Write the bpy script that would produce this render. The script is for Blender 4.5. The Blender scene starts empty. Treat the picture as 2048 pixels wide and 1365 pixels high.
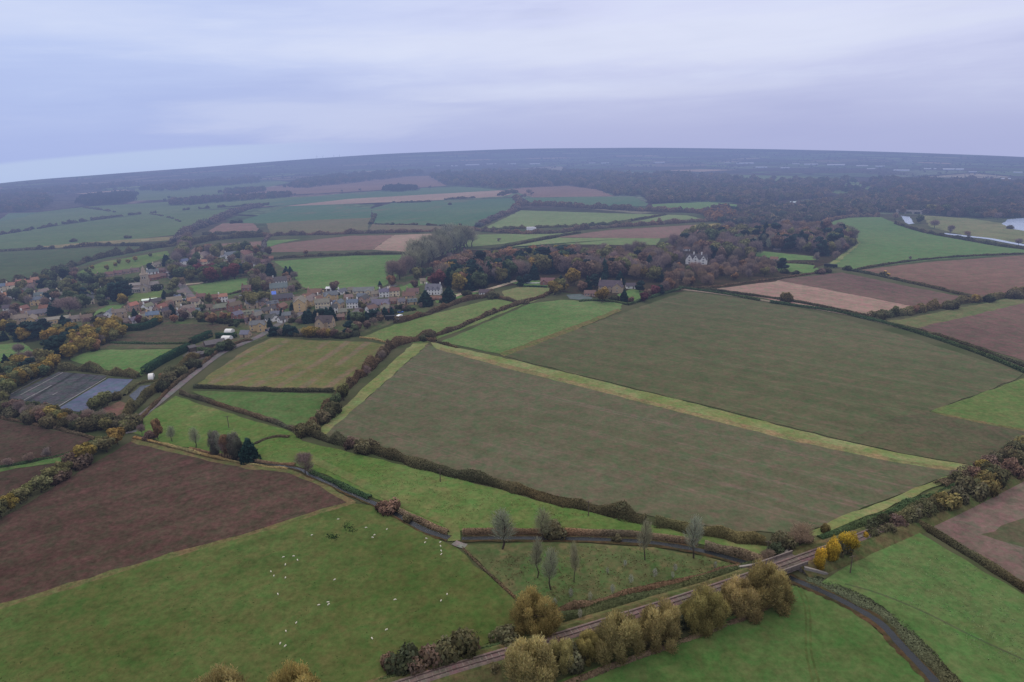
import bpy, math, random
import numpy as np
from mathutils import Vector, Matrix
R = math.radians
SC = bpy.context.scene
COL = SC.collection
rng = np.random.default_rng(7)
random.seed(11)

# ------------------------------------------------------------------ camera
PW, PH = 2048.0, 1365.0
HFOV = R(75.0)
FPX = PW / 2 / math.tan(HFOV / 2)
CAM_Z = 120.0
ROLL = math.atan(0.0244)
PITCH = math.atan((PH / 2 - 275.0) / FPX)
fwd = Vector((0, math.cos(PITCH), -math.sin(PITCH)))
up0 = Vector((0, math.sin(PITCH), math.cos(PITCH)))
rgt = Vector((1, 0, 0)) * math.cos(ROLL) - up0 * math.sin(ROLL)
upv = Vector((1, 0, 0)) * math.sin(ROLL) + up0 * math.cos(ROLL)
CAM = Vector((0, 0, CAM_Z))

def G(px, py, z=0.0):
    """survey point of the photograph -> point on the land at height z"""
    d = fwd * FPX + rgt * (px - PW / 2) - upv * (py - PH / 2)
    dz = min(d.z, -4.0)
    t = (z - CAM_Z) / dz
    return Vector((d.x * t, d.y * t, z))

def depth(p):
    return (p - CAM).dot(fwd)

def mpp(p):
    return depth(p) / FPX

def rise(p, hpx):
    """height in metres of a thing standing at p that is hpx photo pixels tall"""
    v = p - CAM
    u, d = v.dot(upv), v.dot(fwd)
    k = u / d + hpx / FPX
    return (k * d - u) / (upv.z - k * fwd.z)

def L(r, g, b, k=1.0):
    def f(c):
        c = c / 255.0
        return (c / 12.92 if c <= 0.04045 else ((c + 0.055) / 1.055) ** 2.4) * k
    return (f(r), f(g), f(b), 1.0)

cam_d = bpy.data.cameras.new('camera')
cam_d.sensor_width = 36.0
cam_d.lens = 18.0 / math.tan(HFOV / 2)
cam_d.clip_start = 1.0
cam_d.clip_end = 60000.0
cam = bpy.data.objects.new('camera', cam_d)
m3 = Matrix((rgt, upv, -fwd)).transposed()
cam.matrix_world = Matrix.Translation(CAM) @ m3.to_4x4()
COL.objects.link(cam)
SC.camera = cam
SC.view_settings.view_transform = 'Standard'
SC.view_settings.look = 'None'
SC.view_settings.exposure = 0.0
SC.cycles.max_bounces = 4
SC.cycles.diffuse_bounces = 2
SC.cycles.glossy_bounces = 2
SC.cycles.transparent_max_bounces = 4
SC.cycles.use_adaptive_sampling = True
SC.cycles.adaptive_threshold = 0.02

# ------------------------------------------------------------------ daylight
SUN_EL, SUN_AZ = R(48), R(-35)     # azimuth measured from +Y towards +X
world = bpy.data.worlds.new("World")
SC.world = world
world.use_nodes = True
wt = world.node_tree
wt.nodes.clear()

def N(nt, typ, **kw):
    n = nt.nodes.new(typ)
    for k, v in kw.items():
        if k == 'ins':
            for kk, vv in v.items():
                n.inputs[kk].default_value = vv
        else:
            setattr(n, k, v)
    return n

def math_n(nt, op, a, b=None, clamp=False):
    n = nt.nodes.new('ShaderNodeMath')
    n.operation = op
    n.use_clamp = clamp
    for i, v in enumerate((a, b)):
        if v is None:
            continue
        if isinstance(v, (int, float)):
            n.inputs[i].default_value = v
        else:
            nt.links.new(v, n.inputs[i])
    return n.outputs[0]

def mix_n(nt, fac, a, b, blend='MIX'):
    n = nt.nodes.new('ShaderNodeMix')
    n.data_type = 'RGBA'
    n.blend_type = blend
    n.clamp_factor = True
    for sock, v in ((n.inputs[0], fac), (n.inputs[6], a), (n.inputs[7], b)):
        if isinstance(v, (int, float)):
            sock.default_value = v
        elif isinstance(v, tuple):
            sock.default_value = v
        else:
            nt.links.new(v, sock)
    return n.outputs[2]

def maprange(nt, v, a, b, c=0.0, d=1.0, smooth=True):
    n = nt.nodes.new('ShaderNodeMapRange')
    n.interpolation_type = 'SMOOTHSTEP' if smooth else 'LINEAR'
    nt.links.new(v, n.inputs[0])
    for i, x in enumerate((a, b, c, d)):
        n.inputs[i + 1].default_value = x
    return n.outputs[0]

def build_world():
    out = N(wt, 'ShaderNodeOutputWorld')
    sky = N(wt, 'ShaderNodeTexSky', sky_type='NISHITA', sun_disc=False)
    sky.sun_elevation = SUN_EL
    sky.sun_rotation = SUN_AZ
    sky.altitude = 120
    bg1 = N(wt, 'ShaderNodeBackground', ins={1: 0.05})
    wt.links.new(sky.outputs[0], bg1.inputs[0])
    tc = N(wt, 'ShaderNodeTexCoord')
    sep = N(wt, 'ShaderNodeSeparateXYZ')
    wt.links.new(tc.outputs['Generated'], sep.inputs[0])
    x, y, z = sep.outputs
    az = math_n(wt, 'ARCTAN2', x, y)                 # 0 straight ahead, + to the right
    el = z

    def cloud(sa, se, detail, off, rough=0.55):
        cmb = N(wt, 'ShaderNodeCombineXYZ')
        wt.links.new(math_n(wt, 'MULTIPLY', az, sa), cmb.inputs[0])
        e2 = math_n(wt, 'SUBTRACT', el, math_n(wt, 'MULTIPLY', az, 0.03))
        wt.links.new(math_n(wt, 'MULTIPLY', e2, se), cmb.inputs[1])
        cmb.inputs[2].default_value = off
        n = N(wt, 'ShaderNodeTexNoise', ins={'Scale': 1.0, 'Detail': detail, 'Roughness': rough, 'Distortion': 0.3})
        wt.links.new(cmb.outputs[0], n.inputs['Vector'])
        return n.outputs[0]
    big = cloud(2.0, 9.0, 4.0, 3.7)
    mid = cloud(4.0, 38.0, 6.0, 9.1, 0.6)
    fine = cloud(9.0, 70.0, 6.0, 1.4, 0.6)
    # height gradient: grey violet near the land, paler lilac blue above
    g = maprange(wt, el, -0.03, 0.15)
    side = maprange(wt, az, -0.6, 0.25)
    low = mix_n(wt, side, L(168, 185, 234), L(175, 182, 223))
    high = mix_n(wt, side, L(190, 205, 245), L(215, 220, 249))
    col = mix_n(wt, g, low, high)
    s = math_n(wt, 'ADD', math_n(wt, 'MULTIPLY', big, 0.6), math_n(wt, 'ADD', math_n(wt, 'MULTIPLY', mid, 0.3), math_n(wt, 'MULTIPLY', fine, 0.1)))
    light = maprange(wt, s, 0.48, 0.66)
    dark = maprange(wt, s, 0.52, 0.36)
    up_only = maprange(wt, el, 0.0, 0.08)
    col = mix_n(wt, math_n(wt, 'MULTIPLY', math_n(wt, 'MULTIPLY', light, 0.6), up_only), col, L(222, 230, 252))
    col = mix_n(wt, math_n(wt, 'MULTIPLY', dark, 0.4), col, mix_n(wt, side, L(163, 180, 232), L(170, 177, 221)))
    # pale break in the cloud low on the left, its upper edge running level with the land
    ed = []
    for px, py in ((-150, 342), (0, 327), (200, 308), (400, 291), (600, 283), (770, 277)):
        d = (fwd * FPX + rgt * (px - PW / 2) - upv * (py - PH / 2)).normalized()
        ed.append((math.atan2(d.x, d.y), d.z))
    c2, c1, c0 = np.polyfit([e[0] for e in ed], [e[1] for e in ed], 2)
    top = math_n(wt, 'ADD', math_n(wt, 'MULTIPLY', math_n(wt, 'ADD', math_n(wt, 'MULTIPLY', az, float(c2)), float(c1)), az), float(c0))
    top = math_n(wt, 'ADD', top, math_n(wt, 'MULTIPLY', math_n(wt, 'SUBTRACT', mid, 0.5), 0.006))
    under = math_n(wt, 'SUBTRACT', top, el)
    band = math_n(wt, 'MULTIPLY', maprange(wt, under, -0.001, 0.004), maprange(wt, under, 0.034, 0.012, 0.75, 1.0))
    band = math_n(wt, 'MULTIPLY', band, maprange(wt, az, -0.12, -0.42))
    col = mix_n(wt, math_n(wt, 'MULTIPLY', band, 0.65), col, L(188, 207, 238))
    # bright thin patch of cloud
    def patch(a0, e0, ra, re):
        da = math_n(wt, 'MULTIPLY', math_n(wt, 'SUBTRACT', az, a0), 1 / ra)
        de = math_n(wt, 'MULTIPLY', math_n(wt, 'SUBTRACT', el, e0), 1 / re)
        d2 = math_n(wt, 'ADD', math_n(wt, 'MULTIPLY', da, da), math_n(wt, 'MULTIPLY', de, de))
        d2 = math_n(wt, 'ADD', d2, math_n(wt, 'MULTIPLY', math_n(wt, 'SUBTRACT', mid, 0.5), 3.0))
        return maprange(wt, d2, 1.3, 0.0)
    for a0, e0, ra, re, k in ((0.2, 0.12, 0.55, 0.035, .55), (-0.24, 0.03, 0.22, 0.03, .3), (-0.62, 0.15, 0.2, 0.03, .3), (0.1, 0.06, 0.3, 0.014, .3)):
        col = mix_n(wt, math_n(wt, 'MULTIPLY', patch(a0, e0, ra, re), k), col, L(228, 234, 252))
    # an overcast sky is brightest overhead
    col = mix_n(wt, maprange(wt, el, 0.24, 0.7), col, L(226, 222, 220))
    zen = maprange(wt, el, 0.25, 0.9, 1.02, 1.6)
    bg2 = N(wt, 'ShaderNodeBackground')
    wt.links.new(zen, bg2.inputs[1])
    wt.links.new(col, bg2.inputs[0])
    mx = N(wt, 'ShaderNodeMixShader', ins={0: 0.93})
    wt.links.new(bg1.outputs[0], mx.inputs[1])
    wt.links.new(bg2.outputs[0], mx.inputs[2])
    wt.links.new(mx.outputs[0], out.inputs[0])
build_world()

sd = bpy.data.lights.new('sun', 'SUN')
sd.energy = 1.35
sd.angle = R(16)
sd.color = (1.0, 0.94, 0.86)
sun = bpy.data.objects.new('sun', sd)
sdir = Vector((math.cos(SUN_EL) * math.sin(SUN_AZ), math.cos(SUN_EL) * math.cos(SUN_AZ), math.sin(SUN_EL)))
sun.rotation_euler = sdir.to_track_quat('Z', 'Y').to_euler()
sun.location = (0, 0, 400)
COL.objects.link(sun)

# ------------------------------------------------------------------ painted haze: bluish glow mixed into materials, growing with distance from the camera's spot
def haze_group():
    g = bpy.data.node_groups.new('painted_haze', 'ShaderNodeTree')
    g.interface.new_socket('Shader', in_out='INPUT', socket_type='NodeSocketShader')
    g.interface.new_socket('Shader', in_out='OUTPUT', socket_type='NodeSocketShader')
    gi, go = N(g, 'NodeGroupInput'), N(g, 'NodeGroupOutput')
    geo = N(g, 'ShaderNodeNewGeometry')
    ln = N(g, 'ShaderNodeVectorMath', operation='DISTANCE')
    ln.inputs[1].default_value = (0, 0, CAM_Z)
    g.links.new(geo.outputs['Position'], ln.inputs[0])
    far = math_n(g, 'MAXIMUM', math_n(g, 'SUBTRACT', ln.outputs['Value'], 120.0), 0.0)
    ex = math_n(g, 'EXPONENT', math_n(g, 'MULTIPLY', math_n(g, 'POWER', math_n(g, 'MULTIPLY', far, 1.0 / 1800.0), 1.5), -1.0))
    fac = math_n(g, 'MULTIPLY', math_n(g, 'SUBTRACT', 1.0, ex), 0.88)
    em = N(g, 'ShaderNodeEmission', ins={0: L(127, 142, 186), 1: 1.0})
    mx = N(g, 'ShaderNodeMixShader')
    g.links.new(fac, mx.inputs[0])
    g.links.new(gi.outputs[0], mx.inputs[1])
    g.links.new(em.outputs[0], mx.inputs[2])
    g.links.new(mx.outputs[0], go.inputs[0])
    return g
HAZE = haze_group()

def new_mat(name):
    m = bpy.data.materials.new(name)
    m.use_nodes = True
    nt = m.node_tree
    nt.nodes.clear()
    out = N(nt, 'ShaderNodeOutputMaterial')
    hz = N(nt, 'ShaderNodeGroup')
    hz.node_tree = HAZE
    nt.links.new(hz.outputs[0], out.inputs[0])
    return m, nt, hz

def noise(nt, vec, scale, detail=4.0, rough=0.55, dist=0.0):
    n = N(nt, 'ShaderNodeTexNoise', ins={'Scale': scale, 'Detail': detail, 'Roughness': rough, 'Distortion': dist})
    nt.links.new(vec, n.inputs['Vector'])
    return n.outputs[0]

def field_mat(name, c1, c2, scale=0.012, contrast=0.16, fine=0.25, rows=None, blotch=None, mottle=None):
    """soil or grass: two tones in broad patches, fine grain, streaks along the drilling direction.
    rows = (bearing of the rows in radians, metres between streaks, strength, streak colour)"""
    m, nt, hz = new_mat(name)
    geo = N(nt, 'ShaderNodeNewGeometry')
    pos = geo.outputs['Position']
    a = noise(nt, pos, scale, 5.0, 0.6)
    col = mix_n(nt, maprange(nt, a, 0.5 - contrast, 0.5 + contrast), c1, c2)
    if blotch:
        b = noise(nt, pos, blotch[0], 4.0, 0.65, 0.6)
        col = mix_n(nt, math_n(nt, 'MULTIPLY', maprange(nt, b, blotch[1], blotch[1] + 0.1), blotch[2]), col, blotch[3])
    if rows:
        rl = rows if isinstance(rows, list) else [rows]
        for ang, sp, st, rc in rl:
            if sp > 100:    # tramlines: a pair of wheelings every sp - 100 metres
                mp = N(nt, 'ShaderNodeMapping', vector_type='TEXTURE')
                mp.inputs['Rotation'].default_value = (0, 0, ang)
                nt.links.new(pos, mp.inputs['Vector'])
                sy = N(nt, 'ShaderNodeSeparateXYZ')
                nt.links.new(mp.outputs[0], sy.inputs[0])
                per = sp - 100.0
                q = math_n(nt, 'ABSOLUTE', math_n(nt, 'SUBTRACT', math_n(nt, 'MULTIPLY', math_n(nt, 'FRACT', math_n(nt, 'MULTIPLY', sy.outputs[1], 1 / per)), per), per / 2))
                q = math_n(nt, 'ABSOLUTE', math_n(nt, 'SUBTRACT', q, 0.95))
                brk = noise(nt, pos, 0.02, 3.0)
                col = mix_n(nt, math_n(nt, 'MULTIPLY', math_n(nt, 'MULTIPLY', maprange(nt, q, 0.5, 0.15), maprange(nt, brk, 0.36, 0.56)), st), col, rc)
                continue
            if sp < 0:      # distinct stripes, broken along their length
                mp = N(nt, 'ShaderNodeMapping', vector_type='TEXTURE')
                mp.inputs['Rotation'].default_value = (0, 0, ang)
                nt.links.new(pos, mp.inputs['Vector'])
                wv = N(nt, 'ShaderNodeTexWave', wave_type='BANDS', bands_direction='Y', ins={'Scale': 0.314 / -sp, 'Distortion': 1.6, 'Detail': 3.0, 'Detail Scale': 0.6})
                nt.links.new(mp.outputs[0], wv.inputs['Vector'])
                brk = noise(nt, pos, 0.035, 4.0, 0.65)
                col = mix_n(nt, math_n(nt, 'MULTIPLY', math_n(nt, 'MULTIPLY', maprange(nt, wv.outputs['Fac'], 0.55, 0.95), maprange(nt, brk, 0.4, 0.56)), st), col, rc)
                continue
            mp = N(nt, 'ShaderNodeMapping', vector_type='TEXTURE')
            mp.inputs['Rotation'].default_value = (0, 0, ang)
            nt.links.new(pos, mp.inputs['Vector'])
            mp2 = N(nt, 'ShaderNodeMapping')
            mp2.inputs['Scale'].default_value = (0.006, 1.0 / sp, 1.0)
            nt.links.new(mp.outputs[0], mp2.inputs['Vector'])
            w = noise(nt, mp2.outputs[0], 1.0, 3.0, 0.6)
            lo, hi = (0.42, 0.68) if sp > 7 else (0.54, 0.68)
            col = mix_n(nt, math_n(nt, 'MULTIPLY', maprange(nt, w, lo, hi), st), col, rc)
    if mottle:
        b = noise(nt, pos, mottle[0], 3.0, 0.7)
        col = mix_n(nt, math_n(nt, 'MULTIPLY', maprange(nt, b, 0.52, 0.72), mottle[1]), col, mottle[2])
    f1 = noise(nt, pos, 0.55, 5.0, 0.8)
    f2 = noise(nt, pos, 0.09, 4.0, 0.65)
    f3 = noise(nt, pos, 0.22, 5.0, 0.75, 0.4)
    k = math_n(nt, 'ADD', maprange(nt, f1, 0.34, 0.66, 1.0 - fine, 1.0 + fine, False), maprange(nt, f2, 0.34, 0.66, -0.1, 0.1, False))
    hue = mix_n(nt, maprange(nt, f3, 0.36, 0.64, 0, 1, False), (0.78, 1.03, 0.86, 1), (1.23, 0.97, 1.08, 1))
    col = mix_n(nt, 1.0, col, hue, 'MULTIPLY')
    hs_ = N(nt, 'ShaderNodeHueSaturation', ins={'Saturation': 0.98, 'Value': 0.98})
    nt.links.new(col, hs_.inputs['Color'])
    vm = N(nt, 'ShaderNodeVectorMath', operation='SCALE')
    nt.links.new(hs_.outputs[0], vm.inputs[0])
    nt.links.new(k, vm.inputs['Scale'])
    d = N(nt, 'ShaderNodeBsdfDiffuse', ins={'Roughness': 1.0})
    nt.links.new(vm.outputs[0], d.inputs[0])
    nt.links.new(d.outputs[0], hz.inputs[0])
    return m

def paint_mat(name, c, rough=0.8, var=0.18, scale=0.6, spec=0.2, stretch=None):
    """roof tile, stone, timber, metal: base colour with weathering; colour can be tinted by the object's own colour when c is None"""
    m, nt, hz = new_mat(name)
    tc = N(nt, 'ShaderNodeTexCoord')
    v = tc.outputs['Object']
    if stretch:
        mp = N(nt, 'ShaderNodeMapping')
        mp.inputs['Scale'].default_value = stretch
        nt.links.new(v, mp.inputs['Vector'])
        v = mp.outputs[0]
    a = noise(nt, v, scale, 6.0, 0.7)
    k = maprange(nt, a, 0.25, 0.75, 1.0 - var, 1.0 + var, False)
    vm = N(nt, 'ShaderNodeVectorMath', operation='SCALE')
    if c is None:
        oi = N(nt, 'ShaderNodeObjectInfo')
        nt.links.new(oi.outputs['Color'], vm.inputs[0])
    else:
        vm.inputs[0].default_value = c[:3]
    nt.links.new(k, vm.inputs['Scale'])
    b = N(nt, 'ShaderNodeBsdfPrincipled', ins={'Roughness': rough, 'Specular IOR Level': spec})
    nt.links.new(vm.outputs[0], b.inputs['Base Color'])
    nt.links.new(b.outputs[0], hz.inputs[0])
    return m

def leaf_mat(name):
    """foliage: the plant's own colour times a tint stored per spray of leaves"""
    m, nt, hz = new_mat(name)
    oi = N(nt, 'ShaderNodeObjectInfo')
    at = N(nt, 'ShaderNodeAttribute', attribute_name='tint')
    col = mix_n(nt, 1.0, oi.outputs['Color'], at.outputs['Color'], 'MULTIPLY')
    col = mix_n(nt, 1.0, col, (1.38, 1.38, 1.38, 1), 'MULTIPLY')
    d = N(nt, 'ShaderNodeBsdfDiffuse', ins={'Roughness': 1.0})
    nt.links.new(col, d.inputs[0])
    t = N(nt, 'ShaderNodeBsdfTranslucent')
    nt.links.new(col, t.inputs[0])
    mx = N(nt, 'ShaderNodeMixShader', ins={0: 0.22})
    nt.links.new(d.outputs[0], mx.inputs[1])
    nt.links.new(t.outputs[0], mx.inputs[2])
    nt.links.new(mx.outputs[0], hz.inputs[0])
    return m

def water_mat(name, tint=L(34, 38, 42)):
    m, nt, hz = new_mat(name)
    geo = N(nt, 'ShaderNodeNewGeometry')
    n = noise(nt, geo.outputs['Position'], 0.35, 5.0, 0.7)
    bp = N(nt, 'ShaderNodeBump', ins={'Strength': 0.5, 'Distance': 0.5})
    nt.links.new(n, bp.inputs['Height'])
    b = N(nt, 'ShaderNodeBsdfPrincipled', ins={'Base Color': tint, 'Roughness': 0.22, 'IOR': 1.33, 'Specular IOR Level': 0.5})
    nt.links.new(bp.outputs[0], b.inputs['Normal'])
    nt.links.new(b.outputs[0], hz.inputs[0])
    return m

LEAF = leaf_mat('leaves')
BARK = paint_mat('bark', L(70, 62, 55), 0.95, 0.3, 1.5)
WATER = water_mat('water')
TINTED = paint_mat('weathered_wall', None, 0.9, 0.16, 0.8)
ROOFM = paint_mat('roof_tiles', None, 0.75, 0.22, 0.7)
GLASS = paint_mat('window_glass', L(38, 42, 50), 0.15, 0.1, 0.5, 0.5)
WHITE = paint_mat('white_paint', L(205, 205, 205), 0.6, 0.06)
METAL = paint_mat('dull_steel', L(110, 108, 108), 0.5, 0.15, 1.0, 0.4)
WOOD = paint_mat('old_timber', L(92, 82, 72), 0.9, 0.2, 2.0)
RUBBER = paint_mat('rubber', L(30, 30, 32), 0.9, 0.1)

# ------------------------------------------------------------------ object helpers
def link(name, mesh, mat=None, parent=None, color=None):
    o = bpy.data.objects.new(name, mesh)
    COL.objects.link(o)
    if mat is not None and len(mesh.materials) == 0:
        for mm in (mat if isinstance(mat, (list, tuple)) else [mat]):
            mesh.materials.append(mm)
    if parent is not None:
        o.parent = parent
    if color is not None:
        o.color = color
    return o

def tag(o, label=None, cat=None, group=None, kind=None):
    for k, v in (('label', label), ('category', cat), ('group', group), ('kind', kind)):
        if v:
            o[k] = v
    return o

def empty(name, loc, rz=0.0):
    o = bpy.data.objects.new(name, None)
    o.empty_display_size = 0.5
    COL.objects.link(o)
    o.location = loc
    o.rotation_euler = (0, 0, rz)
    return o

def pymesh(name, verts, faces, mats=None, idx=None):
    me = bpy.data.meshes.new(name)
    me.from_pydata([tuple(v) for v in verts], [], faces)
    if mats:
        for x in mats:
            me.materials.append(x)
    if idx:
        me.polygons.foreach_set('material_index', idx)
    me.update()
    return me

class MB:
    """collects boxes, bars and slabs into ONE mesh"""
    def __init__(self):
        self.v, self.f = [], []
    def add(self, verts, faces):
        n = len(self.v)
        self.v += [tuple(x) for x in verts]
        self.f += [tuple(i + n for i in f) for f in faces]
        return self
    def box(self, x0, x1, y0, y1, z0, z1, taper=0.0):
        t = taper
        v = [(x0, y0, z0), (x1, y0, z0), (x1, y1, z0), (x0, y1, z0), (x0 + t, y0 + t, z1), (x1 - t, y0 + t, z1), (x1 - t, y1 - t, z1), (x0 + t, y1 - t, z1)]
        return self.add(v, [(0, 3, 2, 1), (4, 5, 6, 7), (0, 1, 5, 4), (1, 2, 6, 5), (2, 3, 7, 6), (3, 0, 4, 7)])
    def tube(self, a, b, r0, r1=None, n=8):
        a, b = Vector(a), Vector(b)
        r1 = r0 if r1 is None else r1
        q = (b - a).to_track_quat('Z', 'Y')
        v = []
        for c, r in ((a, r0), (b, r1)):
            for i in range(n):
                t = 2 * math.pi * i / n
                v.append(c + q @ Vector((r * math.cos(t), r * math.sin(t), 0)))
        f = [(i, (i + 1) % n, n + (i + 1) % n, n + i) for i in range(n)] + [tuple(range(n - 1, -1, -1)), tuple(range(n, 2 * n))]
        return self.add(v, f)
    def mesh(self, name, mats=None):
        return pymesh(name, self.v, self.f, mats)
    def build(self, name, mat=None, parent=None, color=None):
        return link(name, self.mesh(name), mat, parent, color)

def quad_cloud(name, cen, nrm, size, tint, aspect=None, updir=None, jitter=0.35):
    """many small leaf faces as one mesh: centres, normals, half sizes, tint (n,3)"""
    n = len(cen)
    nrm = nrm / (np.linalg.norm(nrm, axis=1, keepdims=True) + 1e-9)
    ref = rng.normal(size=(n, 3)) if updir is None else updir + rng.normal(size=(n, 3)) * 0.15
    t1 = np.cross(nrm, ref)
    t1 /= np.linalg.norm(t1, axis=1, keepdims=True) + 1e-9
    t2 = np.cross(nrm, t1)
    sx = size[:, None]
    sy = sx if aspect is None else sx * aspect[:, None]
    c4 = np.empty((n, 4, 3), np.float32)
    for i, (a, b) in enumerate(((-1, -1), (1, -1), (1, 1), (-1, 1))):
        ja = 1 + rng.uniform(-jitter, jitter, (n, 1))
        jb = 1 + rng.uniform(-jitter, jitter, (n, 1))
        c4[:, i] = cen + t1 * sx * a * ja + t2 * sy * b * jb
    me = bpy.data.meshes.new(name)
    me.vertices.add(n * 4)
    me.vertices.foreach_set('co', c4.reshape(-1))
    me.loops.add(n * 4)
    me.loops.foreach_set('vertex_index', np.arange(n * 4, dtype=np.int32))
    me.polygons.add(n)
    me.polygons.foreach_set('loop_start', np.arange(n, dtype=np.int32) * 4)
    me.polygons.foreach_set('loop_total', np.full(n, 4, np.int32))
    ca = me.color_attributes.new('tint', 'FLOAT_COLOR', 'POINT')
    rgba = np.ones((n, 4, 4), np.float32)
    rgba[:, :, :3] = tint[:, None, :]
    ca.data.foreach_set('color', rgba.reshape(-1))
    me.update()
    me.validate()
    return me

def gray(n, lo, hi):
    return np.repeat(rng.uniform(lo, hi, (n, 1)), 3, axis=1)

def world_poly(pts, z=0.0):
    return [G(x, y, z) for x, y in pts]

LAYER = [0]
def sheet(name, pts, mat, label=None, z=None, cat=None, ragged=True):
    """a parcel of land lying on the ground"""
    LAYER[0] += 1
    z = 0.02 + 0.003 * LAYER[0] if z is None else z
    vs = world_poly(pts, z)
    if ragged and not name.startswith(('nursery', 'wet', 'tennis')):
        m = sum(mpp(v) for v in vs) / len(vs)
        j = min(0.45 + m * 0.9, 2.2)
        vs = densify(vs + vs[:1], max(5.0, 12 * m))[:-1]
        vs = [Vector((v.x + random.uniform(-j, j), v.y + random.uniform(-j, j), z)) for v in vs]
    me = pymesh(name, vs, [tuple(range(len(vs)))])
    if me.polygons[0].normal.z < 0:
        me.flip_normals()
    o = link(name, me, mat)
    return tag(o, label, cat, None, 'structure')

def densify(pts, step):
    out = [pts[0]]
    for a, b in zip(pts, pts[1:]):
        n = max(1, int((b - a).length / step))
        for i in range(1, n + 1):
            out.append(a.lerp(b, i / n))
    return out

def smooth_px(pts, k=6):
    """Catmull-Rom through photo survey points"""
    if len(pts) < 3:
        return pts
    P = [pts[0]] + list(pts) + [pts[-1]]
    out = []
    for i in range(1, len(P) - 2):
        for j in range(k):
            t = j / k
            q = []
            for c in (0, 1):
                a, b, d, e = P[i - 1][c], P[i][c], P[i + 1][c], P[i + 2][c]
                q.append(0.5 * (2 * b + (d - a) * t + (2 * a - 5 * b + 4 * d - e) * t * t + (3 * b - a - 3 * d + e) * t ** 3))
            out.append(tuple(q))
    out.append(tuple(pts[-1]))
    return out

def ribbon(name, pts, width, mat, label=None, z=None, wob=0.0, parent=None, kind='structure', smooth=True):
    """road, stream, path: a strip of constant width along survey points"""
    LAYER[0] += 1
    z = 0.02 + 0.003 * LAYER[0] if z is None else z
    c = [G(x, y, z) for x, y in (smooth_px(pts) if smooth else pts)]
    vs = []
    for i, p in enumerate(c):
        a, b = c[max(i - 1, 0)], c[min(i + 1, len(c) - 1)]
        t = (b - a).normalized()
        n = Vector((-t.y, t.x, 0))
        w = width[0] + (width[1] - width[0]) * i / (len(c) - 1) if isinstance(width, tuple) else width
        w *= 1 + random.uniform(-wob, wob)
        vs += [p + n * w / 2, p - n * w / 2]
    fs = [(2 * i, 2 * i + 1, 2 * i + 3, 2 * i + 2) for i in range(len(c) - 1)]
    me = pymesh(name, vs, fs)
    if me.polygons[0].normal.z < 0:
        me.flip_normals()
    o = link(name, me, mat, parent)
    return tag(o, label, None, None, kind)

def bearing(a, b):
    p, q = G(*a), G(*b)
    return math.atan2(q.y - p.y, q.x - p.x)
# ------------------------------------------------------------------ land: one great sheet out to where the country drops from sight
RIM = [(-700, 470), (-300, 407), (0, 367), (200, 350), (400, 335), (580, 321), (760, 309), (900, 303), (1050, 298), (1200, 296.5), (1300, 296), (1450, 297.5),
       (1600, 300), (1750, 303.5), (1900, 308.5), (2048, 314.5), (2300, 328), (2700, 352)]
RIMD = smooth_px(RIM, 8)

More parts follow.
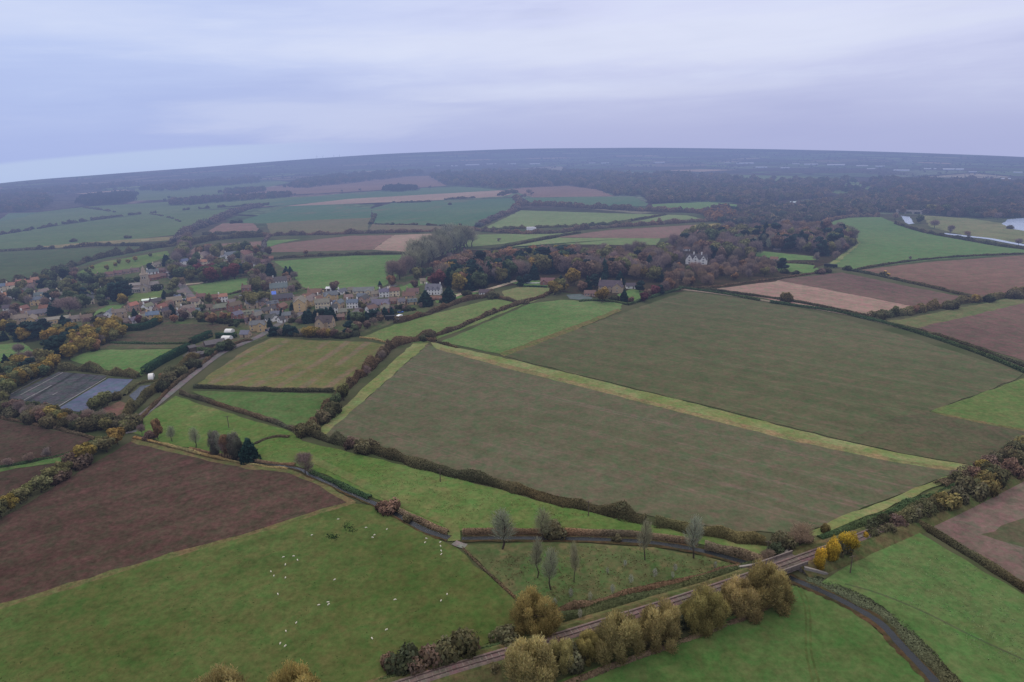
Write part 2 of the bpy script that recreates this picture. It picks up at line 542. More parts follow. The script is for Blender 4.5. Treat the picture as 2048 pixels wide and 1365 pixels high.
def land():
    m, nt, hz = new_mat('far_country')
    geo = N(nt, 'ShaderNodeNewGeometry')
    pos = geo.outputs['Position']
    v = N(nt, 'ShaderNodeTexVoronoi', feature='F1', ins={'Scale': 0.0042, 'Randomness': 0.9})
    nt.links.new(pos, v.inputs['Vector'])
    sx = N(nt, 'ShaderNodeSeparateColor')
    nt.links.new(v.outputs['Color'], sx.inputs[0])
    ramp = N(nt, 'ShaderNodeValToRGB')
    ramp.color_ramp.interpolation = 'CONSTANT'
    el = ramp.color_ramp.elements
    el[0].position, el[0].color = 0.0, L(70, 84, 62)
    el[1].position, el[1].color = 0.25, L(60, 62, 56)
    for p, c in ((0.45, L(76, 90, 66)), (0.6, L(66, 62, 58)), (0.74, L(84, 92, 76)), (0.86, L(98, 86, 78)), (0.95, L(120, 112, 98))):
        e = el.new(p)
        e.color = tuple(min(1, v * 1.25) for v in c[:3]) + (1,)
    nt.links.new(sx.outputs[0], ramp.inputs[0])
    ve = N(nt, 'ShaderNodeTexVoronoi', feature='DISTANCE_TO_EDGE', ins={'Scale': 0.0042, 'Randomness': 0.9})
    nt.links.new(pos, ve.inputs['Vector'])
    edge = maprange(nt, ve.outputs['Distance'], 0.02, 0.05, 1.0, 0.0)
    col = mix_n(nt, edge, ramp.outputs[0], L(50, 48, 46))
    wood = noise(nt, pos, 0.0036, 6.0, 0.62, 0.5)
    col = mix_n(nt, maprange(nt, wood, 0.5, 0.56), col, L(66, 58, 56))
    g = noise(nt, pos, 0.045, 6.0, 0.7)
    k = maprange(nt, g, 0.35, 0.65, 0.5, 1.7, False)
    vm = N(nt, 'ShaderNodeVectorMath', operation='SCALE')
    nt.links.new(col, vm.inputs[0])
    nt.links.new(k, vm.inputs['Scale'])
    # nearer than ~1.3 km the sheet is plain rough grass under the parcels laid on it
    ln = N(nt, 'ShaderNodeVectorMath', operation='LENGTH')
    nt.links.new(pos, ln.inputs[0])
    near = maprange(nt, ln.outputs['Value'], 1250, 950)
    gn = noise(nt, pos, 0.03, 5.0, 0.65)
    rough = mix_n(nt, maprange(nt, gn, 0.4, 0.6), L(72, 80, 54), L(88, 88, 66))
    col2 = mix_n(nt, near, vm.outputs[0], rough)
    d = N(nt, 'ShaderNodeBsdfDiffuse', ins={'Roughness': 1.0})
    nt.links.new(col2, d.inputs[0])
    nt.links.new(d.outputs[0], hz.inputs[0])
    rim = [G(x, y) for x, y in RIMD]
    a0 = math.atan2(rim[0].x, rim[0].y)
    a1 = math.atan2(rim[-1].x, rim[-1].y)
    back = []
    for i in range(1, 24):
        a = a1 + (2 * math.pi + a0 - a1) * i / 24
        back.append(Vector((1600 * math.sin(a), 1600 * math.cos(a), 0)))
    ring = rim + back
    n = len(ring)
    vs, fs = [], []
    fr = [0.0, 0.08, 0.16, 0.28, 0.45, 0.7, 1.0]
    vs.append(Vector((0, 60, 0)))
    for k in fr[1:]:
        for p in ring:
            vs.append(Vector((p.x * k, p.y * k + 60 * (1 - k), 0)))
    for p in ring:      # beyond the rim the country falls away
        vs.append(Vector((p.x * 1.03, p.y * 1.03, -90)))
    for i in range(n):
        fs.append((0, 1 + i, 1 + (i + 1) % n))
    for j in range(len(fr) - 1):
        b, c = 1 + j * n, 1 + (j + 1) * n
        for i in range(n):
            fs.append((b + i, c + i, c + (i + 1) % n, b + (i + 1) % n))
    me = pymesh('ground', vs, fs)
    if me.polygons[10].normal.z < 0:
        me.flip_normals()
    o = link('ground', me, m)
    tag(o, 'flat farming country stretching to the horizon', 'ground', None, 'structure')
land()

# ------------------------------------------------------------------ parcels
def grass(name, c1, c2, **kw):
    kw.setdefault('fine', 0.22)
    return field_mat(name, c1, c2, **kw)
ROWS_MAIN = bearing((900, 760), (1500, 905))
ROWS_MAIN2 = bearing((1100, 700), (1800, 850))
PASTURE = grass('sheep_pasture_grass', L(83, 97, 52), L(95, 106, 62), scale=0.02, blotch=(0.035, 0.55, 0.5, L(72, 90, 48)), mottle=(0.25, 0.35, L(70, 82, 46)))
MEADOW = grass('meadow_grass', L(90, 114, 58), L(106, 122, 72), scale=0.018, blotch=(0.02, 0.55, 0.55, L(128, 128, 84)), mottle=(0.12, 0.3, L(74, 104, 46)))
LUSH = grass('lush_meadow_grass', L(82, 108, 60), L(97, 116, 72), scale=0.014, blotch=(0.01, 0.54, 0.5, L(92, 104, 66)), mottle=(0.1, 0.3, L(80, 92, 52)))
LUSH2 = grass('cut_meadow_grass', L(77, 102, 56), L(88, 107, 64), scale=0.02, blotch=(0.016, 0.55, 0.5, L(70, 94, 54)), mottle=(0.12, 0.3, L(72, 86, 44)),
              rows=(bearing((1200, 1330), (1560, 1230)), 14, 0.25, L(86, 106, 58)))
BRIGHT = grass('bright_grass', L(94, 122, 70), L(106, 128, 80), scale=0.02, mottle=(0.05, 0.25, L(104, 122, 80)))
PALE = grass('pale_grass', L(112, 128, 84), L(122, 136, 94), scale=0.01)
STRIP = grass('field_margin_grass', L(118, 126, 78), L(134, 138, 96), scale=0.05, mottle=(0.2, 0.3, L(104, 116, 66)))
ROUGH = grass('rough_grass', L(86, 98, 62), L(104, 106, 74), scale=0.03, blotch=(0.05, 0.5, 0.6, L(84, 110, 62)), mottle=(0.18, 0.65, L(122, 110, 78)))
TANGRASS = grass('dry_grass', L(140, 128, 92), L(122, 116, 82), scale=0.06, fine=0.3)
EDGE = grass('ragged_edge', L(118, 106, 76), L(98, 102, 64), scale=0.09, fine=0.35, mottle=(0.2, 0.6, L(88, 100, 58)))
SOIL = field_mat('ploughed_soil', L(80, 65, 57), L(89, 74, 65), 0.012, 0.14, 0.3, rows=[(bearing((50, 1120), (500, 985)), 9, 0.4, L(98, 80, 71)), (bearing((50, 1120), (500, 985)), 2.5, 0.4, L(68, 56, 50))], mottle=(0.25, 0.25, L(74, 60, 52)))
SOIL2 = field_mat('dark_soil', L(76, 64, 56), L(84, 71, 61), 0.012, 0.14, 0.3, rows=(bearing((0, 850), (150, 885)), 9, 0.3, L(92, 78, 68)))
MAIN = field_mat('sprouting_crop', L(97, 98, 76), L(104, 102, 83), 0.008, 0.14, 0.16,
                 rows=[(ROWS_MAIN, 124, 0.4, L(120, 106, 94)), (ROWS_MAIN, 13, 0.2, L(114, 106, 90)), (ROWS_MAIN, 3.0, 0.4, L(122, 108, 98)), (ROWS_MAIN, 5.0, 0.4, L(88, 94, 68))], blotch=(0.006, 0.56, 0.6, L(84, 92, 62)), mottle=(0.3, 0.08, L(110, 98, 84)))
MAIN2 = field_mat('young_crop', L(89, 92, 68), L(96, 96, 73), 0.006, 0.14, 0.14,
                  rows=[(ROWS_MAIN2, 124, 0.45, L(116, 108, 84)), (ROWS_MAIN2, 13, 0.3, L(108, 104, 80)), (ROWS_MAIN2, 4, 0.4, L(112, 106, 86)), (ROWS_MAIN2, 5, 0.3, L(78, 92, 60))], blotch=(0.005, 0.57, 0.55, L(76, 96, 62)))
HEAD = field_mat('headland_crop', L(88, 86, 68), L(94, 92, 70), 0.01, 0.12, 0.2, blotch=(0.01, 0.55, 0.5, L(76, 94, 60)))
STUBBLE = field_mat('striped_stubble', L(104, 106, 66), L(118, 116, 78), 0.012, 0.14, 0.2, rows=(bearing((470, 765), (600, 690)), -13, 0.6, L(130, 108, 96)), mottle=(0.06, 0.25, L(98, 110, 62)))
TAN = field_mat('drilled_soil', L(146, 122, 112), L(156, 132, 120), 0.01, 0.14, 0.14, rows=(bearing((1430, 577), (1745, 630)), 8, 0.35, L(132, 108, 98)))
BROWN = field_mat('brown_soil', L(104, 86, 80), L(114, 94, 86), 0.01, 0.14, 0.16, rows=(bearing((1700, 545), (1960, 600)), 9, 0.35, L(94, 78, 72)))
BROWN2 = field_mat('red_brown_soil', L(112, 90, 80), L(124, 100, 88), 0.008, 0.14, 0.16, rows=(bearing((1750, 560), (2048, 540)), 10, 0.35, L(100, 82, 74)))
BROWN3 = field_mat('grey_brown_soil', L(112, 96, 90), L(124, 106, 98), 0.01, 0.14, 0.2, rows=(bearing((1900, 1110), (2048, 1030)), 9, 0.45, L(98, 84, 80)))
FARBROWN = field_mat('far_brown_soil', L(124, 102, 92), L(134, 110, 100), 0.006, 0.14, 0.14, rows=(0.3, 14, 0.3, L(112, 92, 84)))
FARTAN = field_mat('far_pale_soil', L(152, 130, 116), L(162, 140, 124), 0.006, 0.14, 0.12)
TEAL = field_mat('winter_wheat', L(78, 108, 80), L(90, 114, 84), 0.004, 0.12, 0.12, rows=(1.2, 22, 0.25, L(104, 112, 90)), blotch=(0.005, 0.56, 0.45, L(120, 108, 88)))
GREENF = field_mat('far_green_crop', L(88, 108, 70), L(98, 116, 78), 0.004, 0.12, 0.12, rows=(0.2, 25, 0.25, L(110, 118, 86)))
DKGREEN = field_mat('dark_green_crop', L(76, 90, 62), L(86, 98, 68), 0.006, 0.12, 0.14)
WHEAT = field_mat('bright_wheat', L(90, 116, 72), L(100, 121, 78), 0.004, 0.12, 0.12, rows=(bearing((1750, 440), (1700, 530)), 16, 0.2, L(92, 126, 82)), blotch=(0.005, 0.6, 0.3, L(98, 110, 78)))
MARSH = grass('marsh_grass', L(126, 124, 90), L(112, 118, 82), scale=0.015, blotch=(0.03, 0.54, 0.6, L(96, 98, 66)))
ASPHALT = field_mat('asphalt', L(108, 104, 106), L(122, 116, 116), 0.05, 0.2, 0.2)
TRACKM = field_mat('farm_track', L(142, 126, 112), L(128, 116, 102), 0.08, 0.2, 0.25)
DRIVEM = field_mat('pale_drive', L(186, 172, 150), L(170, 156, 136), 0.08, 0.2, 0.15)
VINES = field_mat('nursery_rows', L(82, 78, 64), L(92, 84, 68), 0.03, 0.2, 0.3, rows=(bearing((230, 680), (440, 672)), 3.2, 0.6, L(60, 66, 48)))
BEDS = field_mat('container_beds', L(76, 78, 84), L(88, 90, 92), 0.05, 0.2, 0.35, rows=(bearing((80, 800), (165, 748)), 3.0, 0.7, L(40, 44, 40)))
BLUEBED = field_mat('wet_bed', L(92, 100, 124), L(104, 112, 134), 0.06, 0.16, 0.15, rows=(bearing((160, 815), (240, 765)), 6, 0.5, L(110, 114, 124)))
YARD = field_mat('yard', L(108, 100, 94), L(92, 88, 82), 0.08, 0.2, 0.3)
VILLAGE = field_mat('village_gardens', L(84, 92, 62), L(96, 92, 74), 0.05, 0.12, 0.3, blotch=(0.06, 0.54, 0.6, L(72, 100, 54)))
LITTER = field_mat('woodland_floor', L(70, 60, 48), L(62, 60, 44), 0.05, 0.2, 0.3)
RUSTGRASS = grass('rusty_bank', L(118, 92, 68), L(98, 86, 60), scale=0.1, fine=0.35)

F = sheet
# far country, back to front
F('field', [(560, 372), (700, 356), (860, 352), (893, 372), (700, 384), (520, 392), (430, 388)], FARBROWN, 'far brown field in front of the dark ridge wood')
F('field', [(270, 378), (345, 377), (440, 371), (560, 362), (580, 366), (480, 384), (380, 398), (270, 402)], GREENF, 'far dull green field beside the long dark wood')
F('field', [(280, 373), (390, 366), (430, 368), (330, 377)], FARTAN, 'far pale strip field left of the ridge woods')
F('field', [(-120, 470), (0, 441), (75, 425), (170, 414), (335, 404), (480, 398), (630, 393), (560, 408), (495, 414), (297, 428), (190, 440), (65, 460), (-120, 486)], GREENF, 'broad green field behind the long thorn hedge line')
F('field', [(-100, 448), (0, 440), (17, 427), (75, 425), (50, 434), (0, 443), (-100, 462)], TEAL, 'blue green field corner by the dark left wood')
F('field', [(-120, 488), (0, 470), (65, 460), (190, 441), (297, 428), (400, 421), (488, 417), (430, 440), (362, 469), (200, 486), (0, 499), (-120, 509)], GREENF, 'wide green field beside the diagonal tree belt')
F('field', [(80, 493), (190, 484), (350, 473), (358, 480), (220, 488), (100, 497)], TANGRASS, 'narrow straw coloured strip along the tree line')
F('field', [(-120, 516), (0, 505), (150, 497), (284, 494), (332, 498), (195, 522), (116, 550), (40, 566), (0, 571), (-120, 588)], DKGREEN, 'dark green field behind the left village houses')
F('field', [(150, 547), (205, 524), (335, 502), (338, 510), (321, 524), (270, 541), (205, 550), (160, 553)], MEADOW, 'light green paddock above the church')
F('field', [(403, 470), (444, 447), (506, 447), (526, 466)], FARBROWN, 'small brown field at the end of the diagonal tree belt')
F('field', [(369, 512), (393, 492), (440, 488), (523, 483), (523, 506), (440, 512)], FARBROWN, 'brown field directly behind the village')
F('field', [(468, 446), (581, 412), (660, 410), (744, 417), (741, 440), (680, 445), (540, 447)], TEAL, 'blue green field left of the small triangular hedge')
F('field', [(533, 447), (640, 440), (741, 436), (735, 460), (700, 466), (540, 468)], grass('olive_field', L(106, 104, 76), L(116, 110, 84), scale=0.01), 'olive field in front of the blue green wheat')
F('field', [(500, 412), (560, 403), (632, 393), (700, 386), (850, 376), (919, 374), (960, 376), (1001, 381), (700, 399), (567, 412)], TEAL, 'long green strip field beneath the conifer block')
F('field', [(567, 413), (700, 398), (1001, 381), (1031, 386), (1007, 393), (891, 400), (700, 408)], FARTAN, 'long pale pinkish strip of bare soil')
F('field', [(744, 417), (785, 406), (891, 401), (1028, 396), (1035, 417), (953, 453), (871, 451), (748, 447)], TEAL, 'large blue green wheat field in mid distance')
F('field', [(745, 448), (871, 452), (935, 461), (860, 464), (735, 464)], grass('khaki_field', L(118, 106, 86), L(110, 104, 80), scale=0.01), 'khaki strip along the road hedge')
F('field', [(1014, 379), (1060, 374), (1137, 372), (1195, 379), (1228, 393), (1066, 395)], FARBROWN, 'brown field against the edge of the far woods')
F('field', [(1049, 396), (1267, 394), (1297, 408), (1290, 413), (1154, 411), (1059, 408)], TEAL, 'narrow blue green field under the brown one')
F('field', [(967, 457), (1042, 421), (1130, 424), (1332, 430), (1233, 448), (1059, 455)], PALE, 'pale green field with faint wheel marks')
F('field', [(1260, 446), (1336, 430), (1375, 431), (1402, 438)], PALE, 'small pale green field right of the cross hedge')
F('field', [(1302, 409), (1420, 404), (1560, 418), (1440, 419), (1310, 418)], BRIGHT, 'thin strip of parkland grass before the woods')
F('field', [(540, 505), (523, 499), (560, 488), (700, 472), (789, 470), (744, 500), (640, 503)], FARBROWN, 'grey brown field above the bright paddock')
F('field', [(744, 500), (789, 470), (890, 467), (850, 500), (813, 504)], FARTAN, 'pale bare field left of the grey poplars')
F('field', [(529, 482), (605, 478), (560, 487), (524, 500)], BRIGHT, 'little green wedge beside the brown field')
F('field', [(880, 512), (900, 497), (1000, 489), (1100, 471), (1162, 463), (1020, 468), (945, 470), (930, 490)], PALE, 'light green slope behind the poplars')
F('field', [(940, 500), (985, 500), (1158, 468), (1120, 476), (1322, 477), (1312, 490), (1230, 491), (1120, 489), (1020, 498)], PALE, 'light green field along the back of the estate wood')
F('field', [(1112, 475), (1213, 461), (1390, 450), (1366, 472), (1322, 477)], FARBROWN, 'long red brown field behind the estate wood')
F('field', [(1366, 472), (1389, 450), (1440, 447), (1420, 466)], grass('yellow_stubble', L(150, 136, 82), L(140, 128, 80), scale=0.03), 'small yellow stubble patch beside the wood')
F('field', [(547, 523), (700, 512), (811, 510), (790, 560), (752, 580), (700, 580), (610, 579), (580, 546)], BRIGHT, 'bright green paddock in the middle of the village')
F('field', [(1621, 447), (1690, 434), (1758, 433), (1785, 444), (1861, 466), (2048, 499), (2200, 523), (2200, 500), (2048, 508), (1861, 520), (1710, 539), (1656, 531), (1717, 487), (1710, 472)], WHEAT, 'large bright green wheat field on the right')
F('field', [(1844, 431), (1946, 438), (2004, 447), (2048, 461), (2200, 500), (2200, 520), (2048, 487), (1929, 471), (1861, 455)], MARSH, 'straw coloured marsh between river and lake')
LAKE = water_mat('lake_water', L(150, 164, 190))
F('lake', [(2004, 448), (2016, 439), (2048, 436), (2200, 440), (2200, 490), (2048, 462), (2018, 457)], LAKE, 'grey lake at the right edge')
F('river', [(1803, 432), (1820, 434), (1828, 447), (1818, 449), (1808, 443)], LAKE, 'bend of the river below the arched bridge')
F('field', [(1417, 578), (1550, 560), (1700, 588), (1854, 618), (1744, 633), (1560, 603)], TAN, 'pale drilled strip of the right hand fields')
F('field', [(1550, 560), (1683, 545), (1820, 574), (1965, 602), (1854, 618), (1700, 588)], BROWN, 'dark brown field behind the pale drilled strip')
F('field', [(1717, 541), (1850, 525), (2048, 511), (2200, 500), (2200, 575), (2048, 586), (1976, 596), (1850, 570)], BROWN2, 'red brown field with a yellow tractor')
F('field', [(1745, 642), (1800, 640), (1940, 612), (2048, 592), (2200, 565), (2200, 580), (2048, 608), (1835, 658)], grass('dull_margin', L(100, 106, 72), L(110, 110, 78), scale=0.04), 'grass margin of the far right brown field')
F('field', [(1830, 657), (2048, 607), (2200, 579), (2200, 770), (2048, 722), (1950, 690)], BROWN, 'brown field beyond the lane at right')
F('field', [(1488, 500), (1628, 512), (1640, 522), (1573, 523), (1500, 512)], BRIGHT, 'garden lawn at the foot of the poplar wood')
F('field', [(1573, 523), (1628, 530), (1640, 540), (1621, 548), (1560, 545), (1545, 532)], BRIGHT, 'lawn with a round dark bush')
F('field', [(1656, 530), (1717, 487), (1710, 472), (1722, 486), (1668, 533)], STRIP, 'pale track edge round the wheat field')
# village ground
F('gardens', [(-200, 600), (0, 572), (60, 566), (150, 553), (250, 545), (330, 515), (400, 508), (540, 505), (548, 523), (580, 546), (612, 580), (752, 581), (790, 562), (830, 545), (900, 560), (960, 575), (930, 600), (800, 640), (720, 672), (640, 680), (545, 672), (490, 690), (430, 710), (240, 660), (0, 690), (-200, 700)], VILLAGE, 'gardens and verges between the village houses')
F('field', [(380, 572), (440, 562), (495, 556), (494, 575), (470, 590), (400, 595)], BRIGHT, 'church side paddock below the line of beeches')
F('field', [(505, 562), (525, 562), (520, 580), (503, 582)], BRIGHT, 'tiny garden lawn among village trees')
F('field', [(170, 632), (215, 612), (250, 609), (235, 622), (190, 636)], BRIGHT, 'small green paddock among the left village houses')
F('churchyard', [(250, 590), (330, 572), (322, 597), (262, 604), (245, 600)], MEADOW, 'grass churchyard around the stone church')
# estate ground
F('woodland_floor', [(815, 545), (880, 512), (940, 501), (1020, 498), (1130, 489), (1310, 491), (1340, 480), (1420, 462), (1560, 455), (1625, 450), (1712, 472), (1712, 487), (1655, 528), (1550, 563), (1430, 578), (1340, 585), (1250, 606), (1130, 585), (1040, 570), (930, 582), (880, 575)], LITTER, 'leaf strewn floor of the estate wood')
F('field', [(1500, 500), (1628, 513), (1638, 520), (1575, 521), (1505, 512)], BRIGHT, 'lawn stripe beside the estate wood')
F('field', [(1573, 524), (1630, 531), (1625, 545), (1560, 544), (1550, 534)], BRIGHT, 'lawn holding the round evergreen')
F('field', [(1020, 566), (1060, 558), (1110, 566), (1105, 573), (1050, 573)], BRIGHT, 'bungalow garden lawn')
F('field', [(1235, 590), (1262, 578), (1290, 584), (1285, 598), (1262, 606)], BRIGHT, 'manor lawn inside the hedge')
F('field', [(870, 600), (905, 590), (960, 578), (955, 586), (905, 604), (875, 607)], BRIGHT, 'lawn between the two round evergreens')
F('field', [(800, 575), (850, 556), (880, 545), (890, 555), (830, 575), (805, 583)], BRIGHT, 'green slope behind the white villa')
F('field', [(1003, 583), (1045, 572), (1113, 574), (1108, 588), (1062, 606), (1010, 596)], grass('thin_paddock', L(112, 120, 78), L(124, 126, 88), scale=0.02), 'small dry paddock by the bungalow')
F('tennis_court', [(1132, 590), (1160, 588), (1186, 596), (1178, 602), (1140, 598)], field_mat('court', L(96, 108, 108), L(102, 112, 112), 0.05), 'grey green tennis court beside the manor')
F('field', [(722, 676), (800, 645), (900, 620), (985, 598), (1052, 607), (950, 650), (855, 686), (800, 685)], grass('upper_meadow', L(98, 118, 68), L(110, 124, 78), scale=0.015, blotch=(0.02, 0.56, 0.4, L(124, 122, 86))), 'meadow between the village and the cross hedge')
F('field', [(882, 684), (1060, 608), (1120, 600), (1245, 606), (1240, 620), (1120, 668), (1000, 708)], grass('mid_meadow', L(90, 116, 68), L(106, 124, 80), scale=0.012, blotch=(0.014, 0.55, 0.45, L(114, 124, 84)), mottle=(0.08, 0.25, L(80, 108, 60))), 'meadow below the tennis court')
# nursery
F('field', [(138, 719), (187, 700), (357, 699), (284, 752), (235, 744), (182, 735)], BRIGHT, 'green paddock in the plant nursery')
F('field', [(190, 694), (260, 680), (365, 690), (360, 697), (190, 699)], grass('dull_strip', L(100, 94, 76), L(88, 92, 66), scale=0.05), 'dry strip above the nursery paddock')
F('nursery_rows', [(217, 684), (316, 649), (475, 647), (419, 674), (381, 687), (300, 688)], VINES, 'dark rows of nursery stock behind the village hedge')
F('nursery_beds', [(8, 797), (117, 744), (214, 752), (111, 820), (41, 812)], BEDS, 'dark container beds with white row covers')
F('wet_bed', [(115, 818), (217, 757), (266, 759), (243, 780), (172, 826)], BLUEBED, 'blue grey wet bed beside the dark container beds')
F('pond', [(258, 791), (279, 772), (311, 769), (292, 802), (272, 800)], WATER, 'nursery pond')
F('nursery_beds', [(323, 750), (363, 725), (395, 724), (338, 760)], BLUEBED, 'small striped beds behind the tall conifer hedge')
F('yard', [(365, 712), (395, 690), (440, 678), (470, 690), (430, 712), (395, 722)], YARD, 'nursery yard with sheds and machinery')
F('field', [(205, 815), (240, 802), (268, 810), (230, 835), (208, 830)], grass('reddish_plot', L(122, 92, 84), L(112, 96, 78), scale=0.06), 'reddish rough plot beside the lane')
F('field', [(-200, 705), (0, 690), (45, 685), (70, 705), (30, 720), (0, 728), (-200, 760)], BRIGHT, 'green garden at the left edge')
F('yard', [(20, 730), (70, 700), (115, 690), (130, 700), (90, 722), (40, 745)], YARD, 'brown allotment plot among the left trees')
# middle
F('field', [(545, 676), (640, 681), (740, 684), (787, 692), (765, 712), (715, 756), (672, 782), (388, 774), (440, 735), (500, 695)], STUBBLE, 'striped olive stubble field beside the lane')
F('field', [(378, 782), (667, 788), (650, 822), (613, 852), (588, 862), (480, 820)], LUSH, 'triangular green meadow between two hedges')
F('field', [(352, 792), (480, 834), (585, 864), (602, 882), (700, 905), (880, 947), (1080, 1002), (1280, 1047), (1480, 1077), (1565, 1100), (1500, 1112), (1420, 1090), (1280, 1068), (1180, 1065), (920, 1062), (900, 1064), (770, 1005), (640, 947), (590, 932), (500, 917), (340, 890), (265, 866), (278, 840)], MEADOW, 'long green meadow above the stream')
F('field', [(825, 688), (858, 686), (655, 868), (622, 872)], STRIP, 'pale grass margin at the left of the big field')
F('field', [(855, 689), (880, 697), (1000, 730), (1200, 780), (1400, 832), (1600, 882), (1800, 922), (1912, 939), (1905, 947), (1640, 1052), (1600, 1066), (1480, 1064), (1300, 1034), (1080, 989), (880, 939), (740, 899), (648, 872)], MAIN, 'great brown field with thin sprouting crop')
0 and F('headland', [(1912, 939), (1905, 949), (1640, 1054), (1560, 1064), (1590, 1046), (1760, 985), (1850, 945)], HEAD, 'dark headland of the great field')
0 and F('headland', [(855, 689), (872, 695), (800, 780), (705, 884), (648, 871)], HEAD, 'greener headland beside the pale margin')
F('field', [(862, 684), (1000, 714), (1200, 762), (1400, 810), (1600, 862), (1800, 908), (1945, 931), (1935, 946), (1800, 926), (1600, 885), (1400, 835), (1200, 783), (1000, 733), (872, 698)], STRIP, 'long grass strip between the two great fields')
F('path', [(880, 694), (1000, 725), (1200, 776), (1400, 827), (1600, 877), (1800, 919), (1938, 941), (1935, 946), (1800, 926), (1600, 885), (1400, 835), (1200, 783), (1000, 733), (878, 699)], TANGRASS, 'straw coloured edge of the long grass strip')
F('field', [(1000, 711), (1370, 583), (1500, 600), (1640, 626), (1810, 672), (2048, 748), (2030, 760), (1860, 823), (2048, 861), (2140, 878), (2048, 890), (1945, 930), (1800, 906), (1600, 860), (1400, 808), (1200, 760)], MAIN2, 'second great field with green young crop')
F('headland', [(1860, 824), (2048, 862), (2140, 879), (2048, 891), (1945, 931), (1800, 905), (1700, 880), (1790, 835)], HEAD, 'dark corner of the second great field')
F('path', [(996, 708), (1110, 666), (1236, 618), (1244, 622), (1130, 668), (1008, 713)], EDGE, 'straw edge between meadow and young crop')
F('field', [(2062, 750), (1862, 823), (1960, 843), (2062, 862), (2200, 890), (2200, 700)], grass('dull_corner_grass', L(104, 114, 72), L(96, 112, 66), scale=0.02), 'triangular grass corner at the right edge')
F('path', [(1862, 824), (1960, 842), (2062, 860), (2062, 864), (1955, 847)], EDGE, 'straw lower edge of the triangular corner')
# left foreground
F('field', [(-260, 795), (0, 838), (100, 860), (185, 876), (150, 906), (80, 923), (0, 932), (-260, 985)], SOIL2, 'dark soil field left of the farm track')
F('field', [(-260, 995), (0, 944), (110, 926), (140, 936), (60, 985), (0, 1020), (-260, 1160)], SOIL2, 'dark soil wedge under the telegraph pole')
F('field', [(-260, 986), (0, 933), (100, 918), (145, 908), (150, 920), (0, 943), (-260, 994)], LUSH, 'green strip between two dark soil fields')
F('field', [(265, 881), (340, 899), (420, 920), (500, 934), (580, 943), (640, 968), (705, 1006), (480, 1074), (300, 1125), (0, 1217), (-260, 1300), (-260, 1200), (0, 1040)], SOIL, 'bare ploughed field of dark reddish soil')
F('path', [(266, 877), (340, 895), (420, 915), (500, 930), (580, 939), (645, 966), (712, 1003), (700, 1010), (640, 972), (575, 947), (500, 938), (420, 923), (335, 902), (262, 884)], EDGE, 'straw edge between ploughed soil and stream')
F('path', [(712, 1000), (480, 1069), (300, 1119), (0, 1209), (-260, 1290), (-260, 1306), (0, 1222), (300, 1130), (480, 1079), (712, 1010)], EDGE, 'straw edge between ploughed soil and sheep pasture')
F('field', [(-260, 1300), (0, 1219), (300, 1127), (480, 1077), (705, 1008), (760, 1012), (800, 1040), (880, 1080), (915, 1097), (1030, 1202), (1040, 1235), (985, 1285), (800, 1350), (640, 1420), (400, 1560), (-260, 1700)], PASTURE, 'sheep pasture in the lower left')
F('field', [(920, 1092), (1000, 1086), (1180, 1086), (1310, 1096), (1410, 1112), (1510, 1140), (1430, 1166), (1300, 1197), (1130, 1238), (1036, 1200)], ROUGH, 'rough young plantation beside the stream')
F('field', [(1036, 1236), (1130, 1238), (1300, 1197), (1430, 1166), (1510, 1140), (1565, 1108), (1640, 1070), (1800, 1010), (1925, 955), (2048, 890), (2200, 830), (2200, 870), (2048, 925), (1830, 1042), (1700, 1090), (1500, 1158), (1200, 1258), (980, 1318), (760, 1395), (640, 1450), (800, 1350), (985, 1285)], ROUGH, 'rough verge along the railway')
F('field', [(1640, 1052), (1905, 948), (1915, 955), (1650, 1068), (1600, 1075)], STRIP, 'grass margin between great field and railway scrub')
F('field', [(1660, 1150), (1830, 1062), (2048, 1190), (2300, 1340), (2300, 1600), (2000, 1600), (1990, 1460), (1930, 1370), (1850, 1290), (1770, 1215), (1640, 1165)], LUSH, 'green meadow right of the stream')
F('field', [(1568, 1166), (1640, 1187), (1720, 1232), (1800, 1302), (1860, 1367), (1960, 1500), (1960, 1700), (700, 1700), (1090, 1372), (1250, 1318), (1400, 1262), (1500, 1215)], LUSH2, 'cut green meadow along the bottom edge')
F('field', [(1845, 1046), (2048, 952), (2300, 840), (2300, 1330), (2048, 1180), (1960, 1115)], BROWN3, 'grey brown tilled field in the lower right')
F('field', [(1965, 1070), (2048, 1035), (2200, 985), (2200, 1120), (2048, 1095)], HEAD, 'green sown patch inside the grey brown field')

# roads and water courses
WHEELM = grass('wheel_line', L(92, 104, 62), L(74, 90, 50), scale=0.2)
ribbon('lane', [(262, 866), (268, 848), (290, 826), (335, 790), (390, 745), (440, 708), (480, 690), (520, 672), (545, 655), (575, 640), (600, 628), (612, 612)], (4.2, 5.5), ASPHALT, 'grey lane running from the stream up into the village')
ribbon('village_street', [(700, 634), (735, 606), (752, 592), (762, 582), (790, 570)], 7.0, ASPHALT, 'short street beside the long slate barn')
ribbon('village_street', [(385, 598), (372, 582), (360, 566), (345, 556), (335, 548), (345, 536), (356, 528)], 7.0, ASPHALT, 'street climbing past the church')
ribbon('drive', [(905, 594), (931, 586), (967, 581), (1000, 572), (1028, 563), (1060, 555)], 5.0, DRIVEM, 'pale gravel drive along the foot of the estate wood')
ribbon('drive', [(372, 569), (395, 567), (415, 564)], 5.0, DRIVEM, 'pale drive beside the church paddock')
ribbon('lane', [(1362, 579), (1440, 588), (1540, 603), (1690, 628), (1770, 647), (1861, 672), (1960, 706), (2060, 742), (2200, 800)], 4.0, TRACKM, 'narrow lane between two long hedges')
ribbon('road', [(1452, 446), (1463, 438), (1470, 430)], 12.0, ASPHALT, 'bit of main road showing among autumn trees')
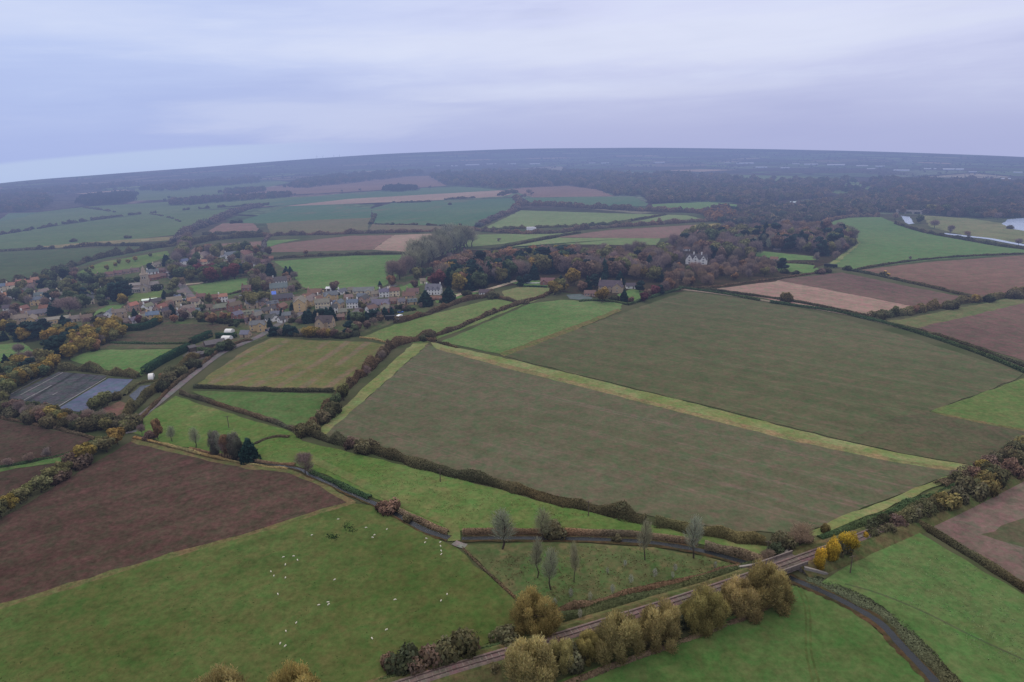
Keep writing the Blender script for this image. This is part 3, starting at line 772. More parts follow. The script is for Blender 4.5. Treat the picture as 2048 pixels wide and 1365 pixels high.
ribbon('track', [(1592, 1172), (1606, 1200), (1612, 1240), (1612, 1300), (1622, 1350), (1640, 1420)],   0.5, WHEELM, 'left wheel line of the track across the cut meadow')
ribbon('track', [(1600, 1172), (1615, 1200), (1621, 1240), (1622, 1300), (1634, 1350), (1655, 1420)],   0.5, WHEELM, 'second wheel line of the track across the cut meadow')
ribbon('path', [(1690, 1168), (1760, 1188), (1850, 1225), (1950, 1275), (2060, 1325)], 0.55, DKGREEN, 'dark footpath line across the right meadow')
ribbon('track', [(598, 905), (700, 955), (790, 1000), (860, 1030), (895, 1045), (907, 1062), (908, 1082)], 4.0, grass('worn_grass', L(112, 120, 76), L(104, 116, 68), scale=0.05), 'worn grass track to the stream crossing')
ribbon('canal', [(1886, 467), (1935, 473), (1980, 478), (2022, 486), (2120, 503), (2200, 515)], 9.0, LAKE, 'straight channel along the marsh')
S1 = [(268, 874), (340, 892), (420, 913), (440, 917), (500, 924), (590, 936), (620, 950), (660, 967), (700, 986), (760, 1012), (800, 1033), (850, 1060), (898, 1076)]
S2 = [(924, 1077), (1000, 1076), (1100, 1077), (1200, 1079), (1300, 1085), (1400, 1101), (1480, 1122), (1540, 1137), (1590, 1160), (1640, 1181), (1700, 1210), (1760, 1246), (1800, 1288), (1840, 1330), (1880, 1375), (1940, 1460)]
MUD = grass('stream_bank', L(70, 62, 46), L(84, 72, 50), scale=0.2, fine=0.35)
ribbon('stream_bank', [(x, y + 1) for x, y in S1], (1.6, 3.6), MUD, 'muddy banks of the upper stream', wob=0.2)
ribbon('stream_bank', [(x, y + 1) for x, y in S2], (3.4, 4.8), MUD, 'muddy banks of the lower stream', wob=0.2)
ribbon('stream', S1, (0.6, 2.2), WATER, 'stream running down beside the ploughed field', wob=0.1)
ribbon('stream', S2, (1.7, 2.1), WATER, 'stream passing under the railway bridge', wob=0.1)
ribbon('track', [(908, 1085), (920, 1090), (932, 1093)], 2.6, field_mat('stony_gateway', L(140, 136, 132), L(120, 116, 112), 0.2, 0.2, 0.3), 'stony gateway beside the stream crossing')
# ------------------------------------------------------------------ plants
def sphere_pts(n):
    v = rng.normal(size=(n, 3))
    return v / np.linalg.norm(v, axis=1, keepdims=True)

def lobes_mesh(name, lobes, n, leaf, up_bias=0.25, inner=0.72, shag=0.25, dark_low=0.35, zmax=None, spray=None):
    """crown of leaf sprays: lobes = (x, y, z, rx, ry, rz)"""
    lb = np.array(lobes, float)
    area = (lb[:, 3] * lb[:, 5]) ** 0.9
    idx = rng.choice(len(lb), n, p=area / area.sum())
    d = sphere_pts(n)
    r = inner + (1 - inner) * rng.random((n, 1)) ** 0.5
    r *= 1 + rng.normal(0, shag * 0.35, (n, 1))
    c = lb[idx, :3] + d * lb[idx, 3:6] * r
    keep = c[:, 2] > 0.05
    c, d, idx = c[keep], d[keep], idx[keep]
    m = len(c)
    nr = d + rng.normal(0, 0.55, (m, 3)) + np.array([0, 0, up_bias])
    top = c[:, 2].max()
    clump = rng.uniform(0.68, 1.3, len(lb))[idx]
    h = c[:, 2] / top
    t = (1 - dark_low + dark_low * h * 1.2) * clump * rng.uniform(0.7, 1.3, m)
    t *= 0.8 + 0.3 * np.clip(d[:, 2], -0.6, 1)  # painted shading: sprays paler high up and on upward sides, darker below
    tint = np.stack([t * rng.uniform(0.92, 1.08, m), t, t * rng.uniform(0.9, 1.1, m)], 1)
    sz = leaf * rng.uniform(0.6, 1.4, m)
    if spray:       # long sprays that fan out and up
        axis = d + np.array([0, 0, 0.7]) + rng.normal(0, 0.35, (m, 3))
        axis /= np.linalg.norm(axis, axis=1, keepdims=True)
        nr = np.cross(axis, rng.normal(size=(m, 3)))
        return quad_cloud(name, c, nr, sz, tint, aspect=np.full(m, spray), updir=axis)
    return quad_cloud(name, c, nr, sz, tint)

def twig_mesh(name, lobes, n, leng, wid, upw=0.8, inner=0.25):
    """leafless crown: fine twigs fanning up and out"""
    lb = np.array(lobes, float)
    area = lb[:, 3] * lb[:, 4] * lb[:, 5]
    idx = rng.choice(len(lb), n, p=area / area.sum())
    d = sphere_pts(n)
    r = inner + (1 - inner) * rng.random((n, 1)) ** 0.5
    c = lb[idx, :3] + d * lb[idx, 3:6] * r
    c[:, 2] = np.maximum(c[:, 2], 0.3)
    axis = d * np.array([1, 1, 0.5]) + np.array([0, 0, upw]) + rng.normal(0, 0.3, (n, 3))
    axis /= np.linalg.norm(axis, axis=1, keepdims=True)
    nr = np.cross(axis, rng.normal(size=(n, 3)))
    t = rng.uniform(0.75, 1.25, n) * (0.8 + 0.3 * np.clip(c[:, 2] / c[:, 2].max(), 0, 1))
    tint = np.stack([t, t, t], 1)
    sz = wid * rng.uniform(0.6, 1.4, n)
    asp = leng * rng.uniform(0.6, 1.4, n) / sz
    # quad_cloud takes t1 = nrm x ref, t2 = nrm x t1 ; pass axis as ref so t2 runs along the twig
    return quad_cloud(name, c, nr, sz, tint, aspect=asp, updir=axis)

def trunk_mesh(name, h, r, limbs=4, top=0.75, spread=0.35):
    b = MB()
    segs = 5
    pts = [Vector((random.uniform(-.04, .04) * h * (i > 0), random.uniform(-.04, .04) * h * (i > 0), h * top * i / segs)) for i in range(segs + 1)]
    for i in range(segs):
        b.tube(pts[i], pts[i + 1], r * (1 - 0.75 * i / segs), r * (1 - 0.75 * (i + 1) / segs), 7)
    for k in range(limbs):
        i = random.randint(2, segs - 1)
        a = 2 * math.pi * (k + random.random() * 0.6) / limbs
        p = pts[i]
        q = p + Vector((math.cos(a) * spread * h, math.sin(a) * spread * h, h * random.uniform(0.15, 0.32)))
        mid = p.lerp(q, 0.5) + Vector((0, 0, -0.03 * h))
        b.tube(p, mid, r * 0.42, r * 0.28, 5)
        b.tube(mid, q, r * 0.28, r * 0.08, 5)
    return b.mesh(name, [BARK])

# unit plants are 10 m tall; copies are scaled
def round_lobes(w=4.2, n=13, base=1.6, top=10):
    out = [(0, 0, (base + top) / 2, w * 0.7, w * 0.7, (top - base) * 0.42)]
    for i in range(n):
        a, z = random.uniform(0, 6.28), random.uniform(base + 1.2, top - 1.6)
        f = math.sin(math.pi * (z - base) / (top - base)) ** 0.6
        rr = w * f * random.uniform(0.45, 0.75)
        s = random.uniform(1.2, 2.1)
        out.append((rr * math.cos(a), rr * math.sin(a), z, s, s, s * 0.95))
    return out

def willow_lobes(w=6.5):
    out = [(0, 0, 4.6, w * 0.72, w * 0.72, 4.4)]
    for i in range(17):
        a, z = random.uniform(0, 6.28), random.choice([1.6, 2.6, 4.2, 6.0, 7.6]) + random.uniform(-.5, .5)
        rr = w * (0.75 - 0.06 * max(0, z - 3)) * random.uniform(0.75, 1.0)
        s = random.uniform(1.5, 2.3)
        out.append((rr * math.cos(a), rr * math.sin(a), z, s, s, s * 1.1))
    return out

def bigwillow_lobes(w=6.0):
    out = [(0, 0, 4.2, w * 0.55, w * 0.55, 3.4)]
    for i in range(34):
        z = random.uniform(1.0, 8.2)
        a = i * 2.4 + random.uniform(-.4, .4)
        env = math.sqrt(max(0.05, 1 - ((z - 3.6) / 5.6) ** 2))
        rr = w * env * random.uniform(0.62, 0.98)
        s = random.uniform(0.9, 1.9)
        out.append((rr * math.cos(a), rr * math.sin(a), z, s, s, s * 1.25))
    return out

def conifer_lobes(w=2.6):
    out = []
    for i in range(14):
        z = 0.9 + 8.7 * i / 13
        r = w * (1 - (i / 13.5) ** 1.6) + 0.25
        a = i * 2.4
        out.append((0.25 * r * math.cos(a), 0.25 * r * math.sin(a), z, r, r, 1.0))
    return out

def cedar_lobes(w=4.4):
    out = []
    for i in range(16):
        z = random.uniform(2.2, 9.3)
        a = i * 2.4
        r = w * (1 - 0.55 * (z - 2) / 8) * random.uniform(0.3, 0.75)
        s = random.uniform(1.1, 2.0)
        out.append((r * math.cos(a), r * math.sin(a), z, s * 1.25, s * 1.25, s * 0.6))
    return out

def shrub_lobes(w=7, h=9.0):
    out = []
    for i in range(12):
        a, rr = random.uniform(0, 6.28), w * math.sqrt(random.random()) * 0.75
        z = random.uniform(0.2, 0.62) * h * (1 - 0.35 * rr / w)
        s = random.uniform(2.0, 3.4)
        out.append((rr * math.cos(a), rr * math.sin(a), z, s, s, s * 1.0))
    return out

NL = 1.0
PLANT = {}
for kind, nvar in (('round', 4), ('willow', 3), ('conifer', 3), ('cedar', 3), ('poplar', 3), ('bare', 4), ('shrub', 3), ('sapling', 2), ('bigwillow', 3), ('oval', 3)):
    for k in range(nvar):
        tm = None
        if kind == 'round':
            cm = lobes_mesh('crown', round_lobes(random.uniform(3.7, 4.6), 14), 1500, 0.36)
            tm = trunk_mesh('trunk', 10, 0.28)
        elif kind == 'willow':
            cm = lobes_mesh('crown', willow_lobes(random.uniform(4.8, 5.6)), 2200, 0.33, up_bias=0.1, inner=0.8)
            tm = trunk_mesh('trunk', 10, 0.42, 5, 0.5)
        elif kind == 'bigwillow':
            lb = willow_lobes(random.uniform(5.2, 5.9))
            lb = bigwillow_lobes(random.uniform(5.0, 5.7))
            cm = lobes_mesh('crown', lb, 24000, 0.05, up_bias=0.2, inner=0.66, shag=0.6, dark_low=0.25, spray=4.5)
            tm = trunk_mesh('trunk', 10, 0.42, 5, 0.5)
        elif kind == 'oval':
            cm = lobes_mesh('crown', round_lobes(random.uniform(3.4, 3.9), 20, 0.3), 6000, 0.15, up_bias=0.15, inner=0.75, shag=0.4, dark_low=0.5)
            tm = trunk_mesh('trunk', 10, 0.28)
        elif kind == 'conifer':
            cm = lobes_mesh('crown', conifer_lobes(random.uniform(2.3, 3.0)), 1500, 0.34, up_bias=0.0, inner=0.7, dark_low=0.2)
            tm = trunk_mesh('trunk', 10, 0.22, 0, 0.6)
        elif kind == 'cedar':
            cm = lobes_mesh('crown', cedar_lobes(random.uniform(3.8, 4.6)), 1400, 0.38, up_bias=0.5, dark_low=0.25)
            tm = trunk_mesh('trunk', 10, 0.3, 5, 0.85)
        elif kind == 'poplar':
            lb = [(0, 0, 6.6, 1.3, 1.3, 3.4), (0.3, 0.2, 5.2, 1.6, 1.6, 2.2), (-.2, .1, 7.6, 1.15, 1.15, 2.3)]
            cm = twig_mesh('crown', lb, 820, 0.62, 0.022, 1.3)
            tm = trunk_mesh('trunk', 10, 0.16, 5, 0.92, 0.12)
        elif kind == 'bare':
            cm = twig_mesh('crown', round_lobes(4.0, 12, 2.0), 2200, 0.6, 0.036, 0.7)
            tm = trunk_mesh('trunk', 10, 0.26, 6, 0.7, 0.33)
        elif kind == 'shrub':
            cm = lobes_mesh('shrub', shrub_lobes(random.uniform(5.5, 7.5)), 1700, 0.42, inner=0.75)
        elif kind == 'sapling':
            cm = twig_mesh('crown', [(0, 0, 5.5, 2.0, 2.0, 4.2)], 260, 0.7, 0.05, 1.0)
            tm = trunk_mesh('trunk', 10, 0.12, 3, 0.8, 0.15)
        cm.materials.append(LEAF)
        top = max(v.co.z for v in cm.vertices)
        PLANT.setdefault(kind, []).append((cm, tm, top))

ONES = 'first second third fourth fifth sixth seventh eighth ninth tenth eleventh twelfth thirteenth fourteenth fifteenth sixteenth seventeenth eighteenth nineteenth'.split()
TENS = {2: ('twentieth', 'twenty'), 3: ('thirtieth', 'thirty'), 4: ('fortieth', 'forty'), 5: ('fiftieth', 'fifty'), 6: ('sixtieth', 'sixty'), 7: ('seventieth', 'seventy')}
def ordinal(n):
    if n < 20:
        return ONES[n - 1]
    t, u = divmod(n, 10)
    return TENS[t][0] if u == 0 else TENS[t][1] + '-' + ONES[u - 1]

LOOK = {   # look: (plant shapes, object name, category, colour, words)
    'willow': (['bigwillow'], 'willow_tree', 'tree', L(146, 134, 88), 'broad olive gold willow'),
    'olive': (['round'], 'broadleaf_tree', 'tree', L(108, 106, 72), 'olive green broadleaf tree'),
    'yellow': (['round'], 'autumn_tree', 'tree', L(134, 116, 64), 'yellow autumn tree'),
    'gold': (['oval'], 'autumn_tree', 'tree', L(186, 156, 60), 'golden yellow tree'),
    'orange': (['round'], 'autumn_tree', 'tree', L(132, 104, 80), 'orange autumn tree'),
    'russet': (['round'], 'autumn_tree', 'tree', L(114, 94, 82), 'russet brown tree'),
    'copper': (['round'], 'copper_beech', 'tree', L(104, 68, 68), 'dark red copper beech'),
    'green': (['round'], 'broadleaf_tree', 'tree', L(84, 94, 68), 'dull green broadleaf tree'),
    'conifer': (['conifer'], 'conifer_tree', 'tree', L(44, 66, 60), 'dark green pointed conifer'),
    'cedar': (['cedar'], 'pine_tree', 'tree', L(50, 68, 64), 'dark spreading pine'),
    'poplar': (['poplar'], 'poplar_tree', 'tree', L(122, 122, 102), 'tall bare grey poplar'),
    'bare': (['bare'], 'bare_tree', 'tree', L(122, 108, 100), 'leafless grey brown tree'),
    'twig': (['bare'], 'bare_tree', 'tree', L(126, 108, 92), 'bare fawn twiggy tree'),
    'dcolumn': (['oval'], 'alder_tree', 'tree', L(98, 98, 84), 'tall dark grey green tree'),
    'sapling': (['sapling'], 'sapling', 'sapling', L(136, 138, 126), 'thin pale sapling'),
    'bush': (['shrub'], 'shrub', 'shrub', L(92, 88, 66), 'olive brown bush'),
    'dbush': (['shrub'], 'shrub', 'shrub', L(68, 72, 54), 'dark green bush'),
    'rbush': (['shrub'], 'shrub', 'shrub', L(106, 88, 76), 'reddish brown bush'),
    'ybush': (['shrub'], 'shrub', 'shrub', L(112, 102, 66), 'yellowish bush'),
}
TREES = []      # (px, py, look, area, object, own label)

def plant(look, px, py, hpx, area, label=None, sx=1.0, wpx=None):
    shapes, name, cat, col, words = LOOK[look]
    p = G(px, py)
    h = rise(p, hpx)
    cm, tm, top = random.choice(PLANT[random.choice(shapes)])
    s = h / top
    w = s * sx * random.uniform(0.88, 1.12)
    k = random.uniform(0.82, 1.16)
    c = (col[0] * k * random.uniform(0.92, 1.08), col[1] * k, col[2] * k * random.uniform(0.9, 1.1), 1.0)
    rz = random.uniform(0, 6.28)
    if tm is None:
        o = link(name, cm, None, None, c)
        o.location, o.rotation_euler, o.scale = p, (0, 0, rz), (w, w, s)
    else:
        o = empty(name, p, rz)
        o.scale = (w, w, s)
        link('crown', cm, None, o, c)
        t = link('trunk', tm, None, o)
    o['category'] = cat
    TREES.append((px, py, look, area, o, label))
    return o

def inside(x, y, poly):
    c = False
    j = len(poly) - 1
    for i in range(len(poly)):
        xi, yi = poly[i]
        xj, yj = poly[j]
        if (yi > y) != (yj > y) and x < (xj - xi) * (y - yi) / (yj - yi) + xi:
            c = not c
        j = i
    return c

KEEP = []       # (x, y, half width, depth) parts of the picture survey kept clear of scattered trees (house fronts)
def scatter(poly, n, pal, area, gap=7.0, avoid=True):
    x0, x1 = min(p[0] for p in poly), max(p[0] for p in poly)
    y0, y1 = min(p[1] for p in poly), max(p[1] for p in poly)
    looks = [q[0] for q in pal]
    wts = [q[1] for q in pal]
    hh = {q[0]: (q[2], q[3]) for q in pal}
    done, tries = [], 0
    while len(done) < n and tries < n * 60:
        tries += 1
        x, y = random.uniform(x0, x1), random.uniform(y0, y1)
        if not inside(x, y, poly) or any(abs(x - a) < gap and abs(y - b) < gap * 0.42 for a, b in done):
            continue
        if avoid and any(abs(x - kx) < kw and -3 < y - ky < kd for kx, ky, kw, kd in KEEP):
            continue
        done.append((x, y))
    for x, y in sorted(done, key=lambda q: q[1]):
        lk = random.choices(looks, wts)[0]
        plant(lk, x, y, random.uniform(*hh[lk]), area)

def label_trees():
    by = {}
    for px, py, look, area, o, lab in TREES:
        if lab:
            o['label'] = lab
        else:
            by.setdefault((look, area), []).append((px, py, o))
        o['group'] = 'trees and bushes ' + area
    for (look, area), rows in by.items():
        rows.sort(key=lambda r: r[0])
        w = LOOK[look][4]
        for i, (px, py, o) in enumerate(rows):
            o['label'] = (w + ' ' + area) if len(rows) == 1 else '%s %s, %s from left' % (w, area, ordinal(i + 1))

# ------------------------------------------------------------------ hedges
HEDGEC = {'dark': L(92, 88, 66), 'brown': L(108, 94, 74), 'olive': L(104, 100, 70), 'green': L(76, 92, 62), 'conifer': L(52, 74, 54), 'rust': L(116, 98, 80), 'grey': L(108, 98, 90), 'reed': L(134, 112, 90), 'straw': L(156, 140, 98)}
def hedge(pts, h, w, color, label, lump=0.5, gaps=0.0, name='hedge', cat='hedge', kind=None, maxn=16000, smooth=True, neat=False):
    """h, w in metres; one plant body running along the survey points"""
    c = [G(x, y) for x, y in (smooth_px(pts) if smooth else pts)]
    c = densify(c, 4.0)
    w *= 0.85
    seg = np.array([[p.x, p.y] for p in c])
    dl = np.linalg.norm(np.diff(seg, axis=0), axis=1)
    s = np.concatenate([[0], np.cumsum(dl)])
    total = s[-1]
    m = sum(mpp(p) for p in c) / len(c)
    leaf = min(max(m * 0.85, 0.16), 1.3)
    n = int(min(maxn, total * (2 * h + w) * 1.5 / (leaf * leaf * 2.2)))
    n = max(n, 150)
    t = rng.random(n) * total
    # lumpy outline along the length
    ctrl = np.arange(0, total + 12, 5.0)
    lumps = 1 + lump * rng.normal(0, 0.6, len(ctrl))
    lumps = np.clip(lumps, 0.35, 2.1)
    lz = np.interp(t, ctrl, lumps)
    wv = np.clip(np.interp(t, ctrl, 1 + lump * rng.normal(0, 0.45, len(ctrl))), 0.5, 1.8)
    if gaps > 0:
        g = np.interp(t, np.arange(0, total + 20, 9.0), rng.random(len(np.arange(0, total + 20, 9.0))))
        keep = g > gaps
        t, lz, wv = t[keep], lz[keep], wv[keep]
        n = len(t)
    ix = np.clip(np.searchsorted(s, t) - 1, 0, len(dl) - 1)
    f = ((t - s[ix]) / dl[ix])[:, None]
    base = seg[ix] * (1 - f) + seg[ix + 1] * f
    tang = (seg[ix + 1] - seg[ix]) / dl[ix][:, None]
    nor = np.stack([-tang[:, 1], tang[:, 0]], 1)
    a = rng.uniform(-0.15, math.pi + 0.15, n)
    r = (0.92 + 0.08 * rng.random(n)) if neat else (0.7 + 0.3 * rng.random(n) ** 0.5)
    if neat:    # clipped: squarish section
        q = 1 / np.maximum(np.abs(np.cos(a)), np.abs(np.sin(a)))
        r = r * np.minimum(q, 1.25)
    off = np.cos(a) * r * w / 2 * wv
    z = np.maximum(np.sin(a) * r * h * lz, 0.05)
    cen = np.concatenate([base + nor * off[:, None], z[:, None]], 1)
    nr = np.concatenate([nor * np.cos(a)[:, None], np.sin(a)[:, None] + 0.2], 1) + rng.normal(0, 0.15 if neat else 0.55, (n, 3))
    ph = np.interp(t, ctrl, rng.uniform(0.8, 1.2, len(ctrl)))
    hue = np.interp(t, np.arange(0, total + 40, 16.0), rng.normal(0, 0.10, len(np.arange(0, total + 40, 16.0))))
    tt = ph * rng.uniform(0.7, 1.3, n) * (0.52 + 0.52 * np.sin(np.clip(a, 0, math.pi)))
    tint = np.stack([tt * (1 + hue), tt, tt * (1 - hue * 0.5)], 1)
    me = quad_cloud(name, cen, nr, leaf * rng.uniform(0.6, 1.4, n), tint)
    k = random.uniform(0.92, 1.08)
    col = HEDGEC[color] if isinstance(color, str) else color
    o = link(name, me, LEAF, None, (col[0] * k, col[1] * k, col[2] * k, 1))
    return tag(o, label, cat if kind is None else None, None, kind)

def mass(name, poly, n, hrange, pal, label, leafk=1.0, per=14):
    """far wood that reads as one body: many small crowns in one object"""
    x0, x1 = min(p[0] for p in poly), max(p[0] for p in poly)
    y0, y1 = min(p[1] for p in poly), max(p[1] for p in poly)
    cs, ns, ss, ts = [], [], [], []
    k = tries = 0
    while k < n and tries < n * 80:
        tries += 1
        x, y = random.uniform(x0, x1), random.uniform(y0, y1)
        if not inside(x, y, poly):
            continue
        k += 1
        p = G(x, y)
        h = rise(p, random.uniform(*hrange))
        w = h * random.uniform(0.5, 0.8)
        d = sphere_pts(per)
        d[:, 2] = np.abs(d[:, 2]) * 1.0 - 0.25
        c = np.array([p.x, p.y, h * 0.5]) + d * np.array([w * 0.8, w * 0.8, h * 0.5])
        c[:, 2] = np.maximum(c[:, 2], 0.2)
        col = np.array(random.choices([q[0][:3] for q in pal], [q[1] for q in pal])[0]) * random.uniform(0.8, 1.2)
        cs.append(c)
        ns.append(d + rng.normal(0, 0.4, (per, 3)))
        ss.append(np.full(per, h * 0.26 * leafk) * rng.uniform(0.6, 1.3, per))
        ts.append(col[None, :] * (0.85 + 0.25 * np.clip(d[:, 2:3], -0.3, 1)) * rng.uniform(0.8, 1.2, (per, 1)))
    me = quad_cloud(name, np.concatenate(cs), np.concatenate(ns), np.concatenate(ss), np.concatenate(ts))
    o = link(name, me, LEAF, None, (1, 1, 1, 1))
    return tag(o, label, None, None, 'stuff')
# ------------------------------------------------------------------ buildings
WALLC = {'stone': L(172, 152, 128), 'honey': L(192, 166, 124), 'brick': L(138, 100, 88), 'white': L(222, 220, 216), 'grey': L(148, 142, 138), 'cream': L(206, 192, 164), 'timber': L(84, 74, 68), 'rose': L(164, 138, 124)}
ROOFC = {'slate': L(98, 101, 110), 'stone': L(118, 110, 102), 'brown': L(106, 86, 80), 'orange': L(150, 106, 90), 'dark': L(78, 74, 78), 'blue': L(96, 104, 124), 'white': L(210, 212, 216), 'rust': L(116, 86, 76)}
wm = MB()
wm.box(-.5, .5, -.05, .03, 0, 1.2)
fr = len(wm.f)
wm.box(-.42, -.04, -.07, -.05, .1, 1.1).box(.04, .42, -.07, -.05, .1, 1.1)
WIN = wm.mesh('window', [WHITE, GLASS])
WIN.polygons.foreach_set('material_index', [0] * fr + [1] * (len(wm.f) - fr))
DOOR = MB().box(-.5, .5, -.06, .03, 0, 2.05).mesh('door', [WOOD])

def face_rz(p, yaw):
    return -math.atan2(p.x, p.y) + R(yaw)

def gable_walls(L_, D, e, pitch):
    hL, hD = L_ / 2, D / 2
    r = e + hD * math.tan(pitch)
    v = [(-hL, -hD, -.3), (hL, -hD, -.3), (hL, hD, -.3), (-hL, hD, -.3), (-hL, -hD, e), (hL, -hD, e), (hL, hD, e), (-hL, hD, e), (-hL, 0, r - .05), (hL, 0, r - .05)]
    f = [(0, 1, 5, 4), (2, 3, 7, 6), (1, 2, 6, 9, 5), (3, 0, 4, 8, 7), (0, 3, 2, 1)]
    return v, f, r

def roof_slabs(b, L_, D, e, pitch, ov=.35, t=.16, x0=0, y0=0, rot=False):
    hL, hD = L_ / 2 + ov, D / 2
    tp = math.tan(pitch)
    r = e + hD * tp + .02
    for s in (-1, 1):
        yo, zo = s * (hD + ov), e - ov * tp + .02
        q = [(-hL, yo, zo), (hL, yo, zo), (hL, 0, r), (-hL, 0, r)]
        up = [(x, y, z + t) for x, y, z in q]
        pts = q + up
        if rot:
            pts = [(y, -x, z) for x, y, z in pts]
        pts = [(x + x0, y + y0, z) for x, y, z in pts]
        f = [(0, 3, 2, 1), (4, 5, 6, 7), (0, 1, 5, 4), (1, 2, 6, 5), (2, 3, 7, 6), (3, 0, 4, 7)]
        b.add(pts, f if s < 0 else [tuple(reversed(x)) for x in f])
    return r

def win(parent, x, y, z, rz=0.0, sx=1.0, sz=1.0):
    o = link('window', WIN, None, parent)
    o.location, o.rotation_euler, o.scale = (x, y, z), (0, 0, rz), (sx, 1, sz)
    return o

def house(px, py, wpx, yaw, wall, roof, st, label, name='house', cat='house', D=None, chim=1, pitch=38, nwin=None, wing=None, dormers=0, door=True, keep=True, eave=None):
    p = G(px, py)
    s = mpp(p)
    if keep:
        KEEP.append((px, py, wpx * .5, 9.0))
    L_ = max(4.0, wpx * s / max(.5, abs(math.cos(R(yaw)))))
    D = D or min(max(L_ * .58, 5.0), 8.5)
    e = eave or 2.25 * st + .2
    o = empty(name, (p.x, p.y, 0), face_rz(p, yaw))
    tag(o, label, cat, 'houses of the village' if cat == 'house' else None)
    wc, rc = WALLC[wall], ROOFC[roof]
    k = random.uniform(.9, 1.08)
    wc = tuple(c * k for c in wc[:3]) + (1,)
    rc = tuple(c * random.uniform(.88, 1.12) for c in rc[:3]) + (1,)
    v, f, r = gable_walls(L_, D, e, R(pitch))
    b = MB().add(v, f)
    rb = MB()
    roof_slabs(rb, L_, D, e, R(pitch))
    if wing:    # gabled wing coming forward: (x centre fraction, width, length)
        wx, ww, wl = wing
        wx *= L_ / 2
        v2, f2, r2 = gable_walls(wl + D / 2, ww, e - .05, R(pitch))
        yc = -D / 2 - wl / 2 + D / 4
        b.add([(y + wx, -x + yc, z) for x, y, z in v2], f2)
        roof_slabs(rb, wl + D / 2, ww, e - .05, R(pitch), x0=wx, y0=yc, rot=True)
        win(o, wx, yc - (wl + D / 2) / 2 - .01, 1.0)
        if st > 1:
            win(o, wx, yc - (wl + D / 2) / 2 - .01, 3.5)
    b.build('wall', TINTED, o, wc)
    ro = rb.build('roof', ROOFM, o, rc)
    for i in range(chim):
        cx = (-1 if i == 0 else 1) * (L_ / 2 - .55)
        c = MB().box(cx - .4, cx + .4, -.4, .4, r - .9, r + 1.1).box(cx - .46, cx + .46, -.46, .46, r + 1.1, r + 1.25)
        c.tube((cx - .15, 0, r + 1.25), (cx - .15, 0, r + 1.7), .12).tube((cx + .18, 0, r + 1.25), (cx + .18, 0, r + 1.65), .12)
        c.build('chimney', TINTED, ro, wc)
    n = nwin if nwin is not None else max(1, int(L_ / 3.2))
    for lv in range(int(st)):
        for i in range(n):
            x = -L_ / 2 + L_ * (i + .5) / n
            if wing and abs(x - wx) < ww / 2 + .4:
                continue
            if lv == 0 and door and i == n // 2:
                d = link('door', DOOR, None, o)
                d.location = (x, -D / 2 - .02, 0)
                continue
            win(o, x, -D / 2 - .02, .9 + 2.2 * lv)
    sd = 1 if yaw < 0 else -1     # end wall that shows
    for lv in range(int(st)):
        win(o, sd * (L_ / 2 + .02), 0.3 * sd, .9 + 2.2 * lv, R(90) * sd)
    for i in range(dormers):
        x = -L_ / 2 + L_ * (i + .5) / dormers
        y = -D / 2 + .9
        dm = MB().box(x - .75, x + .75, y, y + 1.9, e - .2, e + 1.35)
        dm.add([(x - .95, y - .2, e + 1.36), (x + .95, y - .2, e + 1.36), (x + .95, y + 2.2, e + 1.36), (x - .95, y + 2.2, e + 1.36), (x, y - .2, e + 2.05), (x, y + 2.2, e + 2.05)], [(0, 1, 4), (3, 5, 2), (0, 4, 5, 3), (1, 2, 5, 4), (0, 3, 2, 1)])
        do = dm.build('dormer', TINTED, o, rc)
        win(do, x, y - .02, e)
    return o

def shed(px, py, wpx, yaw, wall, roof, label, h=3.0, D=9.0, name='barn', cat='barn', pitch=18, doors=1):
    p = G(px, py)
    KEEP.append((px, py, wpx * .5, 7.0))
    L_ = wpx * mpp(p) / max(.5, abs(math.cos(R(yaw))))
    o = empty(name, (p.x, p.y, 0), face_rz(p, yaw))
    tag(o, label, cat)
    v, f, r = gable_walls(L_, D, h, R(pitch))
    MB().add(v, f).build('wall', TINTED, o, WALLC[wall])
    b = MB()
    roof_slabs(b, L_, D, h, R(pitch))
    b.build('roof', ROOFM, o, ROOFC[roof])
    for i in range(doors):
        x = -L_ / 2 + L_ * (i + .5) / doors
        MB().box(x - 1.3, x + 1.3, -D / 2 - .06, -D / 2 + .02, 0, min(2.6, h - .2)).build('door', WOOD, o)
    return o

hs = house
# front of the village, right half
hs(728, 586, 40, -8, 'cream', 'slate', 1, 'long white bungalow with slate roof beside the bright paddock', D=8, chim=0, pitch=30, nwin=5, wing=(.55, 6, 5))
hs(684, 588, 14, 40, 'white', 'slate', 1, 'small white gabled house below the bright paddock')
hs(702, 585, 12, 10, 'cream', 'stone', 1, 'small cream bungalow between white gable and long bungalow', chim=0)
hs(631, 590, 27, -12, 'rose', 'rust', 1, 'brown roofed bungalow with a white end wall', nwin=4)
shed(659, 582, 10, -20, 'white', 'white', 'small white shed at the foot of the bright paddock', 2.4, 4.5, 'shed', 'shed', 25, 1)
hs(559, 585, 33, -3, 'stone', 'slate', 2, 'long stone house with big slate roof behind the tarpaulin roof', chim=1, nwin=5, D=8.5)
hs(560, 566, 26, 4, 'white', 'dark', 1, 'white house with dark hipped eaves below the twin conifers', nwin=5, D=8)
hs(576, 561, 8, 30, 'rose', 'brown', 1, 'tiny pink walled house beside the twin conifers', chim=0)
hs(566, 601, 38, 2, 'brick', 'dark', 1, 'long dark roofed row with a blue tarpaulin on it', nwin=6, D=7, chim=0)
hs(545, 613, 22, 14, 'stone', 'slate', 1, 'slate house in front of the tarpaulin roof', dormers=2)
hs(447, 604, 16, 6, 'white', 'orange', 2, 'white three bay house with bright orange roof', nwin=3)
hs(428, 600, 18, -4, 'brick', 'rust', 1, 'brown roofed house joined left of the white one', chim=1)
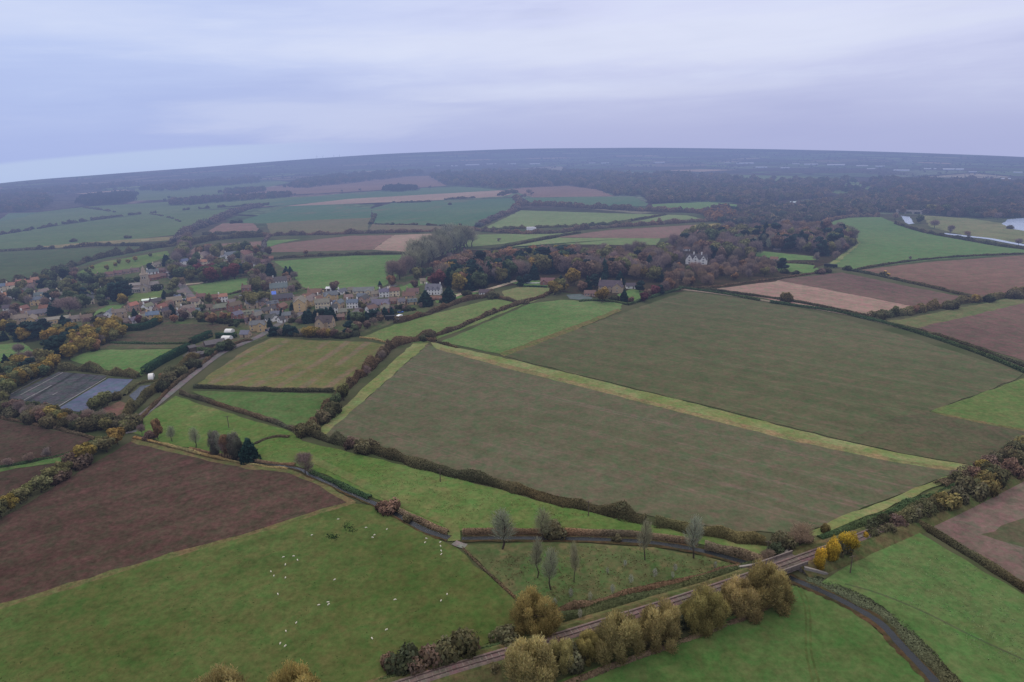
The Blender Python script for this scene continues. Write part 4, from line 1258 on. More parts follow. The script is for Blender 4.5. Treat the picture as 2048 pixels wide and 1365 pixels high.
hs(602, 621, 17, 80, 'honey', 'stone', 3, 'tall honey stone gable end with four windows', D=8, nwin=2, chim=0)
hs(620, 611, 17, 60, 'honey', 'stone', 2, 'honey stone house just right of the tall gable', nwin=2)
hs(599, 604, 22, 18, 'grey', 'stone', 1, 'old grey house with slumped stone roof above the tall gable', chim=1)
hs(646, 616, 28, -5, 'cream', 'stone', 2, 'long pale stone range behind the dark conifers', nwin=5)
hs(661, 601, 27, 16, 'honey', 'slate', 2, 'large honey stone house with slate roof in the village centre', nwin=3, wing=(-.5, 5.5, 3))
hs(679, 617, 10, 60, 'stone', 'slate', 2, 'narrow slate cottage left of the white house')
hs(673, 612, 18, -10, 'grey', 'blue', 1, 'low blue slate roof beside the narrow cottage', chim=0)
hs(706, 616, 22, -10, 'white', 'blue', 2, 'white rendered house with blue slate roof facing the fields', chim=2, nwin=4)
hs(697, 600, 16, 20, 'stone', 'stone', 1, 'stone roofed cottage behind the white rendered house')
hs(724, 598, 16, -22, 'grey', 'slate', 1, 'grey bungalow beside the village street', chim=0)
hs(762, 613, 33, -6, 'stone', 'slate', 1, 'long stone barn conversion with slate roof by the garden lawn', nwin=4, D=8, wing=(.6, 6, 4), chim=0)
hs(769, 594, 19, -4, 'white', 'slate', 2, 'white house with slate roof right of the village street', chim=2, nwin=3)
hs(789, 592, 20, 3, 'cream', 'rust', 2, 'cream house with red brown roof', nwin=3)
hs(791, 607, 26, -8, 'brick', 'brown', 1, 'dark brown roofed barn below the cream house', chim=0, nwin=4)
hs(819, 602, 24, -10, 'stone', 'brown', 2, 'stone cottage with brown tiles left of the twin evergreens', nwin=3)
hs(823, 609, 22, 2, 'honey', 'slate', 1, 'honey stone house with black dormers left of the twin evergreens', dormers=3)
hs(826, 588, 24, -6, 'stone', 'brown', 1, 'long low stone house with steep brown roof above the cottages', nwin=4)
hs(846, 567, 11, 4, 'cream', 'stone', 1, 'small cream summerhouse beside the red tree', chim=0)
hs(868, 588, 29, -14, 'white', 'slate', 2, 'large white villa with chimneys and dormers', chim=2, nwin=5, dormers=3, D=9)
hs(873, 600, 24, -14, 'brick', 'rust', 1, 'low brick wing in front of the white villa', chim=0, D=4, eave=1.6)
hs(969, 590, 20, -8, 'white', 'dark', 1, 'low white bungalow under the thick brown hedge', chim=0, nwin=4)
hs(1096, 568, 27, -6, 'brick', 'brown', 1, 'brick bungalow with brown hipped roof by the pool', nwin=4, wing=(-.5, 6, 3), chim=0)
hs(494, 634, 28, 6, 'honey', 'stone', 1, 'honey stone house with row of little dormers', dormers=4, nwin=4, chim=1)
hs(517, 632, 14, -30, 'stone', 'slate', 1, 'slate cottage right of the dormer house', chim=0)
hs(541, 641, 22, 14, 'white', 'dark', 1, 'dark roofed white bungalow on the lane', nwin=4, wing=(.6, 5, 3), chim=0)
hs(553, 634, 18, -24, 'cream', 'slate', 1, 'cream bungalow behind the dark roofed one')
hs(563, 645, 8, 30, 'white', 'dark', 1, 'white garage at the lane corner', chim=0)
hs(517, 661, 27, -16, 'honey', 'slate', 2, 'honey stone house with white gable beside the lane', wing=(.6, 5, 2.5), chim=1, nwin=3)
hs(492, 674, 15, -30, 'stone', 'slate', 1, 'small stone outbuilding beside the lane', chim=0)
hs(652, 655, 30, -24, 'stone', 'dark', 2, 'stone house with two steep gables behind the autumn garden', wing=(-.35, 6, 3), dormers=2, chim=1, pitch=48)
shed(681, 639, 17, -6, 'brick', 'brown', 'brown open fronted shed behind the conifers', 2.4, 6, 'shed', 'shed', 24, 1)
hs(505, 617, 22, 4, 'stone', 'slate', 2, 'slate roofed stone house behind the dormer house', chim=2)
hs(470, 622, 22, 30, 'brick', 'brown', 2, 'brown brick house beside the orange garden trees', chim=1)
hs(444, 620, 28, 2, 'brick', 'stone', 1, 'grey terrace row behind the low clipped hedge', nwin=6, chim=1)
hs(416, 620, 18, -12, 'cream', 'brown', 1, 'cream cottage left of the grey terrace')
hs(495, 586, 17, -18, 'brick', 'brown', 2, 'red brick house at the corner of the church paddock', chim=1)
# left half
hs(75, 610, 21, -14, 'honey', 'slate', 2, 'honey stone house with two chimneys among left trees', chim=2, nwin=3)
hs(77, 632, 40, -3, 'stone', 'slate', 1, 'very long low slate roof in the left village', nwin=7, chim=0, D=6)
hs(43, 648, 27, -8, 'stone', 'stone', 2, 'stone house with tall end chimneys at left', chim=2, nwin=3)
hs(66, 650, 14, 78, 'honey', 'stone', 2, 'honey stone gable end at left', nwin=1, chim=0)
hs(84, 650, 16, 30, 'grey', 'dark', 1, 'dark pyramid roofed barn at left', chim=0)
hs(116, 645, 42, -6, 'honey', 'stone', 1, 'long honey coloured hall with flat tan roof', pitch=14, nwin=8, chim=0, D=9, eave=3.2)
hs(82, 657, 36, -4, 'cream', 'dark', 1, 'long pale barn in front of the honey hall', pitch=24, nwin=5, chim=0, D=6)
hs(17, 642, 16, 8, 'rose', 'orange', 1, 'orange roofed cottage at the left edge')
hs(134, 650, 12, 40, 'white', 'dark', 1, 'white gabled cottage right of the honey hall', chim=0)
hs(152, 643, 18, -6, 'stone', 'stone', 1, 'stone roofed cottages behind the yellow trees', nwin=3)
hs(174, 641, 20, 4, 'stone', 'brown', 1, 'brown roofed row left of the white gabled house', chim=1)
hs(203, 641, 14, 30, 'timber', 'dark', 1, 'black timber barn left of the white gabled house', chim=0)
hs(221, 638, 12, 70, 'white', 'slate', 2, 'white gabled house at the end of the row', chim=0, nwin=1)
hs(241, 636, 24, -8, 'stone', 'stone', 2, 'tall stone roofed house right of the white gable', chim=2)
hs(252, 649, 22, -6, 'rose', 'brown', 1, 'low brown roofed range above the curved conifer hedge', chim=0)
hs(267, 622, 15, 40, 'rose', 'orange', 2, 'orange roofed pink house with steep gable', chim=1)
hs(297, 624, 14, 44, 'white', 'stone', 2, 'bright white gabled house in the village centre left', chim=1)
hs(308, 641, 23, -12, 'honey', 'blue', 2, 'honey stone house with blue slate roof above the conifer hedge', nwin=3)
hs(323, 626, 16, 50, 'rose', 'rust', 2, 'steep red roofed house right of the white gable', chim=1)
hs(290, 634, 14, 20, 'brick', 'brown', 1, 'brown cottage between the white gable and the blue slate roof')
hs(300, 605, 26, -4, 'white', 'white', 1, 'flat white roofed hall below the churchyard', pitch=8, chim=0, D=6)
hs(312, 608, 20, 16, 'timber', 'dark', 1, 'dark roofed house right of the flat white hall', chim=1)
hs(350, 606, 28, -4, 'honey', 'stone', 1, 'tan range of buildings around the car yard', chim=0, nwin=5)
hs(384, 606, 16, 8, 'rose', 'orange', 1, 'orange roofed house beside the car yard')
hs(403, 598, 16, -14, 'rose', 'rust', 1, 'pink house with steep roof at the street corner', chim=1)
hs(376, 622, 24, 12, 'white', 'stone', 1, 'white walled cottage row with stone roof', chim=1, nwin=4)
hs(392, 628, 16, -20, 'grey', 'slate', 1, 'grey slate house in front of the white cottage row')
hs(362, 617, 16, 30, 'cream', 'stone', 1, 'cream cottage left of the white cottage row')
hs(364, 590, 14, 4, 'cream', 'stone', 1, 'low stone cottage behind the yew hedge', chim=0)
# behind the church
for i, x in enumerate((188, 204, 220, 237, 254, 271)):
    hs(x, 558 - i * 2.6, 14, -10, 'rose', 'brown', 1, 'brown roofed bungalow in the row behind the church, %s from left' % ordinal(i + 1), chim=i % 2, nwin=2, door=False)
for i, (x, y, w, yw, wl, rf) in enumerate([(306, 548, 20, 10, 'white', 'slate'), (322, 545, 16, -20, 'brick', 'brown'), (309, 560, 18, 20, 'brick', 'rust'), (324, 556, 18, -16, 'brick', 'brown'), (313, 534, 13, 40, 'cream', 'stone')]):
    hs(x, y, w, yw, wl, rf, 1, '%s house with %s roof behind the church tower, %s from left' % (wl, rf, ordinal([1, 4, 2, 5, 3][i])))
for i, (x, y, w, yw, wl, rf) in enumerate([(368, 531, 16, 20, 'white', 'blue'), (388, 524, 14, -10, 'brick', 'brown'), (397, 540, 15, 10, 'stone', 'slate'), (410, 532, 13, -30, 'cream', 'orange'), (424, 537, 15, 14, 'rose', 'brown'), (440, 528, 14, -12, 'brick', 'rust'), (462, 517, 20, 10, 'white', 'slate'), (478, 530, 16, -14, 'brick', 'brown'), (466, 537, 14, 16, 'cream', 'brown'), (488, 538, 15, -30, 'stone', 'slate'), (540, 521, 13, 4, 'brick', 'rust'), (512, 524, 14, 20, 'rose', 'brown')]):
    hs(x, y, w, yw, wl, rf, 1 + (i % 3 == 0), '%s walled house with %s roof in the upper village, %s from left' % (wl, rf, ordinal(sorted([368, 388, 397, 410, 424, 440, 462, 478, 466, 488, 540, 512]).index(x) + 1)))
for i, (x, y, w, yw, wl, rf) in enumerate([(8, 582, 18, 10, 'cream', 'blue'), (28, 580, 20, -10, 'cream', 'orange'), (44, 574, 16, 12, 'rose', 'orange'), (58, 575, 18, -14, 'rose', 'orange'), (72, 569, 14, 10, 'rose', 'orange'), (16, 600, 15, 40, 'white', 'orange')]):
    hs(x, y, w, yw, wl, rf, 2, '%s house with %s roof on the new estate at left, %s from left' % (wl, rf, ordinal([1, 3, 4, 5, 6, 2][i])))
hs(111, 592, 11, 20, 'rose', 'orange', 1, 'small orange roofed cottage among left trees', chim=0)
hs(123, 588, 14, 44, 'cream', 'stone', 1, 'grey gabled house beside the small orange cottage')
hs(131, 570, 13, -20, 'white', 'blue', 1, 'blue roofed house in the left trees')
hs(170, 600, 16, 0, 'white', 'dark', 1, 'white fronted house hidden in dark trees', chim=0)
for nm, poly, n in (('among the crowded middle gardens', [(258, 612), (420, 606), (560, 606), (598, 632), (560, 652), (400, 640), (265, 648)], 20),
                    ('in the right half of the village', [(605, 596), (760, 590), (835, 596), (780, 628), (690, 634), (610, 628)], 12),
                    ('at the upper edge of the village', [(362, 536), (400, 512), (530, 510), (540, 530), (480, 545), (400, 548)], 10),
                    ('among the trees of the left village', [(0, 608), (100, 580), (200, 572), (235, 600), (150, 626), (20, 640)], 14)):
    done = []
    tries = 0
    while len(done) < n and tries < 3000:
        tries += 1
        x, y = random.uniform(min(q[0] for q in poly), max(q[0] for q in poly)), random.uniform(min(q[1] for q in poly), max(q[1] for q in poly))
        if inside(x, y, poly) and not any(abs(x - a) < b * .8 + 6 and abs(y - c) < 6.5 for a, c, b, _ in KEEP) and not any(abs(x - a) < 15 and abs(y - c) < 7 for a, c in done):
            done.append((x, y))
    for i, (x, y) in enumerate(sorted(done)):
        rf = random.choice(['slate', 'stone', 'brown', 'dark', 'stone', 'rust'])
        wl = random.choice(['stone', 'stone', 'brick', 'white', 'cream', 'rose'])
        hs(x, y, random.uniform(11, 17), random.choice([-20, -8, 4, 14, 35, 60]), wl, rf, random.choice([1, 1, 2]), 'small %s cottage with %s roof %s, %s from left' % (wl, rf, nm, ordinal(i + 1)), chim=random.choice([0, 1, 1]), nwin=2)
# estate houses
hs(1221, 582, 44, -8, 'stone', 'dark', 2, 'stone manor house with tall chimneys beside the tennis court', chim=2, nwin=6, D=10, wing=(.7, 8, 3))
hs(1180, 592, 22, -4, 'rose', 'brown', 1, 'low brick wing left of the manor house', chim=0, nwin=4)
hs(1261, 577, 18, 10, 'white', 'dark', 1, 'white fronted coach house right of the manor', chim=0)
hs(1283, 542, 30, 12, 'brick', 'brown', 2, 'red brick house deep in the estate wood', chim=2, wing=(-.5, 7, 4))
hs(1310, 546, 18, -14, 'brick', 'rust', 1, 'red roofed lodge right of the deep brick house')
def gabled_white():
    p = G(1393, 527)
    KEEP.append((1393, 527, 22, 14.0))
    o = empty('house', (p.x, p.y, 0), face_rz(p, -6))
    tag(o, 'white house with three steep gables in the estate wood', 'house')
    L_ = 40 * mpp(p)
    b, rb = MB(), MB()
    v, f, r = gable_walls(L_, 8, 4.6, R(46))
    b.add(v, f)
    roof_slabs(rb, L_, 8, 4.6, R(46))
    for wx, ww, wl in ((-.62, 7, 4.0), (-.05, 6, 2.2), (.72, 6, 4.0)):
        x0 = wx * L_ / 2
        v2, f2, r2 = gable_walls(wl + 4, ww, 4.4, R(56))
        yc = -4 - wl / 2 + 2
        b.add([(y + x0, -x + yc, z) for x, y, z in v2], f2)
        roof_slabs(rb, wl + 4, ww, 4.4, R(56), x0=x0, y0=yc, rot=True, ov=.1)
        for z in (1.0, 3.4, 5.8):
            win(o, x0, yc - (wl + 4) / 2 - .02, z, 0, 1.6, 1)
    b.build('wall', TINTED, o, WALLC['white'])
    ro = rb.build('roof', ROOFM, o, ROOFC['dark'])
    for x in (-.3, .45):
        MB().box(x * L_ / 2 - .5, x * L_ / 2 + .5, -.5, .5, r - 1, r + 2.2).build('chimney', TINTED, ro, WALLC['white'])
gabled_white()
hs(1418, 497, 34, -10, 'white', 'slate', 1, 'large modern white house with pale slate roof in the wood', pitch=24, chim=1, nwin=7, D=10)
hs(1372, 502, 14, 10, 'white', 'rust', 1, 'pink roofed house left of the modern white one', chim=0)
hs(1404, 508, 14, -10, 'rose', 'rust', 1, 'pink roofed house below the modern white one', chim=0)
hs(1548, 523, 14, -8, 'white', 'rust', 1, 'small white pavilion beside the round evergreen', chim=0, D=5)
shed(1554, 504, 13, -8, 'timber', 'dark', 'black stable hut on the estate lawn', 2.4, 4, 'hut', 'hut', 24, 1)
hs(1586, 410, 12, 10, 'white', 'white', 1, 'tiny white cottage at the edge of the far woods', chim=0, D=7)
shed(430, 692, 36, 8, 'timber', 'dark', 'wide dark roofed nursery shed', 2.6, 10, 'barn', 'barn', 14, 3)
shed(384, 702, 12, 20, 'timber', 'dark', 'black timber nursery shed beside the tall hedge', 2.6, 5, 'shed', 'shed', 20, 1)
shed(404, 713, 12, -30, 'timber', 'dark', 'small dark shed in the nursery yard', 2.2, 5, 'shed', 'shed', 20, 1)

def tunnel(px, py, wpx, yaw, label):
    p = G(px, py)
    KEEP.append((px, py, wpx * .6, 6))
    ln = wpx * mpp(p)
    o = empty('polytunnel', (p.x, p.y, 0), face_rz(p, yaw))
    tag(o, label, 'polytunnel')
    b = MB()
    n = 10
    prof = [(3.0 * math.cos(math.pi * i / n), 2.7 * math.sin(math.pi * i / n)) for i in range(n + 1)]
    v = [(sx * ln / 2, y, z) for sx in (-1, 1) for y, z in prof]
    f = [(i, i + 1, n + 2 + i, n + 1 + i) for i in range(n)] + [tuple(range(n + 1)), tuple(range(2 * n + 1, n, -1))]
    b.add(v, f).build('cover', WHITE, o)
    MB().box(-ln / 2 - .08, -ln / 2, -1.1, 1.1, 0, 2.1).build('door', METAL, o)
tunnel(454, 680, 17, -32, 'white polytunnel by the wide nursery shed')
tunnel(459, 666, 14, -30, 'white polytunnel on the grass behind the short dark hedge')
tunnel(303, 757, 9, -10, 'low white polytunnel at the corner of the paddock hedge')

# ------------------------------------------------------------------ church
def church():
    p = G(291, 582)
    KEEP.append((291, 583, 40, 16))
    s = mpp(p)
    o = empty('stone_church', (p.x, p.y, 0), face_rz(p, -12))
    tag(o, 'grey stone parish church with tower and broach spire', 'church')
    st, lead = L(164, 150, 134), L(120, 114, 112)
    W = 52 * s
    # nave and chancel either side of a central tower
    tx = 1.0
    def body(x0, x1, d, e, pit, nm):
        v, f, r = gable_walls(x1 - x0, d, e, R(pit))
        cx = (x0 + x1) / 2
        MB().add([(x + cx, y, z) for x, y, z in v], f).build(nm, TINTED, o, st)
        b = MB()
        roof_slabs(b, x1 - x0, d, e, R(pit), .2, x0=cx)
        b.build('roof', ROOFM, o, lead)
    body(-W / 2, tx - 2.6, 8, 6.2, 20, 'nave')
    body(tx + 2.6, W / 2, 7, 5.2, 34, 'chancel')
    MB().box(-W / 2 + .8, tx + 4.5, -7.4, -4.0, -.3, 3.6).build('aisle', TINTED, o, st)
    MB().add([(-W / 2 + .6, -7.7, 3.62), (tx + 4.7, -7.7, 3.62), (tx + 4.7, -3.9, 4.7), (-W / 2 + .6, -3.9, 4.7), (-W / 2 + .6, -7.7, 3.45), (tx + 4.7, -7.7, 3.45), (tx + 4.7, -3.9, 4.5), (-W / 2 + .6, -3.9, 4.5)],
             [(0, 1, 2, 3), (7, 6, 5, 4), (0, 4, 5, 1), (1, 5, 6, 2), (2, 6, 7, 3), (3, 7, 4, 0)]).build('roof', ROOFM, o, lead)
    b = MB()                                                           # porch / transept gable
    v, f, r = gable_walls(6, 5, 5.0, R(42))
    MB().add([(y + tx, -x - 7.0, z) for x, y, z in v], f).build('transept', TINTED, o, st)
    roof_slabs(b, 6, 5, 5.0, R(42), .15, x0=tx, y0=-7.0, rot=True)
    b.build('roof', ROOFM, o, lead)
    tw = MB().box(tx - 2.9, tx + 2.9, -2.9, 2.9, -.3, 14.5, .25)
    for sx in (-1, 1):
        for sy in (-1, 1):
            tw.box(tx + sx * 2.9 - .5, tx + sx * 2.9 + .5, sy * 2.9 - .5, sy * 2.9 + .5, -.3, 10.5, .22)
            tw.box(tx + sx * 2.5 - .28, tx + sx * 2.5 + .28, sy * 2.5 - .28, sy * 2.5 + .28, 14.5, 16.2, .22)
    tw.box(tx - 3.0, tx + 3.0, -3.0, 3.0, 14.5, 14.9)
    t = tw.build('tower', TINTED, o, st)
    sp = MB()
    n = 8
    ring = [(tx + 2.3 * math.cos(math.pi / 8 + 2 * math.pi * i / n), 2.3 * math.sin(math.pi / 8 + 2 * math.pi * i / n), 14.9) for i in range(n)]
    sp.add(ring + [(tx, 0, 22.6)], [(i, (i + 1) % n, n) for i in range(n)])
    for zz, rr in ((17.0, 1.75), (19.0, 1.2)):
        for a in range(4):
            c = a * math.pi / 2
            x, y = tx + rr * math.cos(c), rr * math.sin(c)
            sp.box(x - .25, x + .25, y - .25, y + .25, zz - .5, zz + .6, .18)
    sp.build('spire', TINTED, t, st)
    for z in (10.6,):
        for x in (-.9, .9):
            w = win(t, tx + x, -2.75, z, 0, .8, 2.1)
    for i in range(6):
        win(o, -W / 2 + 2.4 + i * (W / 2 - 2.0) / 6.4, -7.43, .9, 0, 1.1, 1.7)
    for i in range(3):
        win(o, tx + 6.2 + i * 3.2, -3.53, 1.2, 0, 1.0, 2.3)
    win(o, tx, -10.03, 1.4, 0, 1.5, 2.6)
church()

# ------------------------------------------------------------------ far industrial roofs
for i, (x, y, w) in enumerate([(878, 333, 13), (909, 333, 16), (945, 331, 34), (983, 329.5, 24), (1024, 329, 20), (1070, 329, 26), (1184, 327.5, 15), (1210, 327.5, 20), (1318, 326.5, 26), (1455, 327, 14), (1490, 328, 40), (1523, 336, 26), (1592, 329, 16), (1622, 330, 30), (1672, 331, 40), (1724, 333, 26), (1760, 334, 20), (1803, 342, 34), (1860, 339, 26), (1905, 340, 46), (1945, 345, 16), (2010, 359, 22), (2036, 346, 18), (1570, 337, 20), (1742, 339, 18)]):
    p = G(x, y)
    L_ = w * mpp(p) * .8
    h = rise(p, 1.3)
    o = empty('warehouse', p, face_rz(p, random.uniform(-6, 6)))
    tag(o, 'pale warehouse in the far town, %s from left along the skyline' % ordinal(sorted([878, 909, 945, 983, 1024, 1070, 1184, 1210, 1318, 1455, 1490, 1523, 1592, 1622, 1672, 1724, 1760, 1803, 1860, 1905, 1945, 2010, 2036, 1570, 1742]).index(x) + 1), 'warehouse', 'warehouses in the far town')
    v, f, r = gable_walls(L_, L_ * .5, h, R(6))
    MB().add(v, f).build('wall', TINTED, o, L(*([196, 198, 206] if i % 3 else [178, 168, 166])))
    b = MB()
    roof_slabs(b, L_, L_ * .5, h, R(6), .5, .4)
    b.build('roof', ROOFM, o, L(176, 182, 196))
for i, x in enumerate((634, 646, 668, 679)):
    p = G(x, 319.5 - (x - 634) * .05)
    h = rise(p, 6.5)
    o = empty('wind_turbine', p, face_rz(p, 20 * i))
    tag(o, 'white wind turbine on the far left skyline, %s from left' % ordinal(i + 1), 'wind turbine', 'wind turbines on the skyline')
    MB().tube((0, 0, 0), (0, 0, h), h * .035, h * .018).build('tower', WHITE, o)
    b = MB()
    for k in range(3):
        a = 2 * math.pi * k / 3 + i
        b.tube((0, -h * .04, h), (h * .5 * math.sin(a), -h * .04, h + h * .5 * math.cos(a)), h * .025, h * .006, 5)
    b.build('rotor', WHITE, o)
# arched stone bridge on the river
p = G(1818, 428)
o = empty('stone_bridge', p, face_rz(p, -8))
tag(o, 'old stone bridge with arches over the far river', 'bridge')
b = MB()
for i in range(4):
    b.box(-16 + i * 10, -13.4 + i * 10, -2.6, 2.6, -.2, 3.2)
b.box(-17, 17.5, -2.7, 2.7, 3.2, 4.4)
b.build('arches', TINTED, o, L(150, 142, 132))
for y in (-2.75, 2.55):
    MB().box(-17.2, 17.7, y, y + .2, 4.4, 5.4).build('parapet', TINTED, o, L(160, 152, 142))
# ------------------------------------------------------------------ hedges of the fields
H = hedge
# near
H([(612, 866), (650, 880), (740, 902), (880, 945), (980, 968), (1080, 995), (1180, 1020), (1290, 1046)], 3.3, 4.6, 'dark', 'long thick hedge between the stream meadow and the great brown field', 0.7, maxn=26000)
H([(1310, 1050), (1400, 1068), (1480, 1082), (1530, 1088)], 3.2, 4.4, 'olive', 'bushy end of the great field hedge near the railway bridge', 0.8, maxn=12000)
H([(600, 872), (625, 855), (650, 828), (675, 800), (700, 772), (730, 745), (760, 718), (790, 692), (850, 678), (872, 676)], 4.2, 6.0, 'brown', 'tall wild hedge up the left side of the great field', 0.8, maxn=24000)
H([(362, 788), (420, 806), (480, 824), (540, 843), (592, 862)], 1.9, 2.6, 'brown', 'low hedge slanting across the lane meadows', 0.35, maxn=12000)
H([(388, 776), (470, 779), (560, 783), (668, 784)], 1.9, 2.4, 'dark', 'straight low hedge below the striped stubble', 0.25, maxn=12000)
H([(510, 890), (530, 880), (555, 875), (578, 876)], 0.9, 2.2, 'brown', 'short curved remnant of hedge in the meadow', 0.5)
H([(280, 840), (310, 810), (345, 775), (400, 733), (440, 703), (480, 686), (505, 682)], 1.7, 2.2, 'brown', 'hedge along the field side of the lane', 0.4)
H([(250, 838), (280, 806), (310, 780), (345, 748), (385, 722), (430, 704), (462, 690)], 3.6, 4.5, 'olive', 'overgrown hedge between lane and nursery', 0.8)
H([(1838, 1052), (1900, 1088), (1960, 1124), (2010, 1156), (2070, 1195)], 2.2, 2.6, 'dark', 'straight hedge between the grey brown field and the right meadow', 0.25, maxn=14000)
H([(-60, 822), (0, 836), (70, 850), (130, 862), (190, 880)], 1.3, 2.0, 'brown', 'low hedge along the top of the dark soil field', 0.4)
H([(-20, 940), (40, 930), (78, 922), (140, 907)], 0.8, 1.8, 'green', 'weedy bank between two dark soil fields', 0.5)
H([(268, 876), (330, 890), (420, 914), (500, 930), (575, 940)], 0.8, 1.5, 'straw', 'line of straw coloured weeds above the ploughed field', 0.6)
# mid
H([(872, 684), (850, 680), (905, 662), (960, 638), (1010, 619), (1050, 606), (1090, 593), (1110, 580)], 2.6, 3.6, 'brown', 'hedge crossing from the big field corner to the manor wood', 0.45)
H([(875, 686), (895, 692), (915, 697)], 1.6, 2.2, 'dark', 'stub of hedge at the corner of the great field', 0.4)
H([(985, 590), (1010, 600), (1045, 608), (1058, 607)], 2.4, 3.5, 'brown', 'hedge below the small dry paddock', 0.5)
H([(790, 648), (830, 638), (875, 622), (920, 605), (965, 596), (985, 590)], 3.6, 4.5, 'brown', 'thick brown hedge below the villa gardens', 0.5)
H([(1040, 574), (1075, 575), (1112, 577)], 1.3, 1.6, 'conifer', 'clipped hedge of the bungalow garden', 0.1, neat=True)
H([(1158, 604), (1200, 602), (1240, 607), (1256, 611)], 1.5, 2.0, 'green', 'clipped hedge before the manor lawn', 0.12, neat=True)
H([(1256, 611), (1290, 600), (1330, 588), (1362, 580)], 1.9, 2.2, 'green', 'clipped hedge at the corner of the young crop', 0.15, neat=True)
H([(1358, 577), (1440, 588), (1519, 602)], 1.8, 2.4, 'green', 'near lane hedge, the part left of the gateway', 0.12)
H([(1540, 606), (1640, 620), (1690, 629), (1780, 651), (1861, 675), (1960, 709), (2048, 745), (2100, 766)], 2.0, 2.6, 'green', 'long near lane hedge above the young crop', 0.12)
H([(1408, 580), (1480, 589), (1567, 601), (1650, 616), (1734, 634)], 1.8, 2.4, 'dark', 'far lane hedge below the pale drilled strip', 0.2)
H([(1740, 640), (1800, 655), (1870, 672), (1960, 702), (2048, 735), (2110, 760)], 1.9, 2.6, 'dark', 'far lane hedge below the right brown field', 0.25)
H([(1738, 638), (1790, 632), (1850, 622), (1920, 607), (1985, 598), (2048, 588), (2140, 572)], 4.2, 7.0, 'olive', 'thick overgrown hedge across the right hand fields', 0.7)
H([(1690, 540), (1740, 549), (1800, 562), (1880, 580), (1968, 602)], 2.0, 3.0, 'dark', 'hedge between the dark brown and red brown fields', 0.3)
H([(1715, 540), (1780, 529), (1860, 519), (1950, 513), (2060, 508), (2120, 504)], 1.6, 2.6, 'dark', 'low hedge below the bright green wheat', 0.3)
H([(1362, 580), (1430, 575), (1500, 566), (1560, 558), (1620, 549), (1640, 546)], 1.6, 3.0, 'brown', 'hedge behind the pale drilled strip', 0.4)
H([(1500, 520), (1560, 526), (1600, 528), (1626, 530)], 1.8, 2.6, 'dark', 'dark hedge between the two estate lawns', 0.3)
H([(1790, 448), (1850, 466), (1920, 479), (2000, 493), (2060, 501), (2120, 512)], 3.0, 5.0, 'dark', 'hedge between bright green wheat and the marsh', 0.5)
# nursery
H([(288, 750), (320, 730), (350, 714), (378, 700)], 4.5, 4.0, 'conifer', 'tall clipped conifer hedge beside the nursery paddock', 0.05, neat=True)
H([(382, 690), (402, 682), (422, 674)], 4.5, 4.0, 'conifer', 'upper piece of the tall clipped conifer hedge', 0.05, neat=True)
H([(238, 660), (270, 662), (296, 658), (322, 645)], 5.0, 4.0, 'conifer', 'curved clipped conifer hedge behind the nursery rows', 0.05, neat=True)
H([(398, 644), (440, 645), (490, 645)], 2.2, 3.0, 'conifer', 'low clipped hedge in front of the dormer house', 0.05, neat=True)
H([(433, 677), (460, 676), (472, 676)], 3.2, 3.5, 'conifer', 'short dark hedge behind the polytunnel', 0.1, neat=True)
H([(395, 704), (415, 704), (432, 706)], 3.0, 3.5, 'green', 'dark hedge beside the nursery yard', 0.2)
H([(222, 687), (300, 689), (378, 688)], 1.3, 2.5, 'green', 'low row of nursery stock below the dark rows', 0.2)
H([(120, 742), (150, 740), (190, 744), (230, 750), (278, 756)], 3.4, 4.0, 'olive', 'autumn hedge between paddock and container beds', 0.7)
H([(250, 792), (270, 772), (300, 764), (318, 762)], 1.4, 3.0, 'olive', 'scrub hedge around the nursery pond', 0.6)
# village edge
H([(720, 676), (750, 680), (785, 690)], 1.0, 1.4, 'straw', 'low rough hedge above the striped stubble', 0.5)
H([(560, 672), (600, 674), (660, 675), (720, 672)], 2.6, 4.0, 'dark', 'garden hedge along the top of the stubble field', 0.5)
H([(610, 580), (650, 581), (700, 582), (752, 583)], 1.1, 1.6, 'brown', 'hedge at the foot of the bright paddock', 0.3)
H([(546, 519), (600, 515), (660, 512), (700, 511), (760, 509), (812, 508)], 2.6, 4.0, 'dark', 'dark hedge along the top of the bright paddock', 0.5)
H([(405, 594), (440, 592), (470, 588), (490, 580)], 1.6, 2.4, 'dark', 'garden hedge below the church paddock', 0.4)
# far hedgerows
H([(0, 503), (60, 500), (130, 497), (200, 492), (284, 492), (340, 488)], 3.2, 6, 'dark', 'bushy hedge line above the dark green field', 0.8, 0.15)
H([(-40, 584), (60, 566), (116, 546), (150, 532), (195, 518), (250, 508), (310, 497), (350, 492), (376, 488)], 5.0, 8, 'dark', 'tall hedge belt climbing behind the church', 0.8, 0.05)
H([(352, 488), (372, 468), (400, 455), (430, 443), (460, 430), (490, 420), (520, 413)], 6.5, 20, 'grey', 'wide tree belt running away diagonally', 0.6)
H([(376, 492), (420, 482), (470, 477), (526, 474)], 6.5, 9, 'dark', 'double hedge behind the village brown field', 0.5)
H([(405, 470), (460, 469), (526, 467)], 4.0, 6, 'dark', 'hedge behind the small brown field', 0.4)
H([(0, 470), (60, 461), (120, 450), (190, 440), (250, 432), (300, 427), (380, 420), (470, 414), (540, 410)], 3.5, 7, 'dark', 'long broken thorn hedge in the far fields', 0.9, 0.4)
H([(170, 416), (200, 420), (230, 425)], 2.5, 6, 'dark', 'short far hedge at left', 0.6, 0.3)
H([(525, 474), (560, 471), (640, 470), (700, 468), (780, 466), (850, 464), (910, 462)], 4.2, 9, 'rust', 'autumn coloured hedge along the far road, left part', 0.6)
H([(940, 460), (1000, 466), (1060, 468), (1120, 466), (1160, 460), (1230, 455), (1320, 449), (1400, 444), (1440, 442)], 4.5, 10, 'rust', 'autumn coloured hedge along the far road, right part', 0.6)
